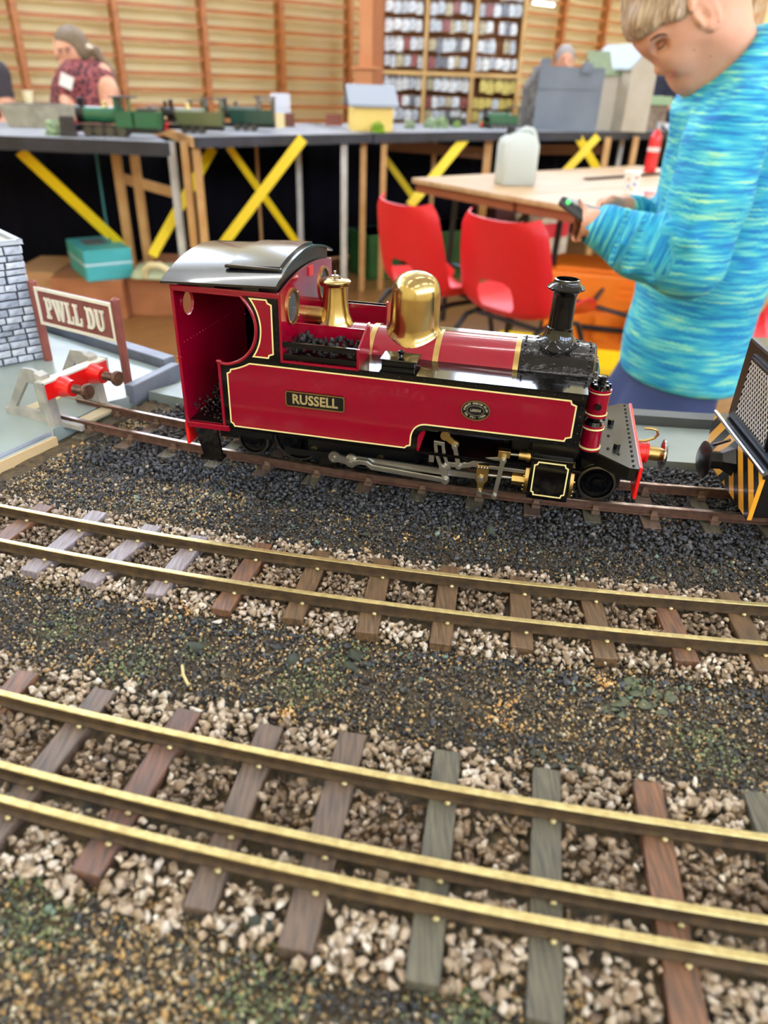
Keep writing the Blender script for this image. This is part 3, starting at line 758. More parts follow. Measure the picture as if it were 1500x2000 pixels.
for yy in (-32, 32):
    r1 = ring(-82.4, -80.9, yy, 112, 9.6, 11.2, 'spectacle_ring', m_brass2, loco)
    L().cyl((-82.7, yy, 112), (-82.4, yy, 112), 9.9, n=32).build('glass', m_glass, r1)
    for k in range(4):
        a = PI / 4 + k * PI / 2; L().sphere((-80.8, yy + 10.4 * math.cos(a), 112 + 10.4 * math.sin(a)), .5, 6, 4).build('screw', m_brass2, r1)
    ring(-149.9, -149.0, yy * 1.125, 109.6, 7.4, 8.6, 'window_ring', m_crim, loco)
L().box(-81.8, -80.9, 0, 7.5, 123.2, 129).build('lamp_bracket', mat('faded red tab', (196, 50, 52), .4), loco)
L().box(-150, -83, -50, 50, 34.4, 36.4).build('cab_floor', m_blk2, loco)
L().cyl((-100, 0, 72), (-83.5, 0, 72), 30, n=32).box(-100, -83.5, -24, 24, 38, 72).build('backhead', m_blk2, loco, 40)
L().prism([(-50, 119), (50, 119)] + [(q, roof_z(-86, q) - 1.4) for q in (50, 40, 30, 20, 10, 0, -10, -20, -30, -40, -50)], -86, -84.6, 'yz').build('roof_gap_filler', m_blk2, loco)  # black plate added to stand in for the shade under the roof front
for q in (-47, 47): L().box(-149, -86, q - 1, q + 1, 121, roof_z(-149, q) - .9).build('eave_gap_filler', m_blk2, loco)  # black strips added so the gap below the eaves looks shaded
rvc = L()
for i in range(17): rvc.sphere((-149.5, -46 + i * 4.4, 87.4 - i * .05), .5, 6, 4)
rvc.build('rivets', m_crim, loco, 60, kind='stuff')
# roof
NX = 2; vs = []; fs = []
rw = [-57 + 114 * i / 28 for i in range(29)]
def roof_z(x, y): return arch(y, 127.0, 138.0, 57) + (x + 154) / 71 * 2.6
mb = L()
top = [(x, q, roof_z(x, q)) for x in (-155, -82.5) for q in rw]; bot = [(x, q, z - 1.3) for x, q, z in top]
n = len(rw); fs = []
for i in range(n - 1):
    fs += [(i, i + 1, n + i + 1, n + i), (2 * n + i, 3 * n + i, 3 * n + i + 1, 2 * n + i + 1), (i, 2 * n + i, 2 * n + i + 1, i + 1), (n + i, n + i + 1, 3 * n + i + 1, 3 * n + i)]
fs += [(0, n, 3 * n, 2 * n), (n - 1, 3 * n - 1, 4 * n - 1, 2 * n - 1)]
rf = mb.add(top + bot, fs).build('cab_roof', mat('black roof paint', (16, 17, 20), .20, coat=.5, var=25, rgb2=(28, 28, 32), rvar=.06), loco, 40)
hx = (-118, -86); hy = [-40 + 62 * i / 14 for i in range(15)]
top = [(x, q, roof_z(x, q) + 1.7) for x in hx for q in hy]; bot = [(x, q, z - 2.7) for x, q, z in top]; n = len(hy); fs = []
for i in range(n - 1):
    fs += [(i, i + 1, n + i + 1, n + i), (2 * n + i, 3 * n + i, 3 * n + i + 1, 2 * n + i + 1), (i, 2 * n + i, 2 * n + i + 1, i + 1), (n + i, n + i + 1, 3 * n + i + 1, 3 * n + i)]
fs += [(0, n, 3 * n, 2 * n), (n - 1, 3 * n - 1, 4 * n - 1, 2 * n - 1)]
L().add(top + bot, fs).build('roof_hatch', rf.data.materials[0], rf, 40)
L().box(-120, -84.5, -42.4, -39.6, roof_z(-118, -41) + .6, roof_z(-118, -41) + 2.6).build('hatch_rail', rf.data.materials[0], rf, bevel=.0006)
for x, y in ((-128, -50), (-100, -50), (-128, 50), (-100, 50)): L().box(x - 5, x + 5, y - 2.5, y + 2.5, 123.5, 127.6).build('roof_clip', m_blk2, loco)

# boiler, smokebox and fittings
L().cyl((-82, 0, ZB), (58.5, 0, ZB), RB, n=64).build('boiler', m_crim, loco, 40)
for x in (-74.5, -37.5, 5.0, 54.6):
    L().lathe([(RB - .2, x), (RB + .45, x), (RB + .45, x + 3.6), (RB - .2, x + 3.6)], (0, 0, ZB), (1, 0, 0), 64, cap=False).build('boiler_band', m_brass2, loco, 40)
m_smoke = mat('lumpy black enamel', (6, 6, 6), 0.13, coat=.15, spec=.4, bump=(210, .55, .0016))
sbx = L().lathe([(.1, 57.8), (27.4, 57.8), (27.4, 102), (25.6, 103.6), (24, 103.8), (.1, 103.8)], (0, 0, ZB), (1, 0, 0), 64).build('smokebox', m_smoke, loco, 35)
L().lathe([(20, 103.7), (19.4, 105.4), (12, 107.6), (3, 108.4), (2.2, 112), (.1, 112.2)], (0, 0, ZB), (1, 0, 0), 40).build('smokebox_door', m_blk, sbx, 35)
L().box(108.5, 110, -1, 1, ZB - 7, ZB + 7).build('door_dart', m_steel, sbx)
rv = L()
for x in (60.2, 99.6):
    for i in range(40):
        a = 2 * PI * i / 40; rv.sphere((x, (RB + 1.1) * math.sin(a), ZB + (RB + 1.1) * math.cos(a)), .75, 6, 4)
for i in range(9):
    for sd in (-1, 1): rv.sphere((62 + i * 4.4, sd * 25.2, ZB + 11.4), .75, 6, 4)
rv.build('rivets', m_blk, sbx, 60, kind='stuff')
def saddle(x0, prof, ws, r):
    def fn(p, k):
        w = ws[k]; return Vector((p.x, p.y, p.z - w * (r - math.sqrt(max(0, r * r - min(abs(p.y), r * .98) ** 2)))))
    return lambda n=48: L().lathe(prof, (x0, 0, 0), n=n, fn=fn)
top = ZB + RB
saddle(-11.2, [(18.2, top - .2), (18.2, top + .3), (16.8, top + 1.3), (16.0, top + 3.0), (15.7, top + 6), (15.6, 117), (15.3, 121), (14.2, 124.6), (12.2, 127.8), (9.2, 130.2), (5.4, 131.7), (.1, 132.3)], [1, 1, .97, .9, .75] + [0] * 7, RB)().build('steam_dome', m_brass, loco, 50)
saddle(-64.2, [(12.8, top - .2), (12.8, top + .3), (11.2, top + 2.2), (9.7, top + 6), (8.6, top + 11), (7.9, top + 16), (7.5, top + 20), (7.3, 118.4), (7.3, 119.3), (9.6, 119.6), (10.2, 121), (10.2, 122), (9.0, 122.8), (4, 123.4), (3.4, 122.6), (.1, 122.6)], [1, 1, .9, .6, .3] + [0] * 11, RB)().build('valve_bonnet', m_brass, loco, 40)
L().cyl((-64.2, 0, 122.4), (-64.2, 0, 128), .8, n=10).lathe([(.3, 124), (2.4, 124.4), (2.4, 125.4), (.3, 125.8)], (-64.2, 0, 0), n=12).build('valve_stem', m_steel, loco, 40)
L().cyl((-82, -6, 101), (-70, -6, 101), 5.0, n=24).build('whistle_manifold', m_brass2, loco, 40)
chim = saddle(79.4, [(13.4, ZB + 27.3), (13.4, ZB + 27.9), (11, ZB + 29), (9.0, ZB + 32), (7.9, ZB + 35.6), (7.9, ZB + 36.4), (7.3, ZB + 36.8), (7.0, 124), (7.6, 126.6), (8.8, 128.2), (11.2, 129.2), (11.2, 130.0), (9.0, 131.6), (7.6, 133.4), (7.6, 134.6), (6.4, 134.8), (5.8, 130), (5.8, 112), (.1, 112)], [1, 1, .8, .4] + [0] * 15, 27.4)().build('chimney', m_blk, loco, 40)
rv = L()
for i in range(14):
    a = 2 * PI * i / 14; yy = 12.2 * math.sin(a); rv.sphere((79.4 + 12.2 * math.cos(a), yy, ZB + math.sqrt(27.6 ** 2 - yy * yy) + .9), .8, 6, 4)
rv.build('rivets', m_blk, chim, 60, kind='stuff')

# front end
fpl = [(100, -52), (103, -27), (130.5, -51.5), (136, -51.5), (136, 51.5), (130.5, 51.5), (103, 27), (100, 52)]
fpl = [(99.5, -27), (103, -27), (130.5, -51.5), (136, -51.5), (136, 51.5), (130.5, 51.5), (103, 27), (99.5, 27)]
fp = L().prism(fpl, 40.4, 41.6, 'xy').build('front_platform', mat('worn black footplate', (34, 34, 28), .22, metal=.3, var=40, rgb2=(58, 58, 46), rvar=.08), loco)
L().prism([(99.5, 40.4), (134, 40.4), (134, 22), (128, 22), (112, 33), (99.5, 34)], -25, -22).prism([(99.5, 40.4), (134, 40.4), (134, 22), (128, 22), (112, 33), (99.5, 34)], 22, 25).build('platform_bracket', m_blk2, loco)
L().prism([(103, -26.5), (130.5, -51), (134.5, -51), (134.5, -48), (106, -24)], 33, 40.6, 'xy').build('platform_valance', m_blk2, loco)
L().prism([(103, 26.5), (130.5, 51), (134.5, 51), (134.5, 48), (106, 24)], 33, 40.6, 'xy').build('platform_valance', m_blk2, loco)
rv = L()
for i in range(15): rv.sphere((133.0, -48 + i * 6.85, 41.7), .9, 8, 4)
for x, y in ((112, -14), (114, -18), (120, -8), (122, 6), (118, 18), (110, 10), (125, -34), (119, -28)): rv.sphere((x, y, 41.7), 1.0, 8, 4)
rv.build('rivets', m_blk, fp, 60, kind='stuff')
for x, y in ((122, 12), (124, -26)): L().cyl((x, y, 41.6), (x, y, 45), 2.1, n=14).build('platform_cap', m_blk, fp, 40)
L().box(136, 138, -51.5, 51.5, 21.5, 42.6).build('buffer_beam', m_red, loco, bevel=.0004)
bf = L().cyl((138, 0, 29.5), (147, 0, 29.5), 6.4, n=28).cyl((145.4, 0, 29.5), (147.2, 0, 29.5), 6.9, n=28).build('buffer_housing', m_red, loco, 40)
L().cyl((147, 0, 29.5), (155, 0, 29.5), 4.6, n=24).build('buffer_shank', m_brass2, bf, 40)
L().lathe([(4, 154), (9.8, 156), (10, 157), (7, 158.6), (.1, 159.2)], (0, 0, 29.5), (1, 0, 0), 32).build('buffer_head', mat('chromed buffer face', (200, 204, 206), .12, metal=1), bf, 40)
L().tube([(138.5, 0, 37), (144, 0, 37.6), (149, 0, 40), (151, 0, 43), (149.5, 0, 46), (146, 0, 46.6), (142, 0, 46.2)], .9, 8).build('coupling_hook', m_brass2, loco, 50)
# twin cylinder pump on the platform
px, py = 107.4, -30
pump = L().lathe([(.1, 41.6), (6.6, 41.6), (6.6, 43), (6.0, 43.4), (6.0, 56.2), (6.5, 56.6), (6.5, 57.6), (.1, 57.8)], (px, py, 0), n=28).build('pump_lower_cylinder', m_crim, loco, 40)
p2 = L().lathe([(.1, 63.6), (6.8, 63.6), (6.8, 65), (6.2, 65.4), (6.2, 79), (6.8, 79.4), (6.8, 80.4), (.1, 80.8)], (px, py, 0), n=28).build('pump_upper_cylinder', m_crim, loco, 40)
L().cyl((px, py, 57), (px, py, 64), 3.4, n=20).build('pump_rod_case', m_blk, loco, 40)
for zz, par in ((43.3, pump), (56.2, pump), (65.2, p2), (79.2, p2)):
    L().lathe([(6.1, zz - .5), (6.7, zz - .5), (6.7, zz + .5), (6.1, zz + .5)], (px, py, 0), n=28, cap=False).build('lining', m_cream, par, 40)
cv = L().lathe([(.1, 80.6), (5.4, 80.6), (5.0, 83), (2.4, 83.6), (2.4, 88), (.1, 88.4)], (px, py, 0), n=20)
for i in range(8):
    a = i * PI / 4; cv.cyl((px + 5 * math.cos(a), py + 5 * math.sin(a), 80), (px + 5 * math.cos(a), py + 5 * math.sin(a), 83.8), .9, n=6)
cv.lathe([(.1, 57.6), (5.4, 57.6), (4.6, 60), (3.4, 60.4)], (px, py, 0), n=20).build('pump_cover', m_blk, p2, 40)
L().cyl((px, py - 5.5, 71.5), (px, py - 8.2, 71.5), 2.0, n=12).build('pump_plug', m_blk, p2, 40)
L().tube([(px - 2, py + 6, 72), (px - 4, py + 9, 70), (103, py + 11, 66), (103, -16, 58)], .9, 8).build('pump_pipe', m_steel, p2, 50)

# rear end
L().box(-153.4, -151.2, -51, 51, 18.5, 35).build('rear_beam', m_red, loco, bevel=.0004)
L().prism([(-147, 33), (-131, 33), (-128.5, 11), (-142, 11)], -51, -49).box(-143, -128, -54, -46, 9.8, 11.6).build('cab_step', m_blk, loco)
L().prism([(-147, 33), (-131, 33), (-128.5, 11), (-142, 11)], 49, 51).box(-143, -128, 46, 54, 9.8, 11.6).build('cab_step', m_blk, loco)
L().prism([(-153, 24), (-158, 24), (-160, 30), (-166, 36), (-170, 43), (-168, 44), (-163, 38), (-160, 36), (-158, 43), (-155.5, 43), (-153, 38)], -2.2, 2.2).build('coupling_hook', m_blk, loco, bevel=.0004)

# cylinders and valve gear, both sides
for sd in (-1, 1):
    y = lambda a, b: (min(a * sd, b * sd), max(a * sd, b * sd))
    cb = L().box(73.6, 98.4, *y(28, 53), 13.2, 41.6).build('cylinder_block', m_blk, loco, bevel=.001)
    L().box(72.8, 99.4, *y(26, 50), 41.4, 51).build('steam_chest', m_blk, cb, bevel=.0004)
    lp = [(77.4, 16.0), (94.4, 16.0), (94.8, 17.8), (96.4, 18.4), (96.4, 36.6), (94.8, 37.4), (94.2, 39.2), (78.0, 39.2), (77.4, 37.4), (75.8, 36.8), (75.8, 18.4), (77.2, 17.8)]
    L().band(lp, .8, *y(52.9, 53.3)).build('lining', m_cream, cb)
    for x0, x1 in ((71.4, 73.6), (98.4, 100.4)):
        fl = L().cyl((x0, sd * 42, 24), (x1, sd * 42, 24), 11.5, n=28).build('cylinder_cover', m_brass2, cb, 40)
        bb = L()
        for i in range(9):
            a = 2 * PI * i / 9; xx = x1 + .4 if x0 > 90 else x0 - .4
            bb.sphere((xx, sd * 42 + 9.6 * math.cos(a), 24 + 9.6 * math.sin(a)), .95, 8, 5)
        bb.build('cover_bolts', m_brass, fl, 60)
    Y = 46 * sd
    pg = L().cyl((63.6, Y, 22.4), (71.6, Y, 22.4), 4.2, n=8).build('piston_gland', m_brass2, cb, 30)
    L().cyl((46, Y, 22.0), (66, Y, 22.4), 1.1, n=12).build('piston_rod', m_steel, loco, 40)
    vg = L().cyl((66, Y, 38.4), (73, Y, 38.4), 3.0, n=16).cyl((70.8, Y, 38.4), (73.2, Y, 38.4), 3.8, n=16).build('valve_gland', m_brass2, cb, 30)
    L().cyl((60, Y, 38.2), (67, Y, 38.4), 1.0, n=10).build('valve_spindle', m_steel, loco, 40)
    L().box(53.4, 60.8, *y(43.4, 48.6), 36.2, 40.8).build('spindle_fork', m_brass2, loco, bevel=.0003)
    L().box(33, 72.6, *y(44, 48), 27.2, 29.6).build('slide_bar', m_steel, loco, bevel=.0002)
    ch = L().prism([(41.4, 29.8), (49.0, 29.8), (49.0, 19.5), (47.2, 17.2), (46.4, 12.6), (43.2, 12.6), (42.6, 17), (41.4, 19)], *y(47.4, 49.4)).build('crosshead', m_brass2, loco, bevel=.0003)
    bb = L()
    for i in range(4): bb.sphere((42.6 + i * 1.8, 49.5 * sd, 28.4), .7, 8, 4)
    bb.build('crosshead_rivets', m_steel, ch, 60)
    def bolt(x, z, r, yy, par, m=m_steel):
        L().cyl((x, sd * yy, z), (x, sd * (yy + 1.4), z), r, n=6).cyl((x, sd * (yy + 1.2), z), (x, sd * (yy + 2.0), z), r * .62, n=10).build('bolt', m, par, 30)
    bolt(44.6, 20.8, 2.3, 49.4, ch); bolt(44.8, 11.2, 1.9, 49.4, ch)
    def rod(nm, p0, p1, w0, w1, yy, t=1.6, m=m_steel, eye=True):
        x0, z0 = p0; x1, z1 = p1; d = Vector((x1 - x0, z1 - z0)).normalized(); q = Vector((-d.y, d.x))
        pl = [(x0 + q.x * w0 / 2, z0 + q.y * w0 / 2), (x1 + q.x * w1 / 2, z1 + q.y * w1 / 2), (x1 - q.x * w1 / 2, z1 - q.y * w1 / 2), (x0 - q.x * w0 / 2, z0 - q.y * w0 / 2)]
        mb = L().prism(pl, *y(yy, yy + t))
        if eye:
            mb.cyl((x0, sd * (yy - .05), z0), (x0, sd * (yy + t + .05), z0), w0 * .72, n=18).cyl((x1, sd * (yy - .05), z1), (x1, sd * (yy + t + .05), z1), w1 * .72, n=18)
        return mb.build(nm, m, loco, 30)
    cr = rod('connecting_rod', (-40, 20.6), (44.6, 20.4), 5.2, 3.8, 45.4)
    bolt(-40, 19.0, 2.8, 48.6, cr)
    rc = rod('return_crank', (-51, 21.6), (-39.5, 19.0), 5.4, 4.6, 47.2, 1.6)
    bolt(-50.5, 21.4, 1.3, 48.6, rc); bolt(-51.6, 19.4, 1.0, 48.6, rc)
    ec = L().prism([(-38, 17.6), (-33, 19.4), (-29.5, 19.2), (-26, 16.6), (21, 14.4), (21, 17.6), (-25.5, 19.9), (-29, 22.2), (-34, 22.4), (-38, 20.8)], *y(48.6, 50)).build('eccentric_rod', m_steel, loco, bevel=.0002)
    bolt(22.6, 16.2, 2.5, 49.8, ec)
    cpl = rod('coupling_rod', (-86, 16.5), (8, 16.5), 4.4, 4.4, 36.6, 1.6, m_blk2); bolt(-8.6, 16.5, 1.4, 38.2, cpl)
    # expansion link: curved slotted plate
    o1 = arc3((13.2, 42), (14.6, 33), (18.6, 23.0), 8); i1 = arc3((20.0, 41.4), (21.6, 33), (25.4, 23.6), 8)
    lk = L().prism(o1 + i1[::-1], *y(46.6, 48.4)).build('expansion_link', m_steel, loco, bevel=.0002)
    so = arc3((15.6, 39.6), (16.8, 33), (19.6, 26.0), 8); si = arc3((18.4, 39.2), (19.6, 33), (22.2, 26.6), 8)
    cut(lk, L().prism(so + si[::-1], *y(44, 50)))
    L().box(10.8, 14, *y(44.6, 47.4), 26.5, 33).build('link_bracket', m_steel, loco)
    bolt(20.4, 24.6, 2.3, 48.4, lk)
    rod('link_foot', (20.4, 24.6), (22.6, 16.2), 3.6, 3.6, 48.0)
    rr = L().prism([(21, 25.0), (31, 25.4), (37, 26.4), (43, 30.6), (57, 33.6), (57, 36.8), (43, 34.0), (36, 29.8), (30, 28.6), (21, 28.4)], *y(46.8, 48.2)).build('radius_rod', m_steel, loco, bevel=.0002)
    bolt(57, 35.6, 2.1, 48.8, rr); bolt(30.2, 26.8, 1.7, 48.2, rr)
    rod('lifting_arm', (20.0, 45.6), (26.6, 40.6), 4.2, 3.2, 45.6, 2.0, m_brass2); lf = rod('lifting_link', (26.6, 40.4), (30.2, 26.8), 2.6, 2.6, 48.0)
    bolt(26.6, 40.4, 1.8, 49.4, lf)
    cl = rod('combination_lever', (57, 35.4), (54.4, 10.2), 3.0, 2.6, 49.6, 1.4); bolt(54.4, 10.2, 1.9, 50.9, cl); bolt(57, 35.6, 2.0, 50.9, cl)
    rod('union_link', (45, 11.2), (54.4, 10.2), 1.6, 1.6, 49.0, 1.0)
    L().box(-74, 0, *y(30, 33), 12, 30).build('outside_frame', m_blk2, loco)
    for x in (-70, -24): L().cyl((x, sd * 33, 17), (x, sd * 34.4, 17), 2.4, n=16).build('frame_screw', m_brass2, loco, 30)

# plates
npl = [(x, z) for x, z in (arc(-44.3, 64.2, 1.6, 0, 90, 4) + arc(-79.4, 64.2, 1.6, 90, 180, 4) + arc(-79.4, 57.2, 1.6, 180, 270, 4) + arc(-44.3, 57.2, 1.6, 270, 360, 4))]
npp = L().prism(npl, -53.3, -52.2).build('nameplate', m_blk2, loco)
L().band(npl, .7, -53.6, -52.4).build('plate_border', m_brass2, npp)
tm = text_mesh('RUSSELL', .0098, .0003, .00022, 1.02); to = link('plate_lettering', tm, mat('brass lettering', (206, 184, 130), .35, metal=.6), npp)
to.location = (-.06185, -.0535, .0606); to.rotation_euler = (PI / 2, 0, 0); to.scale = (.80, .88, 1)
el = lambda rx, rz, n=40: [(37.4 + rx * math.cos(2 * PI * i / n), 67.0 + rz * math.sin(2 * PI * i / n)) for i in range(n)]
mk = L().prism(el(8.6, 6.3), -53.2, -52.2).build('works_plate', m_blk2, loco)
L().band(el(8.6, 6.3), .55, -53.5, -52.4).build('plate_border', m_brass2, mk)
L().band(el(5.2, 3.2), .3, -53.5, -52.4).build('inner_border', m_steel, mk)
m_let = mat('pale lettering', (196, 186, 160), .4, metal=.4)
def arc_text(txt, rx, rz, a0, a1, size, flip=False):
    for i, chx in enumerate(txt):
        if chx == ' ': continue
        a = math.radians(a0 + (a1 - a0) * i / (len(txt) - 1))
        o = link('plate_letter', text_mesh(chx, size, .00012, .00004), m_let, mk)
        o.location = ((37.4 + rx * math.cos(a)) * .001, -.0534, (67.0 + rz * math.sin(a)) * .001)
        o.rotation_euler = (PI / 2, 0, 0)
        o.rotation_euler = (Matrix.Rotation(-(a - PI / 2) if not flip else -(a + PI / 2), 3, 'Y') @ Matrix.Rotation(PI / 2, 3, 'X')).to_euler()
arc_text('HUNSLET ENGINE CO LD', 6.6, 4.55, 176, 4, .0017)
arc_text('No 901 1906', 6.5, 4.5, 212, 328, .0019, True)
o = link('plate_lettering', text_mesh('LEEDS', .0021, .00012, .00005, 1.15), m_let, mk); o.location = (.0374, -.0534, .067); o.rotation_euler = (PI / 2, 0, 0)

# coal in the bunkers and crumbs on the cab floor
def hull_mesh(k, name):
    hv, ht = HULLS[k]; return np_mesh(name, hv, ht)
coal_me = [hull_mesh(i, 'coal_lump') for i in range(6)]
for q in coal_me: q.materials.append(m_coal1)
Rl = Matrix.Rotation(math.radians(-12), 4, 'Z')
rc_ = random.Random(5)
for sd, nn in ((-1, 130), (1, 50)):
    for i in range(nn):
        p = Vector((-80 + 43 * rc_.random(), sd * (30.5 + 19 * rc_.random()), 0)); hgt = 85 + 8.5 * rc_.random() + (2.5 if abs(abs(p.y) - 38) < 7 else 0)
        p.z = hgt; o = bpy.data.objects.new('coal_lump', coal_me[i % 6]); COL.objects.link(o)
        o.location = LO + Rl @ (p * .001); s = .0015 + .0017 * rc_.random(); o.scale = (s, s * .9, s * .8); o.rotation_euler = [rc_.random() * 6 for _ in range(3)]
        tag(o, 'black coal lump heaped in the slatted bunker ' + ('beside the bell shaped brass bonnet' if sd < 0 else 'behind the brass dome'), 'coal', 'coal lumps in the locomotive bunkers')
n = 260; r9 = np.random.default_rng(8)
P = np.stack([-149 + 26 * r9.random(n) ** 1.3, -48 + 70 * r9.random(n), 36.6 + 5.0 * r9.random(n) ** 2], 1) * .001
P[:, 2] += np.clip(-.134 - P[:, 0], 0, 1) * .35
s = .0006 + .0012 * r9.random(n) ** 2
V, T, Cc = scatter(P, s, pal([(40, 36, 34), (70, 58, 48), (24, 22, 22), (120, 100, 76)])[r9.integers(0, 4, n)], HULLS, 4)
o = link('coal_crumbs', np_mesh('coal_crumbs', V, T, Cc), m_coal, kind='stuff'); o.location = LO; o.rotation_euler = (0, 0, math.radians(-12))
tag(o, 'loose coal crumbs spilled on the crimson cab floor', 'coal')
# ================================================================== black shunter behind the crimson engine
al = -.075; dq = TL.p(.24, 0)
m_yel = mat('hazard yellow', (236, 168, 50), .3, coat=.3)
m_chr = mat('chrome trim', (190, 194, 198), .15, metal=1)
m_bs = mat('black shunter paint', (14, 14, 16), .3, coat=.2)
sh = thing('diesel_shunter', 'black model diesel shunter with hazard striped end plate and mesh grille', 'locomotive', (dq[0], dq[1], RT), al)
L().box(-8, 190, -43, 43, 43, 98).build('hood', m_bs, sh, bevel=.002)
L().box(-12, 200, -44, 44, 13, 40).build('underframe', m_bs, sh, bevel=.001)
L().box(-14, 200, -46, 46, 40, 43).build('deck', m_bs, sh)
ep = L().box(-15, -12, -45, 45, 11.5, 43).build('end_plate', m_yel, sh, bevel=.0004)
def clip(poly, a, b, c, keep_le):
    out = []
    for i in range(len(poly)):
        p, q = poly[i], poly[(i + 1) % len(poly)]
        fp_, fq = a * p[0] + b * p[1] - c, a * q[0] + b * q[1] - c
        if not keep_le: fp_, fq = -fp_, -fq
        if fp_ <= 0: out.append(p)
        if (fp_ < 0 < fq) or (fq < 0 < fp_):
            t = fp_ / (fp_ - fq); out.append((p[0] + (q[0] - p[0]) * t, p[1] + (q[1] - p[1]) * t))
    return out
for i in range(-1, 6):                          # chevrons meeting in the middle
    for sgn in (-1, 1):
        base = [(0, 11.5), (45, 11.5), (45, 43), (0, 43)]
        q = clip(base, 1, .9, 14 + i * 18.5, False); q = clip(q, 1, .9, 14 + i * 18.5 + 8.2, True) if len(q) > 2 else q
        if len(q) > 2: L().prism([(sgn * a, b) for a, b in q], -15.25, -15.0, 'yz').build('hazard_stripe', m_bs, ep)
L().cyl((-14.5, -46.5, 43.6), (-14.5, 46.5, 43.6), 1.4, n=10).build('deck_edge', m_chr, sh, 50)
bh = L().lathe([(.1, -15), (10.5, -15), (8.5, -18), (6.0, -22), (6.0, -30), (.1, -30)], (0, 0, 29), (1, 0, 0), 6).build('buffer_housing', m_bs, sh, 25)
L().lathe([(6, -29), (11.5, -31), (11.8, -32.2), (8, -34.2), (.1, -35)], (0, 0, 29), (1, 0, 0), 32).build('buffer_head', m_bs, bh, 40)
L().cyl((-27, 3, 38), (-22, -6, 46), 1.1, n=10).build('coupling_pin', m_chr, bh, 40)
gf = L().box(-9.4, -8, -28, 28, 49, 91).build('grille_recess', m_blk2, sh)
L().band([(-27, 50.5), (27, 50.5), (27, 89.5), (-27, 89.5)], 1.6, -10.2, -8.0, 'yz').build('grille_frame', m_bs, sh)
g = L()
for i in range(-24, 25):
    for dr in (-1, 1):
        y0 = i * 3.8; pts = []
        a = clip([(-25.4, 52.1), (25.4, 52.1), (25.4, 87.9), (-25.4, 87.9)], 1, dr * .75, y0 + dr * .75 * 70 - .52, False)
        a = clip(a, 1, dr * .75, y0 + dr * .75 * 70 + .52, True) if len(a) > 2 else a
        if len(a) > 2: g.prism(a, -10.0 - (.25 if dr > 0 else 0), -9.7 - (.25 if dr > 0 else 0), 'yz')
g.build('grille_mesh', mat('bright wire mesh', (224, 222, 216), .4, metal=.5), sh, kind='stuff')
for x in (25, 95, 165):
    for sd in (-1, 1):
        L().lathe([(14, 0), (12.4, 1.6), (12.2, 5), (10, 5.4), (4, 4.6), (.1, 6)], (x, sd * 13.6, 12.2), (0, sd, 0), 28).build('wheel', m_wheel, sh, 30)

# ================================================================== buffer stop, sign and stone building
m_gp = mat('grey primer paint', (176, 172, 160), .45, var=60, rgb2=(140, 138, 132), bump=(200, .2, .0005))
m_bolt = mat('rusty bolt', (120, 92, 76), .45, metal=.6, var=300, rgb2=(92, 62, 48))
hb = TL.heading(-.276); pb = TL.p(-.276, 0)
bs = thing('buffer_stop', 'grey buffer stop with red beam and two rusty bolt buffers', 'buffer stop', (pb[0], pb[1], RT), hb)
for sd in (-1, 1):
    out = [(-36, -6), (16, -6), (13, 36), (4, 38.5), (-6, 38)]
    f = L().prism(out, *sorted((sd * 23, sd * 26))).build('side_frame', m_gp, bs)
    cut(f, L().prism([(-22, 4), (4, 4), (3, 27), (-4, 27)], *sorted((sd * 20, sd * 29))))
    L().prism([(12, -6), (19, -6), (16, 36), (9, 38)], *sorted((sd * 20.5, sd * 29))).build('frame_flange', m_gp, f, bevel=.0006)
    L().box(-40, 40, *sorted((sd * 18.5, sd * 23)), -6.4, -1.5).build('foot_rail', m_gp, bs, bevel=.001)
for x in (-30, 24): L().box(x, x + 11, -18, 18, -6, -3).build('cross_tie', mat('cream tie', (206, 194, 156), .5), bs, bevel=.0005)
L().box(14.5, 22, -32, 32, 19, 32).build('beam', m_red, bs, bevel=.0006)
L().box(13.5, 22.3, -32.4, 32.4, 31.6, 33).build('beam_cap', mat('pale edge paint', (214, 210, 194), .5), bs)
for q in (-34, 31.8): L().box(13.6, 21.6, q, q + 2.2, 18, 33).build('beam_end', m_gp, bs)
for yy in (-16, 16):
    b1 = L().lathe([(8.4, 22), (8.0, 25), (6.6, 29), (6.2, 33), (.1, 33)], (0, yy, 25.4), (1, 0, 0), 24).build('buffer_socket', m_red, bs, 35)
    mb = L()
    for i in range(9): mb.lathe([(2.9, 33 + i * 1.3), (3.5, 33.65 + i * 1.3), (2.9, 34.3 + i * 1.3)], (0, yy, 25.4), (1, 0, 0), 14)
    mb.lathe([(3.0, 44), (5.6, 44.6), (6.2, 46.4), (5.6, 48), (.1, 48.2)], (0, yy, 25.4), (1, 0, 0), 20).build('bolt_buffer', m_bolt, b1, 30)

# station sign
m_sgn = mat('terracotta sign paint', (142, 78, 68), .55, var=80, rgb2=(126, 66, 58))
m_iv = mat('ivory paint', (232, 224, 204), .5)
pA = Vector((-.3225, .6505, Z(-.004))); pB = Vector((-.2309, .6001, Z(-.004))); ang = math.atan2(pB.y - pA.y, pB.x - pA.x); LEN = (pB - pA).length * 1000
sg = thing('station_sign', 'terracotta station nameboard reading PWLL DU on two posts', 'sign', pA, ang)
for x in (0, LEN):
    oc = [(x + 3.9 * math.cos(PI / 8 + k * PI / 4), 3.9 * math.sin(PI / 8 + k * PI / 4)) for k in range(8)]
    mb = L().prism(oc, 0, 73, 'xy'); 
    n0 = len(mb.v); mb.add([(a, b, 73) for a, b in oc] + [(x, 0, 75.2)], [(k, (k + 1) % 8, 8) for k in range(8)])
    mb.build('post', m_sgn, sg)
bx0, bx1, bz0, bz1 = 3.6, LEN - 3.6, 35.5, 69.5
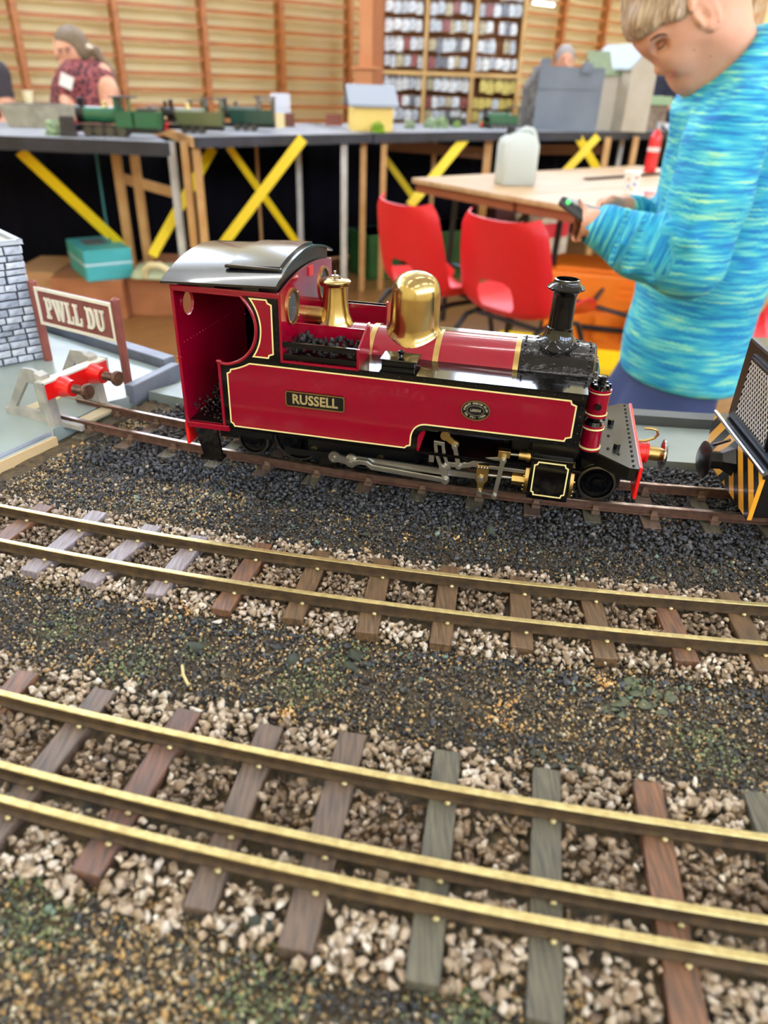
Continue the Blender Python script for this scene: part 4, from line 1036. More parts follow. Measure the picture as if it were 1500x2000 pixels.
L().box(bx0, bx1, -1.2, 1.2, bz0, bz1).build('board', m_sgn, sg)
L().band([(bx0, bz0), (bx1, bz0), (bx1, bz1), (bx0, bz1)], 3.0, -2.4, -1.0).build('board_frame', m_iv, sg, bevel=.0003)
def letter(ch, x, h, w):
    """slab serif capitals drawn as plates, origin at lower left"""
    t = w * .30; s = h * .14; b = []
    def B(a0, a1, c0, c1): b.append([(x + a0, c0), (x + a1, c0), (x + a1, c1), (x + a0, c1)])
    if ch == 'L':
        B(w * .12, w * .12 + t, 0, h); B(0, w * .56, h - s, h); B(0, w, 0, s); B(w - t * .55, w, 0, h * .38)
    if ch == 'P':
        B(w * .12, w * .12 + t, 0, h); B(0, w * .56, 0, s); B(0, w * .5, h - s, h)
        b.append([(x + a, c) for a, c in [(w * .3, h)] + [(w * .52 + w * .46 * math.cos(q), h * .70 + h * .30 * math.sin(q)) for q in np.linspace(PI / 2, -PI / 2, 9)] + [(w * .3, h * .4), (w * .3, h * .54), (w * .5, h * .54)] + [(w * .5 + w * .20 * math.cos(q), h * .70 + h * .16 * math.sin(q)) for q in np.linspace(-PI / 2, PI / 2, 7)] + [(w * .3, h * .86)]])
    if ch == 'D':
        B(w * .12, w * .12 + t, 0, h); B(0, w * .5, 0, s); B(0, w * .5, h - s, h)
        b.append([(x + a, c) for a, c in [(w * .3, h)] + [(w * .46 + w * .52 * math.cos(q), h * .5 + h * .5 * math.sin(q)) for q in np.linspace(PI / 2, -PI / 2, 11)] + [(w * .3, 0), (w * .3, s)] + [(w * .44 + w * .25 * math.cos(q), h * .5 + h * .36 * math.sin(q)) for q in np.linspace(-PI / 2, PI / 2, 9)] + [(w * .3, h - s)]])
    if ch == 'U':
        B(w * -.02, w * .42, h - s, h); B(w * .60, w * 1.02, h - s, h)
        b.append([(x + a, c) for a, c in [(w * .06, h), (w * .06, h * .32)] + [(w * .48 + w * .42 * math.cos(q), h * .34 + h * .34 * math.sin(q)) for q in np.linspace(PI, 2 * PI, 11)] + [(w * .90, h), (w * .72, h), (w * .72, h * .34)] + [(w * .54 + w * .18 * math.cos(q), h * .34 + h * .18 * math.sin(q)) for q in np.linspace(2 * PI, PI, 7)] + [(w * .36, h)]])
    if ch == 'W':
        B(w * -.04, w * .30, h - s, h); B(w * .36, w * .64, h - s, h); B(w * .76, w * 1.04, h - s, h)
        b.append([(x + a * w, c * h) for a, c in [(0, 1), (.25, 0), (.40, 0), (.52, .55), (.62, 0), (.77, 0), (1.0, 1), (.84, 1), (.72, .42), (.60, 1), (.44, 1), (.33, .42), (.22, 1)]])
    return b
xx_ = 15.0
for i, (ch, w) in enumerate([('P', 9.6), ('W', 15), ('L', 9.2), ('L', 9.2), (' ', 4), ('D', 10.8), ('U', 10.4)]):
    if ch != ' ':
        mb = L()
        for j, q in enumerate(letter(ch, xx_, 19, w)): mb.prism([(a, b + 42.8) for a, b in q], -2.7 - .02 * j, -1.1)
        mb.build('letter', m_iv, sg)
    xx_ += w + 1.1

# stone goods building: backing wall with single stones set proud of the mortar
m_mort = mat('dark slate mortar', (72, 76, 84), .75, var=120, rgb2=(54, 58, 66))
stn = [mat('pale wall stone %d' % i, c, .6, var=160, rgb2=d, bump=(220, .6, .001)) for i, (c, d) in enumerate([((198, 204, 212), (146, 154, 166)), ((178, 186, 196), (126, 132, 146)), ((216, 220, 226), (166, 174, 184))])]
c0 = Vector((-.3276, .6543, Z(-.004))); c1 = Vector((-.3574, .6270, Z(-.004))); bang = math.atan2(c0.y - c1.y, c0.x - c1.x)
bd = thing('stone_building', 'grey stone model building with a flat parapet roof beside the sign', 'building', c0, bang)
HB_, LB_, DB_ = 104.0, 190.0, 150.0
L().box(-LB_, -.8, .8, DB_, 0, HB_).build('wall_core', m_mort, bd)
rs = random.Random(12); cz = 0.6; rows = []
while cz < HB_ - 2:
    h = rs.uniform(4.8, 8.2); h = min(h, HB_ - cz); rows.append((cz, h)); cz += h
st_cache = {}
def stone_me(w, h, k, mi):
    key = (round(w / 2), round(h), k, mi)
    if key not in st_cache:
        r = random.Random(hash(key) % 9999); W, Hh = w - .9, h - .9
        pts = []
        for (a, b) in ((-1, -1), (0, -1), (1, -1), (1, 0), (1, 1), (0, 1), (-1, 1), (-1, 0)):
            pts.append((a * W / 2 * (1 - .10 * r.random()), b * Hh / 2 * (1 - .16 * r.random())))
        fr = [(a * .86, b * .80) for a, b in pts]
        dp = .9 + .8 * r.random()
        vs = [(a, .6, b) for a, b in pts] + [(a, -dp * .45, b) for a, b in pts] + [(a, -dp * (.8 + .3 * r.random()), b) for a, b in fr]
        fs = [(i, (i + 1) % 8, 8 + (i + 1) % 8, 8 + i) for i in range(8)] + [(8 + i, 8 + (i + 1) % 8, 16 + (i + 1) % 8, 16 + i) for i in range(8)] + [tuple(range(16, 24))]
        me = L().add(vs, fs).mesh('stone'); me.materials.append(stn[mi]); st_cache[key] = me
    return st_cache[key]
for face, ln in ((0, 128.0), (1, 60.0)):
    for j, (z0, h) in enumerate(rows):
        x = 0.0
        while x < ln:
            w = rs.uniform(9, 19) if face == 0 else rs.uniform(8, 16)
            o = link('stone', stone_me(w, h, rs.randrange(3), rs.randrange(3)), None, bd)
            if face == 0: o.location = ((-x - w / 2) * .001, 0, (z0 + h / 2) * .001)
            else: o.location = (0, (x + w / 2) * .001, (z0 + h / 2) * .001); o.rotation_euler = (0, 0, PI / 2)
            x += w
L().box(-LB_, 2.2, -2.2, 2.6, HB_, HB_ + 4).box(-2.6, 2.2, -2.2, DB_, HB_, HB_ + 4).build('parapet', mat('grey coping', (176, 182, 188), .5), bd, bevel=.0005)
L().box(-LB_, -2.6, 2.6, DB_, HB_ - .5, HB_ + .6).build('roof_deck', mat('buff roof deck', (188, 186, 168), .6), bd)
L().prism([(-60, HB_ + .6), (-18, HB_ + .6)] + [(-18 - 42 * (1 - math.cos(q)) * .5 - 8 * math.sin(q) * 0, HB_ + .6 + 30 * math.sin(q)) for q in np.linspace(.2, PI / 2, 8)] + [(-60, HB_ + 31)], 40, 90).build('roof_vent', mat('blue grey vent', (150, 162, 178), .4), bd)
# ================================================================== middle ground: chairs, folding tables, crates
m_rp = mat('red polypropylene', (214, 24, 34), .38, bump=(400, .08, .001))
m_tubeb = mat('dark tube steel', (46, 46, 50), .35, metal=.6)
def make_chair():
    c = thing('plastic_chair', 'red chair', 'chair')
    prof = [(-.215, .785), (-.205, .74), (-.19, .66), (-.172, .58), (-.158, .52), (-.142, .475), (-.115, .447), (-.07, .436), (0, .434), (.08, .437), (.14, .442), (.175, .436), (.195, .415)]
    hw = [.165, .19, .205, .212, .215, .213, .21, .207, .205, .20, .195, .185, .175]
    NXs = 20; vs = []; fs = []
    # resample
    P = []
    for i in range(len(prof) - 1):
        for k in range(3):
            t = k / 3; P.append(((prof[i][0] * (1 - t) + prof[i + 1][0] * t), (prof[i][1] * (1 - t) + prof[i + 1][1] * t), hw[i] * (1 - t) + hw[i + 1] * t))
    P.append((prof[-1][0], prof[-1][1], hw[-1])); m = len(P)
    for i, (y, z, w) in enumerate(P):
        d = (P[min(i + 1, m - 1)][0] - P[max(i - 1, 0)][0], P[min(i + 1, m - 1)][1] - P[max(i - 1, 0)][1]); l = math.hypot(*d); nn = (-d[1] / l, d[0] / l)
        if i < 2: w *= (.93, .975)[i]
        for j in range(NXs + 1):
            x = -1 + 2 * j / NXs; bend = .045 * abs(x) ** 2.6 + (.022 if abs(x) > .97 else 0)
            vs.append((x * w, y + nn[0] * bend, z + nn[1] * bend))
    for i in range(m - 1):
        for j in range(NXs):
            a = i * (NXs + 1) + j; fs.append((a, a + 1, a + NXs + 2, a + NXs + 1))
    sh = MB().add(vs, fs)
    me = sh.mesh('shell', 60); o = link('shell', me, m_rp, c)
    sd_ = o.modifiers.new('solid', 'SOLIDIFY'); sd_.thickness = .006; sd_.offset = 0
    hole = [(-.085, .50), (.085, .50), (.082, .56), (.066, .594), (.03, .608), (-.03, .608), (-.066, .594), (-.082, .56)]
    hole = [(-.072, .474), (.072, .474), (.084, .49), (.086, .53), (.076, .562), (.046, .576), (-.046, .576), (-.076, .562), (-.086, .53), (-.084, .49)]
    cut(o, MB().prism(hole, -.3, -.02))
    o.data.polygons.foreach_set('use_smooth', [True] * len(o.data.polygons)); o.data.set_sharp_from_angle(angle=math.radians(50))
    for s in (-1, 1):
        MB().tube([(s * .21, -.20, 0), (s * .195, -.175, .2), (s * .18, -.15, .36), (s * .17, -.11, .41), (s * .16, -.03, .423), (s * .16, .08, .423), (s * .17, .14, .41), (s * .18, .165, .36), (s * .205, .19, .2), (s * .215, .20, 0)], .0105, 10).build('leg_frame', m_tubeb, c, 60)
    for y in (-.08, .11): MB().tube([(-.16, y, .42), (.16, y, .42)], .009, 8).build('cross_rail', m_tubeb, c, 60)
    for o in c.children:
        o.scale = (.96, .96, .96)
    return c
ch1 = make_chair()
def place_chair(o, u, v, rz, z=.752):
    p = PZ(u, v, z); q = Matrix.Rotation(rz, 4, 'Z') @ Vector((0, -.206, 0))
    o.location = (p.x - q.x, p.y - q.y, 0); o.rotation_euler = (0, 0, rz)
ch1['label'] = 'red plastic chair beside the wooden table leg, arched gap in its back'; ch1['group'] = 'red plastic chairs'
place_chair(ch1, 768, 398, math.radians(-56))
ch2 = copy_thing(ch1, label='red plastic chair between its red neighbour and the orange crate', group='red plastic chairs')
place_chair(ch2, 960, 430, math.radians(-48))
ch3 = copy_thing(ch1, label='red plastic chair half hidden behind the boy in the blue top', group='red plastic chairs')
place_chair(ch3, 1640, 480, math.radians(70))

# folding tables along the room's axes
m_tt = mat('worn maple table top', (192, 160, 116), .42, var=5, rgb2=(172, 136, 92), stretch=(1, 5, 1))
m_te = mat('brown table edge', (150, 84, 52), .5)
K = PZ(803, 347, .72)
def ftable(off, label):
    t = thing('folding_table', label, 'table', Vector((K.x, K.y, 0)) - E2 * off, ROOM_A, 'folding tables')
    MB().box(0, 1.83, -.70, -.004, .695, .72).build('table_top', m_tt, t, bevel=.004)
    MB().box(.02, 1.81, -.69, -.014, .655, .696).build('apron', m_te, t)
    for x in (.22, 1.6):
        for y in (-.60, -.10):
            MB().tube([(x, y, .66), (x - .03, y, 0)], .014, 8).build('leg', m_tubeb, t, 60)
        MB().tube([(x - .01, -.60, .3), (x - .01, -.10, .3)], .010, 8).build('leg_brace', m_tubeb, t, 60)
        MB().tube([(x - .01, -.35, .3), (x + (.35 if x < 1 else -.35), -.35, .66)], .009, 8).build('folding_stay', m_tubeb, t, 60)
ftable(0, 'maple topped folding table nearest the yellow braced far layout'); ftable(.704, 'maple topped folding table beside the red chairs')

# plastic jerry can
m_can = mat('milky polyethylene', (206, 214, 206), .35, trans=.2, spec=.4)
p = PZ(1004, 360, .72)
jc = thing('jerry_can', 'translucent white plastic jerry can with handle on the folding table', 'jerry can', p, math.radians(12))
def rrect(w, d, r, n=5):
    return arc(w - r, d - r, r, 0, 90, n) + arc(-w + r, d - r, r, 90, 180, n) + arc(-w + r, -d + r, r, 180, 270, n) + arc(w - r, -d + r, r, 270, 360, n)
def loft(secs):
    mb = MB(); n = len(secs[0][1]); vs = []; fs = []
    for z, pl in secs: vs += [(a, b, z) for a, b in pl]
    for k in range(len(secs) - 1):
        for i in range(n):
            j = (i + 1) % n; fs.append((k * n + i, k * n + j, (k + 1) * n + j, (k + 1) * n + i))
    fs += [tuple(range(n))[::-1], tuple(range((len(secs) - 1) * n, len(secs) * n))]
    return mb.add(vs, fs)
loft([(0, rrect(.082, .06, .02)), (.006, rrect(.088, .066, .025)), (.17, rrect(.088, .066, .025)), (.195, rrect(.082, .06, .03)), (.215, rrect(.055, .045, .03)), (.222, rrect(.045, .035, .03))]).build('body', m_can, jc, 50)
MB().tube([(.0, 0, .205), (.005, 0, .228), (.03, 0, .236), (.06, 0, .232), (.076, 0, .21), (.082, 0, .18)], .014, 10).build('handle', m_can, jc, 60)
MB().cyl((-.045, 0, .215), (-.045, 0, .25), .020, n=20).build('cap', mat('black cap', (30, 30, 32), .4), jc, 40)

# paper cup, extinguisher, napkin, loose track on the table
p = PZ(1229, 377, .72); cp = thing('paper_cup', 'white paper cup with red and blue spots on the table', 'cup', p)
MB().lathe([(.026, 0), (.036, .088), (.0375, .09), (.036, .092), (.034, .089), (.025, .004), (.001, .004)], n=24).build('cup_body', mat('white card', (240, 236, 230), .5), cp, 40)
for i, (a, z, c) in enumerate([(-70, .068, (222, 50, 70)), (-75, .04, (80, 110, 190)), (-130, .06, (230, 120, 90)), (-125, .03, (110, 140, 200)), (-95, .02, (230, 190, 90))]):
    r_c = .026 + .010 * z / .088 + .0008; ar = math.radians(a)
    MB().sphere((r_c * math.cos(ar), r_c * math.sin(ar), z), (.006, .0016, .008), 10, 6).build('spot', mat('cup spot %d' % i, c, .5), cp)
p = PZ(1268, 337, .72); ex = thing('fire_extinguisher', 'small red fire extinguisher standing on the far folding table', 'extinguisher', p)
MB().lathe([(.026, 0), (.034, .004), (.034, .17), (.030, .195), (.018, .21), (.014, .225), (.001, .225)], n=24).build('cylinder', mat('extinguisher red', (214, 32, 40), .3, coat=.4), ex, 40)
MB().lathe([(.0343, .11), (.0346, .112), (.0346, .13), (.0343, .132)], n=24, cap=False).build('label_band', mat('cream band', (220, 206, 200), .5), ex, 40)
MB().box(-.014, .014, -.014, .014, .222, .25).box(-.012, .05, -.008, .008, .25, .258).box(-.01, .045, -.007, .007, .232, .238).build('valve', mat('silver valve', (170, 172, 180), .3, metal=1), ex)
MB().tube([(.016, 0, .235), (.045, -.02, .22), (.05, -.03, .15), (.046, -.025, .06)], .007, 8).build('hose', m_tubeb, ex, 60)
p = PZ(1250, 384, .72)
nk = thing('snack_wrapper', 'crumpled white and red wrapper beside the paper cup', 'wrapper', p, .4)
mb = MB(); vs = [((i / 6 - .5) * .10, (j / 4 - .5) * .05, .004 + .012 * abs(math.sin(i * 1.7 + j * 2.3))) for i in range(7) for j in range(5)]
fs = [(i * 5 + j, (i + 1) * 5 + j, (i + 1) * 5 + j + 1, i * 5 + j + 1) for i in range(6) for j in range(4)]
mb.add(vs, fs).build('paper', mat('white card', (240, 236, 230), .5), nk)
MB().box(.02, .06, -.02, .02, .010, .017).build('red_print', mat('red print', (222, 40, 60), .5), nk)
p0 = PZ(1145, 352, .72); p1 = PZ(1330, 338, .72)
tp = thing('loose_track', 'dark sectional toy track lying across the folding table', 'track', p0, math.atan2(p1.y - p0.y, p1.x - p0.x))
m_tk = mat('dark brown plastic', (74, 58, 48), .5)
Lk = (p1 - p0).length
for y in (-.012, .012): MB().box(0, Lk, y - .002, y + .002, .004, .011).build('rail', m_tk, tp)
for i in range(22): MB().box(Lk * i / 22, Lk * i / 22 + .012, -.024, .024, 0, .005).build('sleeper', m_tk, tp)

# orange crate with black handle
m_or = mat('orange plastic', (250, 132, 30), .4, bump=(300, .05))
p = PZ(1050, 705, 0); oc = thing('orange_crate', 'large orange plastic crate with black bail handle behind the red chair', 'crate', (p.x, p.y, 0), math.radians(-14))
w, d, h = .60, .36, .44
MB().box(0, w, 0, d, 0, h * .60).build('tub', m_or, oc, bevel=.012)
MB().box(-.012, w + .012, -.012, d + .012, h * .60, h * .97).build('upper_tub', m_or, oc, bevel=.015)
MB().box(.02, w - .02, .02, d - .02, h * .96, h).build('lid', m_or, oc, bevel=.01)
for x in (.12, .26, .40): MB().box(x - .035, x + .035, -.020, -.010, h * .30, h * .55).build('rib', m_or, oc, bevel=.004)
for i in range(3): MB().box(.30, .50, -.020, -.008, h * (.72 + .07 * i), h * (.75 + .07 * i)).build('vent', m_or, oc)
MB().tube([(.17, -.03, h * .44), (.36, -.035, h * .44), (.375, -.035, h * .47), (.375, -.03, h * .66)], .013, 8).build('handle', m_tubeb, oc, 60)
# black crates with yellow lids
m_yl = mat('yellow plastic lid', (246, 206, 20), .4)
m_bc = mat('black plastic crate', (30, 30, 34), .45)
for u, v, lab in ((1045, 668, 'low black tote with yellow lid between the red chairs and orange crate'), (1150, 700, 'low black tote with yellow lid in front of the orange crate')):
    p = PZ(u, v, .22); t = thing('plastic_tote', lab, 'tote', (p.x, p.y, 0), math.radians(-10), 'black totes with yellow lids')
    loft([(0, rrect(.13, .10, .02)), (.20, rrect(.15, .115, .02))]).build('tub', m_bc, t, 50)
    loft([(.20, rrect(.157, .122, .02)), (.222, rrect(.154, .119, .02))]).build('lid', m_yl, t, 50)
    for s in (-1, 1): MB().box(s * .15 - .012, s * .15 + .012, -.05, .05, .14, .205).build('clip', m_bc, t)
# things under the tables
def crate(name, label, cat, u, v, z, w, d, h, c, rz, group=None):
    p = PZ(u, v, z); t = thing(name, label, cat, (p.x, p.y, z), rz, group)
    m = mat(name + ' ' + cat + str(c), c, .5, var=10, rgb2=tuple(int(q * .85) for q in c))
    MB().box(-w / 2, w / 2, 0, d, 0, h).build('body', m, t, bevel=.006)
    MB().box(-w / 2 - .008, w / 2 + .008, -.008, d + .008, h - .04, h).build('rim', m, t, bevel=.005)
    return t
crate('storage_crate', 'dark green plastic crate on the floor behind the red chairs', 'crate', 905, 540, 0, .5, .4, .3, (38, 96, 44), math.radians(30))
crate('storage_crate', 'dark green crate beside the pine trestle leg and red chair', 'crate', 752, 545, 0, .24, .3, .28, (44, 104, 52), math.radians(30))
tr = crate('carton', 'white and red printed carton under the folding table', 'carton', 1075, 520, 0, .30, .25, .34, (226, 216, 196), math.radians(38))
MB().box(-.14, .14, -.002, .001, .2, .33).build('red_print', mat('red print', (222, 40, 60), .5), tr)
tr = crate('carton', 'dark patterned carton standing under the near folding table', 'carton', 985, 505, 0, .28, .22, .36, (96, 50, 50), math.radians(38))

# left: floor crates, teal box and a handled lid
m_cb = mat('brown plywood box', (178, 116, 74), .55, var=6, rgb2=(158, 98, 60))
def wbox(u, v, w, d, h, lab, rz=0.0, c=None):
    p = PZ(u, v, 0); t = thing('wooden_box', lab, 'box', (p.x, p.y, 0), rz, 'brown boxes under the far layout')
    m = c or m_cb
    MB().box(0, w, 0, d, 0, h).build('body', m, t, bevel=.004)
    MB().box(-.004, w + .004, -.004, d + .004, h - .03, h + .004).build('lid', m, t, bevel=.004)
    return t
bh_ = .30
wbox(112, 620, .37, .45, .20, 'brown wooden box supporting the teal box', math.radians(2))
wbox(258, 616, .40, .5, .22, 'brown wooden box carrying the pale handled lid', math.radians(2))
wbox(40, 605, .22, .4, .20, 'narrow brown wooden box behind the station sign', math.radians(2), mat('tan box', (186, 140, 92), .6))
wbox(390, 560, .75, .22, .20, 'low long brown box behind the locomotive cab', math.radians(25), mat('red brown box', (158, 84, 52), .55))
p = PZ(172, 551, .205); tb = thing('teal_box', 'teal cardboard box with white stripe resting on a brown box', 'box', (p.x, p.y, .205), math.radians(34))
m_teal = mat('teal card', (70, 176, 178), .5, var=8, rgb2=(60, 160, 160))
p2 = PZ(172, 552, .205)
MB().box(0, .235, 0, .36, 0, .075).build('base', m_teal, tb, bevel=.003)
MB().box(-.003, .238, -.003, .363, .075, .085).build('stripe', mat('pale stripe', (190, 220, 226), .5), tb)
MB().box(-.002, .237, -.002, .362, .085, .15).build('lid', m_teal, tb, bevel=.003)
MB().box(.05, .16, .14, .30, .1495, .152).build('printed_label', mat('brown printed label', (120, 92, 84), .6, var=60, rgb2=(70, 110, 108)), tb)
p = PZ(258, 541, .23); hl = thing('handled_lid', 'pale green plastic lid with cream arched handle on a brown box', 'lid', (p.x, p.y, .224), 0)
loft([(0, [(a + .17, b + .10) for a, b in rrect(.19, .11, .05)]), (.04, [(a + .17, b + .10) for a, b in rrect(.17, .09, .05)])]).build('body', mat('pale green plastic', (186, 196, 160), .45), hl, 50)
MB().tube([(.07, 0, .01), (.075, -.02, .05), (.11, -.025, .075), (.16, -.025, .075), (.195, -.02, .05), (.20, 0, .01)], .016, 10).build('handle', mat('cream plastic', (224, 210, 160), .4), hl, 60)
# ================================================================== far layout on trestle legs
BT = RT - .02                                     # far board top
m_top2 = mat('grey painted board top', (150, 152, 156), .5, var=8, rgb2=(120, 122, 128))
m_yb = mat('yellow painted brace', (236, 204, 16), .45)
m_wl = mat('white painted leg', (206, 204, 196), .5, var=12, rgb2=(180, 178, 168))
m_pine2 = mat('pine batten', (206, 162, 104), .5, var=10, rgb2=(188, 140, 82))
m_blkc = mat('black curtain cloth', (13, 13, 20), .95, spec=.1)
fbs = []
def far_board(label, front, depth_dir, th, endlight=False):
    t = thing('far_layout_board', label, 'table', (0, 0, 0), 0, 'far layout boards')
    back = [(x + depth_dir[0], y + depth_dir[1]) for x, y in reversed(front)]
    MB().prism(front + back, BT - .012, BT, 'xy').build('board_top', m_top2, t)
    for i in range(len(front) - 1):
        a, b = Vector(front[i] + (BT - th / 2,)), Vector(front[i + 1] + (BT - th / 2,))
        MB().bar(a, b, .02, th).build('fascia', m_dark, t)
    MB().bar(Vector(front[0] + (BT - th / 2,)), Vector(back[-1] + (BT - th / 2,)), .02, th - .002).build('end_panel', m_pine2 if endlight else m_dark, t)
    MB().bar(Vector(front[-1] + (BT - th / 2,)), Vector(back[0] + (BT - th / 2,)), .02, th - .002).build('end_panel', m_dark, t)
    MB().bar(Vector(back[0] + (BT - th / 2,)), Vector(back[-1] + (BT - th / 2,)), .02, th - .002).build('back_panel', m_dark, t)
    fbs.append(t); return t
f1 = [(-2.6, 3.52), (-1.75, 3.475), (-.985, 3.430)]
b1_ = far_board('charcoal edged far layout board carrying the bright green engine', f1, (-.40, .90), .055)
f2 = [(-.955, 3.770), (-.565, 4.130), (-.150, 4.480)]
b2_ = far_board('charcoal edged far layout board with pale pine end, carrying the olive engine', f2, (-.42, .90), .046, True)
f3 = [(-.135, 4.520), (.39, 4.98), (.80, 5.20), (1.33, 5.50), (1.80, 5.84), (2.5, 6.4), (3.3, 7.0)]
b3_ = far_board('charcoal edged far layout board carrying the yellow hut and model mills', f3, (-.45, .76), .050)
def leg(par, u, v, y, m, w=.034, ztop=BT - .03, name='leg'):
    p = PY(u, v, y); MB().box(p.x - w / 2, p.x + w / 2, y - w / 2, y + w / 2, 0, ztop).build(name, m, par)
leg(b1_, 226, 300, 4.05, m_pine2, .040); leg(b1_, 262, 300, 4.10, m_pine2, .040)
leg(b1_, -60, 300, 3.6, m_pine2)
leg(b2_, 336, 300, 3.90, m_wl); leg(b2_, 361, 290, 3.84, m_pine2); leg(b2_, 383, 290, 3.82, m_pine2)
leg(b2_, 583, 300, 4.75, m_wl, .03); leg(b2_, 672, 300, 4.42, m_wl); leg(b2_, 502, 310, 4.9, m_pine2, .016)
leg(b3_, 710, 300, 4.58, m_pine2); leg(b3_, 750, 300, 4.62, m_pine2); leg(b3_, 952, 300, 5.20, m_pine2, .05)
leg(b3_, 848, 300, 5.6, m_pine2, .03); leg(b3_, 1184, 290, 5.50, m_pine2, .04); leg(b3_, 1212, 290, 6.0, m_wl, .03); leg(b3_, 1238, 290, 5.72, m_pine2, .04)
def brace(par, a, b, ya, yb, w=.042, m=None, t=.012):
    MB().bar(PY(a[0], a[1], ya), PY(b[0], b[1], yb), t, w, up=(0, 1, 0)).build('brace', m or m_yb, par)
def brace(par, a, b, ya, yb, w=.042, m=None, t=.012):
    p, q = PY(a[0], a[1], ya), PY(b[0], b[1], yb); d = (q - p).normalized(); s = d.cross(Vector((0, 1, 0))).normalized()
    n_ = s.cross(d).normalized(); vs = []
    for c in (p, q):
        for i, j in ((-1, -1), (1, -1), (1, 1), (-1, 1)): vs.append(c + s * (i * w / 2) + n_ * (j * t / 2))
    MB().add(vs, [(3, 2, 1, 0), (4, 5, 6, 7), (0, 1, 5, 4), (1, 2, 6, 5), (2, 3, 7, 6), (3, 0, 4, 7)]).build('brace', m or m_yb, par)
brace(b1_, (40, 296), (245, 487), 3.62, 4.02, .052)
brace(b1_, (415, 290), (297, 500), 4.3, 3.9, .050)
brace(b2_, (592, 270), (432, 482), 4.14, 4.05, .052); brace(b2_, (447, 287), (580, 474), 4.28, 4.42, .036)
brace(b3_, (910, 268), (800, 402), 5.02, 4.72, .056); brace(b3_, (752, 308), (815, 395), 5.3, 5.3, .04)
brace(b3_, (1168, 266), (1090, 350), 5.46, 5.40, .05); brace(b3_, (1128, 266), (1172, 340), 5.44, 5.46, .05)
brace(b1_, (238, 348), (345, 378), 4.10, 4.10, .05, m_pine2)
brace(b3_, (752, 282), (950, 300), 5.2, 5.6, .07, mat('brown rail', (120, 78, 50), .6))
brace(b3_, (990, 292), (1180, 292), 5.9, 6.3, .07, mat('brown rail', (120, 78, 50), .6))
# teal cord hanging below the left board
tag(MB().tube([PY(186, 290, 4.0), PY(196, 360, 4.0), PY(205, 420, 3.98), PY(217, 480, 3.95)], .006, 6).build('hanging_cord', mat('teal cord', (40, 110, 112), .6)), 'thin teal cord hanging under the far board beside the yellow brace', 'cord')
def curtain(label, pts):
    vs = []; fs = []; t0 = 0.0
    for a, b in zip(pts[:-1], pts[1:]):
        d = Vector((b[0] - a[0], b[1] - a[1])); L_ = d.length; d.normalize(); q = Vector((-d.y, d.x)); n = max(4, int(L_ * 45))
        for i in range(n):
            t = L_ * i / n; w = .008 * math.sin((t0 + t) * 22) + .004 * math.sin((t0 + t) * 57 + 1)
            for z in (.01, BT - .06): vs.append((a[0] + d.x * t + q.x * w, a[1] + d.y * t + q.y * w, z))
        t0 += L_
    for i in range(len(vs) // 2 - 1): fs.append((2 * i, 2 * i + 2, 2 * i + 3, 2 * i + 1))
    o = MB().add(vs, fs).build('black_curtain', m_blkc, None, 60); s = o.modifiers.new('t', 'SOLIDIFY'); s.thickness = .004
    tag(o, label, 'curtain', 'black curtains under the far layout')
curtain('black cloth curtain hanging behind the long yellow brace', [(-3.0, 4.46), (-1.36, 4.38)])
curtain('black cloth curtain hanging behind the crossed yellow braces', [(-1.44, 4.46), (-1.36, 4.70), (-.58, 5.40)])
curtain('black cloth curtain hanging under the mills and yellow hut', [(-.60, 5.36), (-.06, 5.77), (.35, 5.99), (.88, 6.29), (1.35, 6.63), (2.05, 7.2), (2.85, 7.80)])

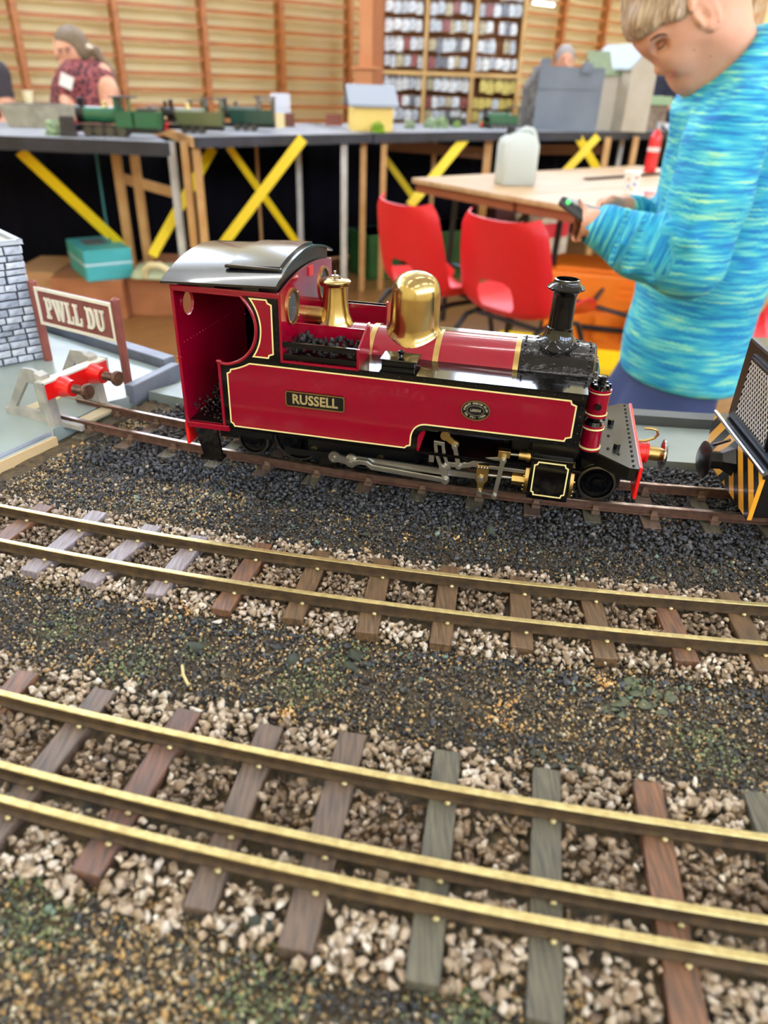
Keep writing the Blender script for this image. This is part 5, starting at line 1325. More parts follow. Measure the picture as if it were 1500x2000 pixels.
# ---- engines on the far boards
def far_engine(label, u0, u1, v, y, kind, col, dome=True, rz=None, zc=BT):
    a, b = PY(u0, v, y), PY(u1, v, y); Ln = (b - a).length; t = thing('model_engine', label, 'locomotive', (a.x, y, zc), rz or 0, 'model engines on the far layout')
    m = mat('engine ' + str(col), col, .25, coat=.4); k = m_blk2
    s = Ln
    def bx(nm, mm, *q, **kw): MB().box(*[w * s for w in q]).build(nm, mm, t, bevel=kw.get('bevel', .002))
    bx('chassis', k, .02, .98, -.09, .09, .05, .12)
    for i in range(4 if kind == 'tender' else 3):
        for sd in (-1, 1):
            x = (.16 + .13 * i) * s if kind == 'tender' else (.30 + .15 * i) * s
            MB().cyl((x, sd * .075 * s, .055 * s), (x, sd * .10 * s, .055 * s), .055 * s, n=16).build('wheel', m_wheel, t, 40)
    if kind == 'tender':
        MB().cyl((.08 * s, 0, .22 * s), (.55 * s, 0, .22 * s), .085 * s, n=24).build('boiler', m, t, 40)
        MB().cyl((.04 * s, 0, .22 * s), (.13 * s, 0, .22 * s), .09 * s, n=24).build('smokebox', k, t, 40)
        MB().lathe([(.03 * s, .28 * s), (.028 * s, .36 * s), (.04 * s, .385 * s), (.02 * s, .39 * s)], (.09 * s, 0, 0), n=16).build('chimney', k, t, 40)
        MB().lathe([(.035 * s, .29 * s), (.032 * s, .34 * s), (.018 * s, .36 * s), (.001, .365 * s)], (.36 * s, 0, 0), n=16).build('dome', m_brass, t, 40)
        bx('cab', m, .50, .70, -.11, .11, .10, .27); bx('cab_front', m, .50, .53, -.11, .11, .26, .40); bx('cab_back_post', m, .66, .69, -.11, -.09, .26, .40); bx('cab_roof', k, .46, .72, -.13, .13, .40, .415)
        bx('tender', m, .72, .99, -.11, .11, .10, .27); bx('tender_coal', m_coal1, .75, .96, -.09, .09, .26, .30)
    else:
        bx('side_tank', m, .20, .68, -.13, .13, .12, .33)
        MB().cyl((.06 * s, 0, .28 * s), (.68 * s, 0, .28 * s), .10 * s, n=24).build('boiler', m, t, 40)
        MB().cyl((.02 * s, 0, .28 * s), (.16 * s, 0, .28 * s), .105 * s, n=24).build('smokebox', k, t, 40)
        MB().lathe([(.04 * s, .36 * s), (.035 * s, .46 * s), (.05 * s, .49 * s), (.03 * s, .50 * s)], (.09 * s, 0, 0), n=16).build('chimney', k, t, 40)
        if dome: MB().lathe([(.05 * s, .36 * s), (.045 * s, .43 * s), (.02 * s, .46 * s), (.001, .465 * s)], (.38 * s, 0, 0), n=16).build('dome', m_brass, t, 40)
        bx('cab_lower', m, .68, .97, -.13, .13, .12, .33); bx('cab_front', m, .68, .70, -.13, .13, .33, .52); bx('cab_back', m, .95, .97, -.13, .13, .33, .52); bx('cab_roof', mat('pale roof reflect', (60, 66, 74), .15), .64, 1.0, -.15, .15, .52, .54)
    bx('buffer_beam', m_red, -.02, .02, -.12, .12, .03, .15)
    return t
far_engine('bright green tender engine with brass dome on the far board', 150, 316, 250, 3.64, 'tender', (24, 92, 58))
far_engine('black engine standing behind the bright green tender engine', 236, 322, 242, 3.92, 'tank', (26, 26, 28), False)
far_engine('olive green tank engine with brass dome on the far board', 328, 440, 248, 4.05, 'tank', (92, 96, 60))
far_engine('dark green tank engine beside the white paper sheet', 432, 540, 246, 4.40, 'tank', (24, 62, 52), False)
far_engine('black engine behind the olive green tank engine', 318, 400, 236, 4.62, 'tank', (22, 24, 28), False)
far_engine('brown black engine behind the dark green tank engine', 455, 535, 234, 4.85, 'tank', (58, 44, 36), False)
far_engine('dark grey engine standing before the packet shelves', 868, 912, 240, 5.62, 'tank', (48, 50, 44), False)
far_engine('mid green tank engine beside the stone gabled mill', 940, 1012, 246, 5.50, 'tank', (36, 92, 62), False)

# ---- scenery on the far boards
def on_board(u, v, y): q = PY(u, v, y); return Vector((q.x, y, BT))
m_trough = mat('weathered stone trough', (176, 168, 146), .8, var=20, rgb2=(150, 142, 122))
p = on_board(82, 245, 4.15); t = thing('stone_trough', 'shallow weathered stone trough model on the far board', 'trough', p)
loft([(0, rrect(.13, .10, .02)), (.085, rrect(.15, .12, .02)), (.098, rrect(.155, .125, .02))]).build('body', m_trough, t, 40)
MB().box(-.13, .13, -.10, .10, .098, .102).build('fill', mat('dark soil', (90, 84, 72), .9), t)
p = on_board(80, 245, 4.22); t = thing('cream_pot', 'small cream pot standing on the stone trough', 'pot', (p.x - .005, 4.15, BT + .102))
MB().lathe([(.018, 0), (.024, .03), (.022, .045), (.027, .05), (.026, .056), (.001, .056)], n=18).build('body', mat('cream glaze', (226, 214, 176), .4), t, 40)
def bush(label, u, v, y, r, c, seed):
    r9 = np.random.default_rng(seed); n = 420; d = r9.normal(size=(n, 3)); d /= np.linalg.norm(d, axis=1)[:, None]
    P = d * (r * (.45 + .6 * r9.random((n, 1)))); P[:, 2] = np.abs(P[:, 2] + r * .3) * 1.1; q = on_board(u, v, y); P += np.array(q)
    V, T, Cc = scatter(P, np.full(n, r * .14), pal([c, tuple(int(k * .75) for k in c), tuple(min(255, int(k * 1.2)) for k in c)])[r9.integers(0, 3, n)], [OCT], seed)
    o = link('scenic_bush', np_mesh('scenic_bush', V, T, Cc), m_grain); tag(o, label, 'bush', 'scenic bushes on the far layout')
bush('pale green scenic bush beside the dark tree stump', 107, 252, 3.60, .045, (176, 196, 150), 1)
bush('bright lime scenic bush in front of the yellow hut', 738, 253, 4.60, .040, (150, 190, 40), 2)
for i, (u, r, c, lab) in enumerate([(800, .034, (176, 190, 150), 'faint grey green tuft nearest the yellow hut'), (840, .042, (170, 190, 150), 'grey green tuft before the middle packet shelves'), (862, .046, (160, 182, 132), 'grey green tuft between the shelves and the dark engine'), (892, .028, (150, 180, 90), 'small lime tuft before the dark grey engine'), (948, .046, (140, 176, 96), 'rounded green bush beside the mid green engine')]):
    bush(lab, u, 250, 5.15 + .1 * i, r, c, 5 + i)
p = on_board(134, 256, 3.56); tag(MB().lathe([(.040, 0), (.034, .02), (.032, .075), (.028, .078), (.001, .07)], n=14).build('tree_stump', mat('dark bark', (58, 52, 46), .9, bump=(80, 1, .01)), None, 40, loc=p), 'dark scenic tree stump at the edge of the far board', 'stump')
# yellow hut
p = on_board(690, 251, 4.66); q = PY(767, 251, 4.66); W_ = q.x - p.x
hut = thing('yellow_hut', 'yellow weatherboarded model hut with grey pitched roof', 'building', p, math.radians(10))
D_ = .26; Hh = .135
m_hy = mat('pale yellow boards', (240, 208, 116), .6)
MB().box(0, W_, 0, D_, 0, Hh).build('walls', m_hy, hut)
for j in range(9):
    MB().box(-.002, W_ + .002, -.004, -.001, .004 + j * .0145, .0165 + j * .0145).build('weatherboard', m_hy, hut)
MB().add([(0, 0, Hh), (0, D_, Hh), (0, D_ / 2, Hh + .075)], [(0, 1, 2)]).build('gable', m_hy, hut)
MB().add([(-.03, -.03, Hh - .012), (W_ + .03, -.03, Hh - .012), (W_ + .03, D_ / 2, Hh + .085), (-.03, D_ / 2, Hh + .085), (-.03, -.03, Hh), (W_ + .03, -.03, Hh), (W_ + .03, D_ / 2, Hh + .098), (-.03, D_ / 2, Hh + .098)], [(0, 1, 2, 3), (4, 5, 6, 7), (0, 1, 5, 4), (2, 3, 7, 6), (0, 3, 7, 4), (1, 2, 6, 5)]).build('roof_slope', mat('grey felt roof', (142, 148, 156), .6), hut)
MB().add([(-.03, D_ + .03, Hh - .012), (W_ + .03, D_ + .03, Hh - .012), (W_ + .03, D_ / 2, Hh + .085), (-.03, D_ / 2, Hh + .085), (-.03, D_ + .03, Hh), (W_ + .03, D_ + .03, Hh), (W_ + .03, D_ / 2, Hh + .098), (-.03, D_ / 2, Hh + .098)], [(0, 1, 2, 3), (4, 5, 6, 7), (0, 1, 5, 4), (2, 3, 7, 6), (0, 3, 7, 4), (1, 2, 6, 5)]).build('roof_slope', mat('grey felt roof', (142, 148, 156), .6), hut)
MB().box(-.034, -.028, -.03, .01, Hh - .015, Hh).build('barge_board', mat('brown trim', (150, 80, 70), .6), hut)
# brown notice and papers behind the dark green engine
def card(name, label, cat, u0, u1, v0, v1, y, c, th=.004, base=None, tilt=0.0):
    a, b = PY(u0, v1, y), PY(u1, v1, y); h = PY((u0 + u1) / 2, v0, y).z - a.z
    t = MB().box(0, b.x - a.x, 0, th, 0, h).build(name, mat(name + str(c), c, .6), None, loc=(a.x, y, a.z if base is None else base))
    t.rotation_euler = (tilt, 0, 0); return tag(t, label, cat)
card('paper_sheet', 'white printed paper sheet propped up behind the dark green engine', 'paper', 530, 567, 150, 214, 4.95, (214, 216, 226), .004, BT)
card('cream_card', 'small cream card standing beside the white paper sheet', 'card', 538, 556, 212, 240, 4.75, (226, 204, 150), .01, BT)
card('brown_sign', 'small brown platform sign on the far board', 'sign', 636, 668, 214, 236, 4.95, (146, 84, 70), .006, BT + .01)
card('brown_block', 'dark brown block beside the cream card', 'block', 556, 574, 214, 240, 4.85, (110, 62, 46), .04, BT)
# model mills
def bxp(par, nm, m, u0, u1, v0, v1, y, d, base=BT):
    a, b = PY(u0, 252, y), PY(u1, 252, y); z1 = PY((u0 + u1) / 2, v0, y).z
    return MB().box(a.x, b.x, y, y + d, base if v1 is None else PY((u0 + u1) / 2, v1, y).z, z1).build(nm, m, par)
m_gw = mat('plain grey mill back', (116, 124, 134), .6, var=6, rgb2=(104, 112, 124)); m_cr = mat('plain cream mill back', (190, 180, 160), .6, var=6, rgb2=(178, 168, 146))
m_gs = mat('green slate roof', (128, 140, 108), .6, var=60, rgb2=(104, 118, 88), stretch=(1, 1, 3)); m_pr = mat('pale grey roof', (166, 178, 182), .5)
m_rub = mat('rubble stone face', (120, 116, 112), .8, var=50, rgb2=(70, 68, 66), bump=(60, .8, .01), detail=8)
ml = thing('grey_mill', 'plain grey backed model mill with rubble stone gable end', 'building', (0, 0, 0))
y_ = 5.50
bxp(ml, 'back_wall', m_gw, 1040, 1164, 130, None, y_, .22); bxp(ml, 'seam_board', m_gw, 1041, 1163, 130, 174, y_ - .006, .01)
a = PY(1020, 252, y_ + .05); b = PY(1041, 252, y_); zt = PY(1041, 130, y_).z; zl = PY(1022, 170, y_ + .05).z
MB().add([(a.x, y_ + .05, BT), (b.x, y_, BT), (b.x, y_, zt), (a.x, y_ + .05, zl), (a.x, y_ + .25, BT), (b.x, y_ + .22, BT), (b.x, y_ + .22, zt), (a.x, y_ + .25, zl)], [(0, 1, 2, 3), (5, 4, 7, 6), (1, 5, 6, 2), (4, 0, 3, 7), (3, 2, 6, 7), (0, 4, 5, 1)]).build('stone_gable', m_rub, ml)
bxp(ml, 'chimney_stack', m_gw, 1044, 1060, 113, 132, y_, .08); bxp(ml, 'chimney_stack', m_gw, 1122, 1140, 122, 142, y_ - .03, .05)
ml2 = thing('cream_mill', 'cream backed model mill with green slate roof', 'building', (0, 0, 0)); y_ = 5.74
bxp(ml2, 'back_wall', m_cr, 1163, 1228, 148, None, y_, .25)
a = PY(1156, 148, y_ - .02); b = PY(1232, 148, y_ - .02); c = PY(1146, 104, y_ + .16); d = PY(1220, 106, y_ + .16)
MB().add([a, b, d, c, a + Vector((0, .01, .015)), b + Vector((0, .01, .015)), d + Vector((0, .01, .015)), c + Vector((0, .01, .015))], [(0, 1, 2, 3), (4, 5, 6, 7), (0, 1, 5, 4), (1, 2, 6, 5), (2, 3, 7, 6), (3, 0, 4, 7)]).build('slate_roof', m_gs, ml2)
a = PY(1145, 150, y_ + .1); MB().add([PY(1146, 150, y_ + .05), PY(1164, 148, y_ + .02), PY(1152, 104, y_ + .15), PY(1140, 128, y_ + .15)], [(0, 1, 2, 3)]).build('stone_gable', m_rub, ml2)
ml3 = thing('tall_gabled_mill', 'tall cream gable ended mill with pale grey roof', 'building', (0, 0, 0)); y_ = 5.66
P0 = PY(1214, 252, y_); P1 = PY(1262, 252, y_); ze = PY(1228, 130, y_).z; zp = PY(1262, 90, y_).z; ze2 = PY(1276, 122, y_).z
gx0, gx1 = P0.x, P1.x; gm = gx0 + .64 * (gx1 - gx0); bk = Vector((-.20, .30, 0))
fr_ = [Vector((gx0, y_, BT)), Vector((gx1, y_, BT)), Vector((gx1, y_, ze2)), Vector((gm, y_, zp)), Vector((gx0, y_, ze))]; n = 5
MB().add(fr_ + [q + bk for q in fr_], [tuple(range(5)), tuple(range(9, 4, -1))] + [(i, 5 + i, 5 + (i + 1) % 5, (i + 1) % 5) for i in range(5)]).build('gable_walls', m_cr, ml3)
for q0, q1 in ((Vector((gx0 - .02, y_ - .012, ze - .022)), Vector((gm, y_ - .012, zp + .002))), (Vector((gm, y_ - .012, zp + .002)), Vector((gx1 + .012, y_ - .012, ze2 - .016)))):
    bt = bk * 1.12; up_ = Vector((0, 0, .012)); vs = [q0, q1, q1 + bt, q0 + bt]
    MB().add(vs + [q + up_ for q in vs], [(0, 1, 2, 3), (4, 5, 6, 7), (0, 1, 5, 4), (1, 2, 6, 5), (2, 3, 7, 6), (3, 0, 4, 7)]).build('roof_slope', m_pr, ml3)
lo_ = thing('signal_cabin', 'small brown model cabin with pale green roof beside the tall mill', 'building', (0, 0, 0)); y_ = 6.05
bxp(lo_, 'walls', mat('cabin brown', (104, 82, 66), .6, var=30, rgb2=(150, 130, 106)), 1262, 1296, 204, None, y_, .16); bxp(lo_, 'roof', mat('pale green roof', (150, 176, 132), .5), 1259, 1302, 188, 205, y_ - .03, .22)

# ---- packet shelves
m_sh = mat('pale shelf wood', (204, 166, 104), .5, var=6, rgb2=(188, 146, 86)); m_shd = mat('shelf back board', (164, 108, 62), .6)
sy = 6.55
def sx(u): return PY(u, 145, sy).x
sc = thing('packet_shelves', 'tall open wooden shelf unit filled with clear packets', 'shelf', (0, 0, 0))
cols_ = [748, 826, 832, 920, 926, 1012]
zb, zm, zt = 0.0, PY(880, 145, sy).z, PY(880, -70, sy).z
MB().box(sx(742), sx(1016), sy + .20, sy + .215, zb, zt).build('back_board', m_shd, sc)
for u in (742, 829, 923, 1014): MB().box(sx(u) - .014, sx(u) + .014, sy, sy + .2, zb, zt).build('upright', m_sh, sc)
for z in (zm, zt, .6, .02): MB().box(sx(742), sx(1016), sy - .004, sy + .2, z - .014, z + .014).build('shelf', m_sh, sc)
lines = [(33, 0), (70, 0), (105, 0), (138, 0), (184, 1), (210, 1), (236, 1)]
rp = random.Random(31)
pk_me = {}
packc = [(232, 236, 242), (220, 228, 236), (244, 246, 248), (196, 204, 214), (150, 70, 72), (196, 184, 150), (120, 126, 140)]
m_pk = [mat('clear packet %d' % i, c, .25, var=30, rgb2=tuple(int(q * .7) for q in c), spec=.7) for i, c in enumerate(packc)] + [mat('yellow packet', (226, 206, 110), .3, var=30, rgb2=(190, 170, 90))]
names = ('left', 'middle', 'right')
for ci, (ua, ub) in enumerate(((748, 826), (833, 920), (927, 1010))):
    rows_ = [(-30, -2), (3, 30), (38, 66), (74, 104), (110, 136), (151, 182), (190, 212), (216, 240)]
    for ri, (va, vb) in enumerate(rows_):
        z1 = PY(880, va, sy).z; z0 = PY(880, vb, sy).z
        MB().box(sx(ua), sx(ub), sy + .185, sy + .20, z1 + .005, z1 + .012).build('peg_rail', m_shd, sc)
        u = ua + 2
        while u < ub - 9:
            w = rp.uniform(10, 16)
            if rp.random() < .10 and ri in (2, 3, 5): u += w; continue
            yel = ci == 2 and ri in (5, 6, 7); mi = 7 if yel and rp.random() < .8 else rp.choice([0, 0, 1, 1, 2, 2, 3, 4, 5, 6])
            x0, x1 = sx(u), sx(min(u + w - 1, ub)); hz = (z1 - z0) * rp.uniform(.8, 1)
            key = (round((x1 - x0) * 200), round(hz * 100))
            if key not in pk_me: pk_me[key] = MB().box(0, x1 - x0, 0, .022, 0, hz * .72).box((x1 - x0) * .1, (x1 - x0) * .9, .006, .012, hz * .72, hz).mesh('packet')
            me = pk_me[key]
            o = bpy.data.objects.new('packet', me); COL.objects.link(o)
            if not me.materials: me.materials.append(m_pk[0])
            o.material_slots[0].link = 'OBJECT'; o.material_slots[0].material = m_pk[mi]
            o.location = (x0, sy + rp.uniform(.02, .05), z1 - hz)
            tag(o, 'clear packet hanging in the wooden shelves, ' + ('yellow card tray by the stone mill' if mi == 7 else 'dark red contents' if mi == 4 else 'silvery grey contents' if mi in (0, 1, 2) else 'dull darker contents'), 'packet', 'packets on the shelves')
            u += w
# cardboard clad column beside the shelves
m_kc = mat('orange cardboard', (206, 140, 92), .7, var=4, rgb2=(192, 124, 78)); m_kd = mat('brown cardboard', (162, 100, 60), .7)
cl = thing('boxed_column', 'tall square column clad in orange brown board beside the shelves', 'column', (0, 0, 0))
x0, x1 = sx(700), sx(748)
MB().box(x0, x1, sy - .02, sy + .22, PY(720, 132, sy).z, zt + .3).build('upper_casing', m_kc, cl, bevel=.004)
MB().box(x0 - .03, x1, sy - .06, sy + .24, 0, PY(720, 132, sy).z).build('lower_casing', m_kc, cl, bevel=.004)
MB().box(sx(727), x1 + .002, sy - .062, sy - .055, 0, PY(720, 132, sy).z - .005).build('front_face', m_kd, cl)
MB().box(sx(727), x1 + .002, sy - .024, sy - .018, PY(720, 132, sy).z, zt + .3).build('front_face', m_kd, cl)
MB().box(x0 - .045, x1 - .05, sy - .08, sy + .24, PY(720, 132, sy).z - .01, PY(720, 132, sy).z + .006).build('ledge', m_kc, cl)
# wall lamp and notice board
p = PW(1062, 8, 6.35); t = thing('wall_lamp', 'short white fluorescent lamp mounted before the wall bars', 'lamp', p, ROOM_A)
MB().box(-.16, .16, -.02, .02, .012, .03).build('housing', m_lampbody, t); MB().cyl((-.15, 0, 0), (.15, 0, 0), .014, n=10).build('tube', mat('soft tube glow', (255, 250, 240), .4, emit=5), t)
MB().box(-.01, .01, 0, .25, .015, .028).build('bracket', m_lampbody, t)
for u, c, lab in ((1480, (206, 200, 180), 'cream poster with orange print pinned on the far wall'), (1530, (180, 176, 150), 'olive toned framed poster on the far wall')):
    p = PW(u, 25, D1 - .02); t = thing('wall_poster', lab, 'poster', p, ROOM_A)
    MB().box(-.2, .2, -.012, 0, -.28, .22).build('frame', mat('dark frame', (60, 54, 46), .5), t); MB().box(-.18, .18, -.016, -.012, -.26, .20).build('print', mat('poster' + str(c), c, .6, var=8, rgb2=(196, 130, 80)), t)
# ================================================================== people: one smooth surface per body from blended volumes
class SDF:
    def __init__(s): s.p = []
    def cone(s, a, b, ra, rb, k=.02, op='u'): s.p.append(('c', np.array(a, float), np.array(b, float), ra, rb, k, op)); return s
    def ell(s, c, r, R=None, k=.02, op='u'): s.p.append(('e', np.array(c, float), np.array(r, float), np.eye(3) if R is None else np.array(R), 0, k, op)); return s
    def half(s, pt, n, k=.004): n = np.array(n, float); s.p.append(('h', np.array(pt, float), n / np.linalg.norm(n), 0, 0, k, 's')); return s
    def grid(s, xs, ys, zs):
        F = np.full((len(xs), len(ys), len(zs)), .2, np.float32)
        for t, a, b, ra, rb, k, op in s.p:
            if t == 'h':
                sl = (slice(None),) * 3; lo = None
            else:
                if t == 'c': lo = np.minimum(a - ra, b - rb); hi = np.maximum(a + ra, b + rb)
                else: m = b.max(); lo = a - m; hi = a + m
                pad = k + .03; ii = []
                for q, l, h in zip((xs, ys, zs), lo - pad, hi + pad):
                    i0, i1 = np.searchsorted(q, l), np.searchsorted(q, h); ii.append(slice(i0, i1))
                sl = tuple(ii)
                if any(q.stop <= q.start for q in sl): continue
            X, Y, Zq = np.meshgrid(xs[sl[0]], ys[sl[1]], zs[sl[2]], indexing='ij')
            P = np.stack([X, Y, Zq], -1)
            if t == 'c':
                d = b - a; L2 = max(d @ d, 1e-12); h_ = np.clip(((P - a) @ d) / L2, 0, 1)
                D = np.linalg.norm(P - (a + h_[..., None] * d), axis=-1) - (ra + (rb - ra) * h_)
            elif t == 'e':
                Q = (P - a) @ ra; k0 = np.linalg.norm(Q / b, axis=-1); k1 = np.linalg.norm(Q / (b * b), axis=-1); D = k0 * (k0 - 1) / np.maximum(k1, 1e-9)
            else: D = -((P - a) @ b)
            A = F[sl]
            if op == 'u':
                h_ = np.clip(.5 + .5 * (A - D) / k, 0, 1); F[sl] = A * (1 - h_) + D * h_ - k * h_ * (1 - h_)
            else:
                D = -D; h_ = np.clip(.5 - .5 * (A - D) / k, 0, 1); F[sl] = A * (1 - h_) + D * h_ + k * h_ * (1 - h_)
        return F
def nets(F, xs, ys, zs):
    ins = F < 0; c8 = [(i, j, k) for i in (0, 1) for j in (0, 1) for k in (0, 1)]
    nx, ny, nz = F.shape
    cs = sum(ins[i:nx - 1 + i, j:ny - 1 + j, k:nz - 1 + k].astype(np.int8) for i, j, k in c8)
    I = np.argwhere((cs > 0) & (cs < 8)); idx = np.full((nx - 1, ny - 1, nz - 1), -1, np.int64); idx[tuple(I.T)] = np.arange(len(I))
    acc = np.zeros((len(I), 3)); cnt = np.zeros(len(I))
    for a in c8:
        for ax in range(3):
            if a[ax]: continue
            b = list(a); b[ax] = 1
            fa = F[I[:, 0] + a[0], I[:, 1] + a[1], I[:, 2] + a[2]]; fb = F[I[:, 0] + b[0], I[:, 1] + b[1], I[:, 2] + b[2]]
            m = (fa < 0) != (fb < 0); t = np.where(m, fa / np.where(m, fa - fb, 1), 0)
            p = np.repeat(np.array(a, float)[None], len(I), 0); p[:, ax] = t
            acc[m] += p[m]; cnt[m] += 1
    fr = acc / cnt[:, None]
    V = np.stack([q[I[:, n]] + fr[:, n] * (q[I[:, n] + 1] - q[I[:, n]]) for n, q in enumerate((xs, ys, zs))], 1)
    quads = []
    for ax in range(3):
        s0 = [slice(0, -1) if n == ax else slice(1, -1) for n in range(3)]; s1 = [slice(1, None) if n == ax else slice(1, -1) for n in range(3)]
        A, B = ins[tuple(s0)], ins[tuple(s1)]; e = np.argwhere(A != B)
        if not len(e): continue
        fl = A[tuple(e.T)]; o = e.copy()
        for n in range(3):
            if n != ax: o[:, n] += 1
        u, w = [(1, 2), (2, 0), (0, 1)][ax]
        def cell(du, dw):
            q = o.copy(); q[:, u] -= du; q[:, w] -= dw; return idx[tuple(q.T)]
        Q = np.stack([cell(1, 1), cell(0, 1), cell(0, 0), cell(1, 0)], 1); Q[~fl] = Q[~fl][:, ::-1]; quads.append(Q)
    Q = np.concatenate(quads); Q = Q[(Q >= 0).all(1)]
    return V, Q
def sdf_mesh(name, s, lo, hi, res, fine=None):
    def axis(i):
        if fine is None: return np.arange(lo[i], hi[i] + res, res)
        f0, f1, fr_ = fine[0][i], fine[1][i], fine[2]
        q = np.concatenate([np.arange(lo[i], f0, res), np.arange(max(lo[i], f0), min(hi[i], f1), fr_), np.arange(min(hi[i], f1), hi[i] + res, res)]); return np.unique(q.round(5))
    xs, ys, zs = axis(0), axis(1), axis(2)
    V, Q = nets(s.grid(xs, ys, zs), xs, ys, zs)
    T = np.concatenate([Q[:, [0, 1, 2]], Q[:, [0, 2, 3]]])
    return V, T
def body_obj(name, V, T, m, parent, origin, col=None, smooth_it=0, attr=None):
    me = np_mesh(name, V - np.array(origin)[None], T, col, True)
    if attr is not None:
        a = me.attributes.new('streak', 'FLOAT_VECTOR', 'POINT'); a.data.foreach_set('vector', attr.astype(np.float32).ravel())
    o = link(name, me, m, parent)
    if smooth_it:
        sm = o.modifiers.new('smooth', 'SMOOTH'); sm.iterations = smooth_it; sm.factor = .5
    return o
def rotm(ax, deg): return np.array(Matrix.Rotation(math.radians(deg), 3, ax))

m_skin = mat('fair skin', (224, 170, 140), .5, var=18, rgb2=(214, 154, 124), spec=.35)
MATS['fair skin'].node_tree.nodes['Principled BSDF'].inputs['Subsurface Weight'].default_value = .15
MATS['fair skin'].node_tree.nodes['Principled BSDF'].inputs['Subsurface Radius'].default_value = (.012, .005, .003)
m_hair = mat('dark blond hair', (196, 170, 138), .42, var=30, rgb2=(138, 112, 86), stretch=(6, 6, 1), bump=(120, .35, .002))

# ---------------------------------------------------------------- boy in a blue striped top, facing the red chairs
YB = 1.50
def B(u, v, dy=0.0): return np.array(PY(u, v, YB + dy))
bo = B(1330, 780); boy = thing('person', 'boy in a marled turquoise and blue top looking down at a handheld controller', 'person', (bo[0], YB, 0))
org = (bo[0], YB, 0)
BODY = SDF()
# head: axes of the bowed head in the picture plane
fwd = B(1330 - 78, 60) - B(1330, -2); fwd /= np.linalg.norm(fwd); upv = np.cross(fwd, (0, -1, 0)); upv = upv if upv[2] > 0 else -upv
HR = np.stack([fwd, np.array([0, 1, 0]), upv], 1)
hc = B(1332, -6)
BODY.ell(hc, (.096, .074, .088), HR, .02)
BODY.ell(hc - fwd * .022 + upv * -.012, (.085, .076, .08), HR, .02)
BODY.cone(B(1322, 52), B(1340, 122), .055, .036, .03)                       # mid face
BODY.cone(B(1358, 66, -.018), B(1350, 140, -.008), .050, .024, .03).cone(B(1358, 66, .018), B(1350, 140, .008), .050, .024, .03)
BODY.ell(B(1349, 151), (.021, .024, .019), None, .018)                       # chin
BODY.cone(B(1402, 80, -.038), B(1356, 148, -.014), .026, .018, .03).cone(B(1402, 80, .038), B(1356, 148, .014), .026, .018, .03)   # jaw line
BODY.ell(B(1324, 102, -.034), (.026, .022, .030), HR, .022).ell(B(1324, 102, .034), (.026, .022, .030), HR, .022)   # cheeks
BODY.cone(B(1280, 74, -.03), B(1280, 74, .03), .0165, .0165, .02)           # brow ridge
BODY.cone(B(1291, 94), B(1294, 130), .0085, .0105, .007)                    # nose
BODY.ell(B(1290, 136), (.0115, .0105, .0095), None, .005)
for s in (-1, 1): BODY.ell(B(1304, 136, s * .0115), (.0085, .0065, .0075), None, .004)
BODY.ell(B(1314, 147), (.0095, .018, .0060), None, .005).ell(B(1322, 155), (.0090, .016, .0062), None, .005)   # lips
for s in (-1, 1):
    BODY.ell(B(1290, 90, s * .042), (.012, .016, .010), HR, .010, 's')        # eye sockets
    BODY.ell(B(1299, 90, s * .033), (.0125, .0125, .0115), HR, .004)          # lowered lids
# ear
for s in (-1, 1):
    ec = B(1374, 24, s * .074); ER = HR @ rotm('Y', 12) @ rotm('Z', 18 * s)
    ex_, ey_, ez_ = ER[:, 0], np.array([0, s, 0]), ER[:, 2]
    BODY.ell(ec, (.019, .0045, .031), ER, .006)
    hp = [ec + ex_ * (.0175 * math.cos(math.radians(q))) + ez_ * (.030 * math.sin(math.radians(q))) + ey_ * .006 for q in range(40, 285, 35)]
    hp = [ec - ex_ * (.0175 * math.cos(math.radians(q))) + ez_ * (.030 * math.sin(math.radians(q))) + ey_ * .006 for q in range(-60, 165, 25)]
    for q0, q1 in zip(hp[:-1], hp[1:]): BODY.cone(q0, q1, .0052, .0052, .003)
    ah = [ec - ex_ * (.008 * math.cos(math.radians(q))) + ez_ * (.017 * math.sin(math.radians(q)) + .002) + ey_ * .005 for q in range(-60, 120, 30)]
    for q0, q1 in zip(ah[:-1], ah[1:]): BODY.cone(q0, q1, .0035, .0035, .003)
    BODY.ell(ec - ez_ * .025 + ey_ * .004 + ex_ * .001, (.010, .005, .010), ER, .004)
    BODY.ell(ec + ex_ * .013 - ez_ * .006 + ey_ * .004, (.0045, .004, .008), ER, .003)
    BODY.ell(ec + ex_ * .004 - ez_ * .004 + ey_ * .006, (.007, .006, .010), ER, .003, 's')
BODY.cone(B(1402, 50), B(1438, 175), .050, .056, .03)                       # neck
# trunk, arms, legs (under the clothes)
BODY.cone(B(1430, 240, -.10), B(1430, 240, .10), .04, .04, .04).ell(B(1405, 350), (.085, .13, .17), None, .05).ell(B(1365, 560), (.095, .125, .16), None, .05).ell(B(1325, 730), (.075, .10, .08), None, .04)
LSh, LEl, LWr = B(1422, 245, -.165), B(1345, 510, -.215), B(1158, 436, -.16)
RSh, REl, RWr = B(1418, 235, .165), B(1335, 500, .20), B(1222, 408, .02)
BODY.cone(LSh, LEl, .036, .034, .02).cone(LEl, LWr, .036, .021, .02).cone(RSh, REl, .036, .034, .02).cone(REl, RWr, .036, .021, .02)
hipz = .56
hip = B(1282, 790)
for s in (-1, 1):
    a = np.array([hip[0], YB + s * .075, hipz]); kn = np.array([hip[0] + .01, YB + s * .08, .36]); an = np.array([hip[0] + .03, YB + s * .085, .07])
    BODY.cone(a, kn, .070, .048, .04).cone(kn, an, .048, .030, .02).cone(an + np.array([.01, 0, -.025]), an + np.array([-.12, 0, -.04]), .032, .024, .02)
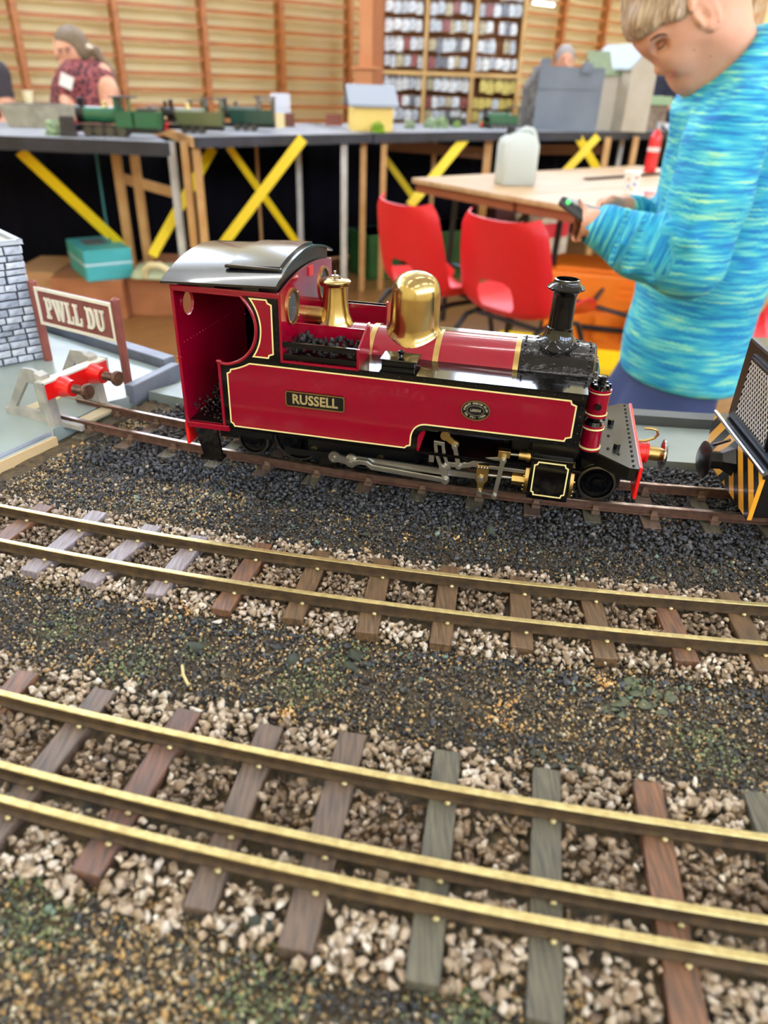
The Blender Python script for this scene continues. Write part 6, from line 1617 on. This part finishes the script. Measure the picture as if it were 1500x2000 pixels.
# hands: palm, thumb at its side, four bent fingers
def hand(S, wr, palm_c, knuck, tips, mids, thumb, pr=.017):
    S.cone(wr, palm_c, .020, pr, .012)
    for (k0, m0, t0, r0) in zip(knuck, mids, tips, (.0078, .0084, .0082, .0070)):
        S.cone(palm_c, k0, pr * .8, r0 * 1.25, .008).cone(k0, m0, r0 * 1.12, r0, .003).cone(m0, t0, r0, r0 * .82, .003)
    S.cone(thumb[0], thumb[1], .0105, .0095, .006).cone(thumb[1], thumb[2], .0095, .0078, .003)
# left hand: fingers below the controller, thumb over its top edge
pc = B(1146, 432, -.150)
hand(BODY, LWr, pc, [B(1132, 424 + i * 13, -.150 + i * .004) for i in range(4)], [B(1142, 432 + i * 11, -.085 + .006 * i) for i in range(4)], [B(1124, 426 + i * 13, -.118 + i * .004) for i in range(4)], [B(1146, 424, -.150), B(1134, 408, -.140), B(1128, 396, -.118)])
# right hand: closed over the far end of the controller
pc2 = B(1202, 402, .010)
hand(BODY, RWr, pc2, [B(1188, 393 + i * 9, .004 - .010 * i) for i in range(4)], [B(1182, 410 + i * 6, -.030 - .010 * i) for i in range(4)], [B(1174, 396 + i * 8, -.012 - .010 * i) for i in range(4)], [B(1206, 396, .0), B(1194, 391, -.026), B(1180, 398, -.044)])
lo = np.array([min(B(1100, 400)[0], hip[0] - .2), YB - .30, .0]); hi = np.array([B(1520, 200)[0] + .1, YB + .30, B(1330, -110)[2] + .05])
hx0 = B(1230, 60)[0]
V, T = sdf_mesh('body', BODY, lo, hi, .011, ([B(1100, 400)[0], YB - .19, B(1150, 490)[2] - .02], [B(1490, 60)[0], YB + .10, hi[2]], .0034))
body_obj('body', V, T, m_skin, boy, org, smooth_it=1); BV = V

# hair: cap with a heavy fringe
HAIR = SDF()
HAIR.ell(hc + upv * .010 - fwd * .004, (.101, .080, .093), HR, .01)
HAIR.ell(B(1262, 52), (.030, .062, .036), HR, .02).cone(B(1254, 40, -.03), B(1263, 84, -.022), .022, .009, .015).cone(B(1248, 36, .03), B(1258, 80, .022), .022, .009, .015).cone(B(1250, 38), B(1260, 82), .020, .009, .015).cone(B(1243, 48, -.012), B(1262, 90, -.014), .016, .005, .01).cone(B(1250, 50, -.035), B(1272, 84, -.036), .014, .004, .01)
HAIR.cone(B(1320, 30, -.066), B(1345, 36, -.068), .016, .010, .012)
HAIR.half(B(1300, 62), -upv * .95 + fwd * .10, .01) if False else None
# cut away the face, ear zone and nape
HAIR.ell(B(1300, 118), (.075, .12, .066), HR, .01, 's')
HAIR.ell(B(1342, 62), (.046, .12, .034), HR, .01, 's')
HAIR.ell(B(1380, 70), (.052, .12, .050), HR, .012, 's')
HAIR.ell(B(1440, 95), (.050, .12, .070), HR, .015, 's')
V, T = sdf_mesh('hair', HAIR, hc - .16, hc + .16, .0042)
body_obj('hair', V, T, m_hair, boy, org, smooth_it=1)
m_dkh = mat('brown lashes', (104, 74, 58), .6)
def on_skin(u, v, out=.0006, BV=BV, px_=4.5):
    """nearest skin point in front of the lens at that pixel, lifted a little"""
    d = BV - np.array([0, 0, CAMH]); F_, X_, U_ = np.array(_F), np.array(_X), np.array(_U); dep = d @ F_
    pu = 750 + F_PX * (d @ X_) / dep; pv = 1000 - F_PX * (d @ U_) / dep
    q = np.hypot(pu - u, pv - v) < px_; i = np.where(q)[0]; i = i[np.argmin(dep[i])] if len(i) else np.argmin(np.hypot(pu - u, pv - v))
    k = dep[i] - out; r = ray(u, v); return Vector((r.x * k, r.y * k, CAMH + r.z * k))
def mark(name, pts, rad, m): MB().tube([on_skin(*q) for q in pts], rad, 8).build(name, m, boy, 60, loc=(-org[0], -org[1], 0))
mark('eyebrow', [(1270, 80), (1277, 74), (1286, 69), (1296, 67), (1304, 69)], [.0012, .0022, .0024, .0018, .0008], m_dkh)
mark('eyelashes', [(1284, 96), (1289, 95), (1295, 90), (1299, 83)], [.0009, .0017, .0016, .0008], m_dkh)
mark('lips', [(1308, 151), (1312, 149), (1316, 145), (1320, 138)], [.0018, .0020, .0014, .0007], mat('pink lips', (196, 108, 104), .45))
for q in ((1404, 42), (1356, 98), (1388, 110)): MB().sphere(on_skin(*q), .0011, 8, 5).build('mole', m_dkh, boy, 60, loc=(-org[0], -org[1], 0))

# marled top
def cloth_mat(name):
    m = bpy.data.materials.new(name); m.use_nodes = True; nt = m.node_tree; b = nt.nodes['Principled BSDF']; b.inputs['Roughness'].default_value = .75
    a = nt.nodes.new('ShaderNodeAttribute'); a.attribute_name = 'streak'
    def noise(sc, det, off):
        mp = nt.nodes.new('ShaderNodeMapping'); mp.inputs['Scale'].default_value = sc; mp.inputs['Location'].default_value = off
        nt.links.new(a.outputs['Vector'], mp.inputs['Vector']); n = nt.nodes.new('ShaderNodeTexNoise'); n.inputs['Scale'].default_value = 1; n.inputs['Detail'].default_value = det
        nt.links.new(mp.outputs[0], n.inputs['Vector']); return n.outputs['Fac']
    n1 = noise((15, 15, 240), 6, (0, 0, 0)); n2 = noise((5, 5, 44), 3, (5, 3, 1))
    mx = nt.nodes.new('ShaderNodeMath'); mx.operation = 'MULTIPLY_ADD'; mx.inputs[1].default_value = .72
    sc2 = nt.nodes.new('ShaderNodeMath'); sc2.operation = 'MULTIPLY'; sc2.inputs[1].default_value = .28; nt.links.new(n2, sc2.inputs[0])
    nt.links.new(n1, mx.inputs[0]); nt.links.new(sc2.outputs[0], mx.inputs[2])
    r = nt.nodes.new('ShaderNodeValToRGB'); e = r.color_ramp.elements
    e[0].position = .34; e[0].color = lin((0, 104, 172)) + (1,); e[1].position = .68; e[1].color = lin((176, 226, 160)) + (1,)
    for ps, c in ((.42, (0, 126, 180)), (.48, (26, 154, 190)), (.53, (60, 176, 192)), (.59, (104, 200, 186))):
        q = e.new(ps); q.color = lin(c) + (1,)
    nt.links.new(mx.outputs[0], r.inputs['Fac']); nt.links.new(r.outputs[0], b.inputs['Base Color'])
    bp = nt.nodes.new('ShaderNodeBump'); bp.inputs['Strength'].default_value = .25; bp.inputs['Distance'].default_value = .002; nt.links.new(n1, bp.inputs['Height']); nt.links.new(bp.outputs[0], b.inputs['Normal'])
    MATS[name] = m; return m
m_top = cloth_mat('marled turquoise jersey')
TOP = SDF()
TOP.cone(B(1432, 228, -.115), B(1432, 228, .115), .068, .068, .05)
TOP.cone(B(1418, 170), B(1432, 100), .092, .064, .04)                        # stand collar
TOP.ell(B(1410, 330), (.100, .165, .18), None, .05).ell(B(1370, 535), (.120, .160, .18), None, .06).ell(B(1328, 700), (.112, .150, .15), None, .06)
TOP.cone(B(1335, 660, -.03), B(1324, 790, -.03), .108, .120, .04).cone(B(1335, 660, .03), B(1324, 790, .03), .108, .120, .04)
TOP.cone(LSh, B(1385, 390, -.205), .068, .064, .012).cone(B(1385, 390, -.205), LEl, .064, .060, .012)
LM = B(1250, 482, -.195)
TOP.cone(LEl, LM, .060, .051, .02).cone(LM, B(1168, 438, -.165), .050, .038, .02)
TOP.cone(RSh, REl, .066, .058, .03).cone(REl, B(1236, 418, .03), .055, .036, .02)
# creases at the elbow and cuff
for i, (u, v, w) in enumerate(((1300, 500, .010), (1268, 486, .008), (1225, 470, .008), (1196, 452, .007))):
    c_ = B(u, v, -.195); dv = B(u + 20, v - 60, -.195) - c_; TOP.cone(c_ - dv * .9 + np.array([0, -.045, 0]), c_ + dv * .9 + np.array([0, -.045, 0]), .006, .006, .012)
TOP.cone(B(1400, 300, -.245), B(1345, 470, -.27), .004, .010, .03)
hem0, hem1 = B(1196, 718), B(1444, 742)
TOP.half((hem0 + hem1) / 2, np.cross(np.array([0, 1, 0]), hem1 - hem0) * -1, .012)
nc0, nc1 = B(1343, 186), B(1474, 62)
TOP.half((nc0 + nc1) / 2, np.cross(np.array([0, 1, 0]), nc1 - nc0), .006)
p_ = TOP.p
cm = (nc0 + nc1) / 2; ca = (nc1 - nc0) / 2; cn = -np.cross(np.array([0, 1, 0]), nc1 - nc0); cn /= np.linalg.norm(cn); cn = cn if cn[2] > 0 else -cn
cr = [cm + ca * math.cos(q) * 1.02 + np.array([0, .074 * math.sin(q), 0]) for q in np.linspace(0, 2 * PI, 25)]
for i in range(len(p_)):                                                    # make both cutting planes keep the trunk
    if p_[i][0] == 'h':
        n_ = p_[i][2]; ctr = B(1370, 500)
        if (ctr - p_[i][1]) @ n_ > 0: p_[i] = p_[i][:2] + (-n_,) + p_[i][3:]
# only the collar region is trimmed at the neck: arms lie well below that plane
lo2 = np.array([B(1120, 430)[0] - .02, YB - .32, B(1320, 800)[2] - .02]); hi2 = np.array([B(1520, 300)[0] + .12, YB + .30, B(1440, 50)[2] + .02])
for q0, q1 in zip(cr[:-1], cr[1:]): TOP.cone(q0 - cn * .012, q1 - cn * .012, .011, .011, .012)
V, T = sdf_mesh('top', TOP, lo2, hi2, .0068)
# streak coordinate: up the trunk and upper arms, along the forearms
def seg(Vv, a, b):
    d = b - a; L_ = np.linalg.norm(d); h_ = np.clip(((Vv - a) @ d) / (L_ * L_), 0, 1); return np.linalg.norm(Vv - (a + h_[:, None] * d), axis=1), (Vv - a) @ d / L_
dl, tl = seg(V, LEl, LWr); dr_, tr_ = seg(V, REl, RWr); du_, tu = seg(V, LSh, LEl)
st = np.stack([V[:, 0], V[:, 1], V[:, 2]], 1)
ml_ = (dl < .062) & (tl > .01) & (dl < du_ + .01)
st[ml_] = np.stack([V[ml_, 2] + 3, V[ml_, 1], tl[ml_] + 2], 1)
mr_ = (dr_ < .062) & (tr_ > .03) & ~ml_; st[mr_] = np.stack([V[mr_, 2] + 5, V[mr_, 1], tr_[mr_] + 4], 1)
body_obj('marled_top', V, T, m_top, boy, org, smooth_it=2, attr=st)
TR = SDF()
for s in (-1, 1):
    TR.cone((hip[0] + .01, YB + s * .055, .60), (hip[0] - .005, YB + s * .065, .50), .088, .092, .05).cone((hip[0] - .005, YB + s * .065, .50), (hip[0] + .02, YB + s * .085, .10), .090, .066, .04)
TR.half((hip[0], YB, .07), (0, 0, -1), .01)
TR.p[-1] = TR.p[-1][:2] + (np.array([0, 0, -1.0]),) + TR.p[-1][3:]
V, T = sdf_mesh('trousers', TR, np.array([hip[0] - .22, YB - .26, .04]), np.array([hip[0] + .22, YB + .26, .90]), .012)
body_obj('navy_trousers', V, T, mat('navy jersey cloth', (40, 56, 98), .8, bump=(120, .3, .003)), boy, org, smooth_it=2)
for s in (-1, 1):
    SH = SDF().cone((hip[0] + .05, YB + s * .085, .045), (hip[0] - .11, YB + s * .09, .035), .046, .038, .03).half((hip[0], YB, .002), (0, 0, -1)); SH.p[-1] = SH.p[-1][:2] + (np.array([0, 0, -1.0]),) + SH.p[-1][3:]
    V, T = sdf_mesh('shoe', SH, np.array([hip[0] - .2, YB + s * .085 - .08, -.01]), np.array([hip[0] + .15, YB + s * .085 + .08, .12]), .008); body_obj('shoe', V, T, m_bc, boy, org)
# handheld controller
a, b = B(1116, 408, -.125), B(1216, 440, -.02); d = b - a; Lc = float(np.linalg.norm(d)); d /= Lc
hcx = thing('handheld_controller', 'black handheld controller with a green light held by the boy', 'controller', tuple(a))
zax = np.array([.25, -.25, 1.0]); zax -= d * (zax @ d); zax /= np.linalg.norm(zax); yax = np.cross(zax, d)
hcx.rotation_euler = Matrix(np.stack([d, yax, zax], 1).tolist()).to_euler()
MB().box(0, Lc, -.035, .035, -.009, .009).build('case', mat('black controller case', (30, 32, 34), .35), hcx, bevel=.005)
MB().cyl((Lc * .62, 0, .008), (Lc * .62, 0, .022), .012, n=18).build('knob', mat('grey knob', (70, 72, 74), .4), hcx, 40)
MB().sphere((-.002, .012, .006), .0045, 10, 6).build('light', mat('green light', (80, 220, 110), .3, emit=1.0), hcx, 50)

# ---------------------------------------------------------------- woman seated behind the far board
YW = 4.86
def Wp(u, v, dy=0.0): return np.array(PY(u, v, YW + dy))
def person_common(label, loc): return thing('person', label, 'person', loc)
wo = (float(Wp(165, 200)[0]), YW, 0); wom = person_common('woman in a patterned maroon top with a long ponytail behind the far board', wo)
S = SDF(); hcw = Wp(138, 94)
WR = rotm('Y', -32)
S.ell(hcw, (.088, .074, .100), WR, .02).cone(Wp(131, 108, -.02), Wp(139, 124, -.02), .058, .034, .03).ell(hcw + np.array([-.062, -.062, -.034]), (.013, .015, .018), WR, .010).ell(hcw + np.array([-.042, -.060, -.072]), (.018, .016, .010), None, .008)
S.cone(Wp(148, 112), Wp(156, 136), .044, .048, .03)
S.cone(Wp(152, 154, -.06), Wp(176, 150, .10), .050, .055, .03).ell(Wp(160, 190), (.125, .095, .15), None, .03).ell(Wp(160, 240), (.13, .11, .20), None, .03)
S.cone(Wp(198, 148, .02), Wp(210, 178, -.03), .066, .060, .03).cone(Wp(210, 178, -.03), Wp(214, 218, -.08), .058, .044, .02).cone(Wp(214, 218, -.08), Wp(180, 236, -.30), .042, .028, .02)
S.cone(Wp(140, 156, -.02), Wp(132, 196, -.10), .045, .042, .03).cone(Wp(132, 196, -.10), Wp(140, 232, -.30), .044, .028, .02)
for p0, sg_ in ((Wp(180, 236, -.30), 1), (Wp(140, 232, -.30), 1)):
    for i in range(4): S.cone(p0, p0 + np.array([-.05 - .006 * (i % 2), -.05, -.012 + .0]) + np.array([.018 * i - .027, 0, 0]), .014, .007, .008)
    S.cone(p0, p0 + np.array([.035, -.035, .0]), .013, .008, .008)
for s in (-1, 1): S.cone((wo[0] + s * .09, YW + .02, .50), (wo[0] + s * .10, YW - .30, .47), .085, .06, .04).cone((wo[0] + s * .10, YW - .30, .47), (wo[0] + s * .10, YW - .28, .05), .055, .035, .03)
S.ell((wo[0], YW + .02, .56), (.17, .13, .14), None, .06)
V, T = sdf_mesh('body', S, np.array([wo[0] - .36, YW - .50, 0]), np.array([wo[0] + .40, YW + .26, 1.45]), .013, ([hcw[0] - .12, YW - .12, 1.05], [hcw[0] + .14, YW + .12, 1.42], .007))
body_obj('body', V, T, m_skin, wom, wo, smooth_it=1); WV = V
Hh = SDF().ell(hcw + np.array([.008, .004, .016]), (.094, .082, .100), WR, .02).ell(Wp(160, 100), (.036, .06, .05), WR, .02).ell(Wp(124, 114, -.06), (.085, .15, .078), WR, .012, 's')
Hh.cone(Wp(170, 92, .02), Wp(186, 100, .05), .024, .026, .02).cone(Wp(186, 100, .05), Wp(216, 142, .06), .024, .026, .02).cone(Wp(216, 142, .06), Wp(234, 196, .05), .026, .018, .02)
V, T = sdf_mesh('hair', Hh, hcw - np.array([.15, .16, .40]), hcw + np.array([.42, .16, .18]), .009)
body_obj('hair', V, T, mat('grey brown hair', (104, 84, 62), .5, var=40, rgb2=(140, 120, 94), stretch=(2, 2, 6), bump=(60, .6, .01)), wom, wo, smooth_it=1)
G = SDF().cone(Wp(146, 152, -.09), Wp(180, 146, .12), .082, .088, .05).ell(Wp(160, 186), (.162, .132, .18), None, .06).ell(Wp(160, 245), (.172, .150, .25), None, .06).cone(Wp(190, 148, .03), Wp(200, 158, .01), .080, .076, .03)
G.cone(Wp(145, 122, -.16), Wp(138, 172, -.19), .030, .004, .008, 's')
G.cone(Wp(146, 100), Wp(151, 116), .054, .046, .01, 's')
V, T = sdf_mesh('top', G, np.array([wo[0] - .36, YW - .3, .50]), np.array([wo[0] + .36, YW + .3, 1.30]), .012)
m_pat = mat('maroon patterned cloth', (72, 38, 48), .75, var=34, rgb2=(164, 84, 84), stretch=(1.4, 1.4, 2.2), detail=1, ramp=(.48, .54))
body_obj('patterned_top', V, T, m_pat, wom, wo, smooth_it=1)
for nm, pts, rad, m_ in (('eyebrow', [(112, 98), (117, 96), (122, 97)], .004, m_dkh), ('eye', [(115, 103), (119, 103)], .005, m_dkh), ('eye', [(129, 101), (134, 100)], .005, m_dkh), ('eyebrow', [(126, 95), (132, 94), (138, 95)], .004, m_dkh), ('mouth', [(126, 122), (131, 122), (136, 119)], .004, mat('pink lips', (196, 108, 104), .45))):
    MB().tube([on_skin(u, v, .002, WV, 3.5) for u, v in pts], rad, 6).build(nm, m_, wom, 60, loc=(-wo[0], -wo[1], 0))
p = Wp(130, 158, -.20); MB().box(-.035, .035, -.005, .005, -.035, .03).build('name_badge', mat('white badge', (236, 234, 228), .5), wom, loc=(p[0] - wo[0], p[1] - wo[1], p[2])).rotation_euler = (0, .4, 0)
p = Wp(172, 92, .0); MB().sphere((0, 0, 0), (.03, .03, .016), 12, 6).build('hair_tie', mat('cream hair tie', (222, 206, 180), .6), wom, 60, loc=(p[0] - wo[0], p[1] - wo[1], p[2]))
for nm, lab, wp, yy in (('stool', 'plain wooden stool under the woman in the maroon top', wo, YW),):
    t = thing('stool', lab, 'stool', (wp[0], yy + .02, 0)); MB().cyl((0, 0, .40), (0, 0, .43), .17, n=24).build('seat', m_leg, t, 40)
    for k in range(4): a_ = PI / 4 + k * PI / 2; MB().tube([(.11 * math.cos(a_), .11 * math.sin(a_), .40), (.15 * math.cos(a_), .15 * math.sin(a_), 0)], .014, 8).build('leg', m_leg, t, 60)

# ---------------------------------------------------------------- other people, partly hidden
def seated(label, hu, hv, y, hairc, topc, bald=False, bare=False):
    h = np.array(PY(hu, hv, y)); o = (float(h[0]), y, 0); t = person_common(label, o); x = h[0]; zz = h[2]
    S = SDF().ell(h, (.078, .092, .108), None, .02).cone(h + np.array([0, -.03, -.04]), h + np.array([0, -.05, -.10]), .055, .035, .03).ell(h + np.array([0, -.098, -.025]), (.013, .016, .02), None, .012)
    for s in (-1, 1): S.ell(h + np.array([s * .078, .01, -.02]), (.010, .020, .032), None, .008)
    S.cone(h + np.array([0, .02, -.08]), h + np.array([0, .05, -.19]), .052, .06, .03)
    S.cone((x - .15, y + .06, zz - .26), (x + .15, y + .06, zz - .26), .065, .065, .05).ell((x, y + .05, zz - .46), (.16, .11, .26), None, .06)
    for s in (-1, 1):
        e = np.array([x + s * .24, y - .02, zz - .55]); w = np.array([x + s * .12, y - .25, zz - .50])
        S.cone((x + s * .18, y + .06, zz - .28), e, .055, .045, .03).cone(e, w, .042, .028, .02)
        for i in range(4): S.cone(w, w + np.array([(-.02 + .013 * i), -.085, -.01]), .013, .007, .006)
        S.cone(w, w + np.array([-s * .045, -.05, .01]), .012, .008, .006)
        S.cone((x + s * .09, y + .05, zz - .70), (x + s * .11, y - .32, .48), .085, .06, .04).cone((x + s * .11, y - .32, .48), (x + s * .11, y - .30, .05), .055, .036, .03)
    V, T = sdf_mesh('body', S, np.array([x - .34, y - .46, 0]), np.array([x + .34, y + .26, zz + .16]), .016, ([x - .12, y - .14, zz - .12], [x + .12, y + .12, zz + .14], .008))
    body_obj('body', V, T, m_skin, t, o, smooth_it=1)
    H_ = SDF().ell(h + np.array([0, .016, .014]), (.090, .102, .112), None, .02)
    if bald: H_.ell(h + np.array([0, -.05, .05]), (.066, .13, .12), None, .02, 's')
    H_.ell(h + np.array([0, -.09, -.05]), (.10, .10, .09), None, .02, 's').half(h + np.array([0, 0, -.09]), (0, 0, -1), .01); H_.p[-1] = H_.p[-1][:2] + (np.array([0, 0, -1.0]),) + H_.p[-1][3:]
    V, T = sdf_mesh('hair', H_, h - .16, h + .16, .009); body_obj('hair', V, T, mat('hair' + str(hairc), hairc, .6, bump=(60, .6, .01)), t, o, smooth_it=1)
    G = SDF().cone((x - .15, y + .06, zz - .27), (x + .15, y + .06, zz - .27), .078, .078, .05).ell((x, y + .05, zz - .47), (.175, .125, .28), None, .06).ell((x, y + .05, zz - .66), (.18, .13, .16), None, .05)
    for s in (-1, 1):
        e = np.array([x + s * .24, y - .02, zz - .55]); w = np.array([x + s * .14, y - .20, zz - .51]); se = np.array([x + s * .18, y + .06, zz - .28]); G.cone(se, se * .6 + e * .4 if bare else e, .068, .056, .03)
        if not bare: G.cone(e, w, .052, .042, .02)
    V, T = sdf_mesh('jumper', G, np.array([x - .36, y - .34, zz - .86]), np.array([x + .36, y + .28, zz - .10]), .014); body_obj('jumper', V, T, mat('cloth' + str(topc), topc, .85), t, o, smooth_it=1)
    for s in (-1, 1):
        MB().sphere((s * .030, -.088, zz - .004), (.010, .005, .006), 10, 6).build('eye', m_dkh, t, 60)
        MB().tube([(s * .016, -.092, zz + .016), (s * .032, -.090, zz + .021), (s * .046, -.080, zz + .017)], .0035, 6).build('eyebrow', m_dkh, t, 60)
    MB().tube([(-.022, -.078, zz - .070), (0, -.084, zz - .070), (.022, -.078, zz - .070)], .0035, 6).build('mouth', mat('pink lips', (196, 108, 104), .45), t, 60)
    st_ = thing('stool', 'plain wooden stool under the ' + label.split(' behind')[0].split(' beside')[0], 'stool', (x, y + .06, 0)); sz = max(.3, zz - .78)
    MB().cyl((0, 0, sz - .03), (0, 0, sz), .17, n=24).build('seat', m_leg, st_, 40)
    for k in range(4): a_ = PI / 4 + k * PI / 2; MB().tube([(.11 * math.cos(a_), .11 * math.sin(a_), sz - .03), (.15 * math.cos(a_), .15 * math.sin(a_), 0)], .014, 8).build('leg', m_leg, st_, 60)
    return t
seated('grey haired man behind the grey model mill', 1103, 119, 7.50, (150, 142, 138), (70, 76, 92), False)
dk = seated('person in a dark navy coat behind the boy', 1345, 92, 8.20, (70, 60, 54), (34, 36, 52))
p = np.array(PY(1322, 205, 8.00)); MB().tube([PY(1340, 178, 8.02), PY(1330, 196, 8.00), PY(1316, 212, 7.98), PY(1330, 222, 7.98)], .022, 8).build('lime_strap', mat('lime high visibility strap', (170, 220, 20), .6), dk, 60, loc=(-dk.location.x, -dk.location.y, 0))
seated('person with bare arms behind the stone trough', -100, 30, 4.85, (80, 60, 48), (60, 54, 60), False, True)
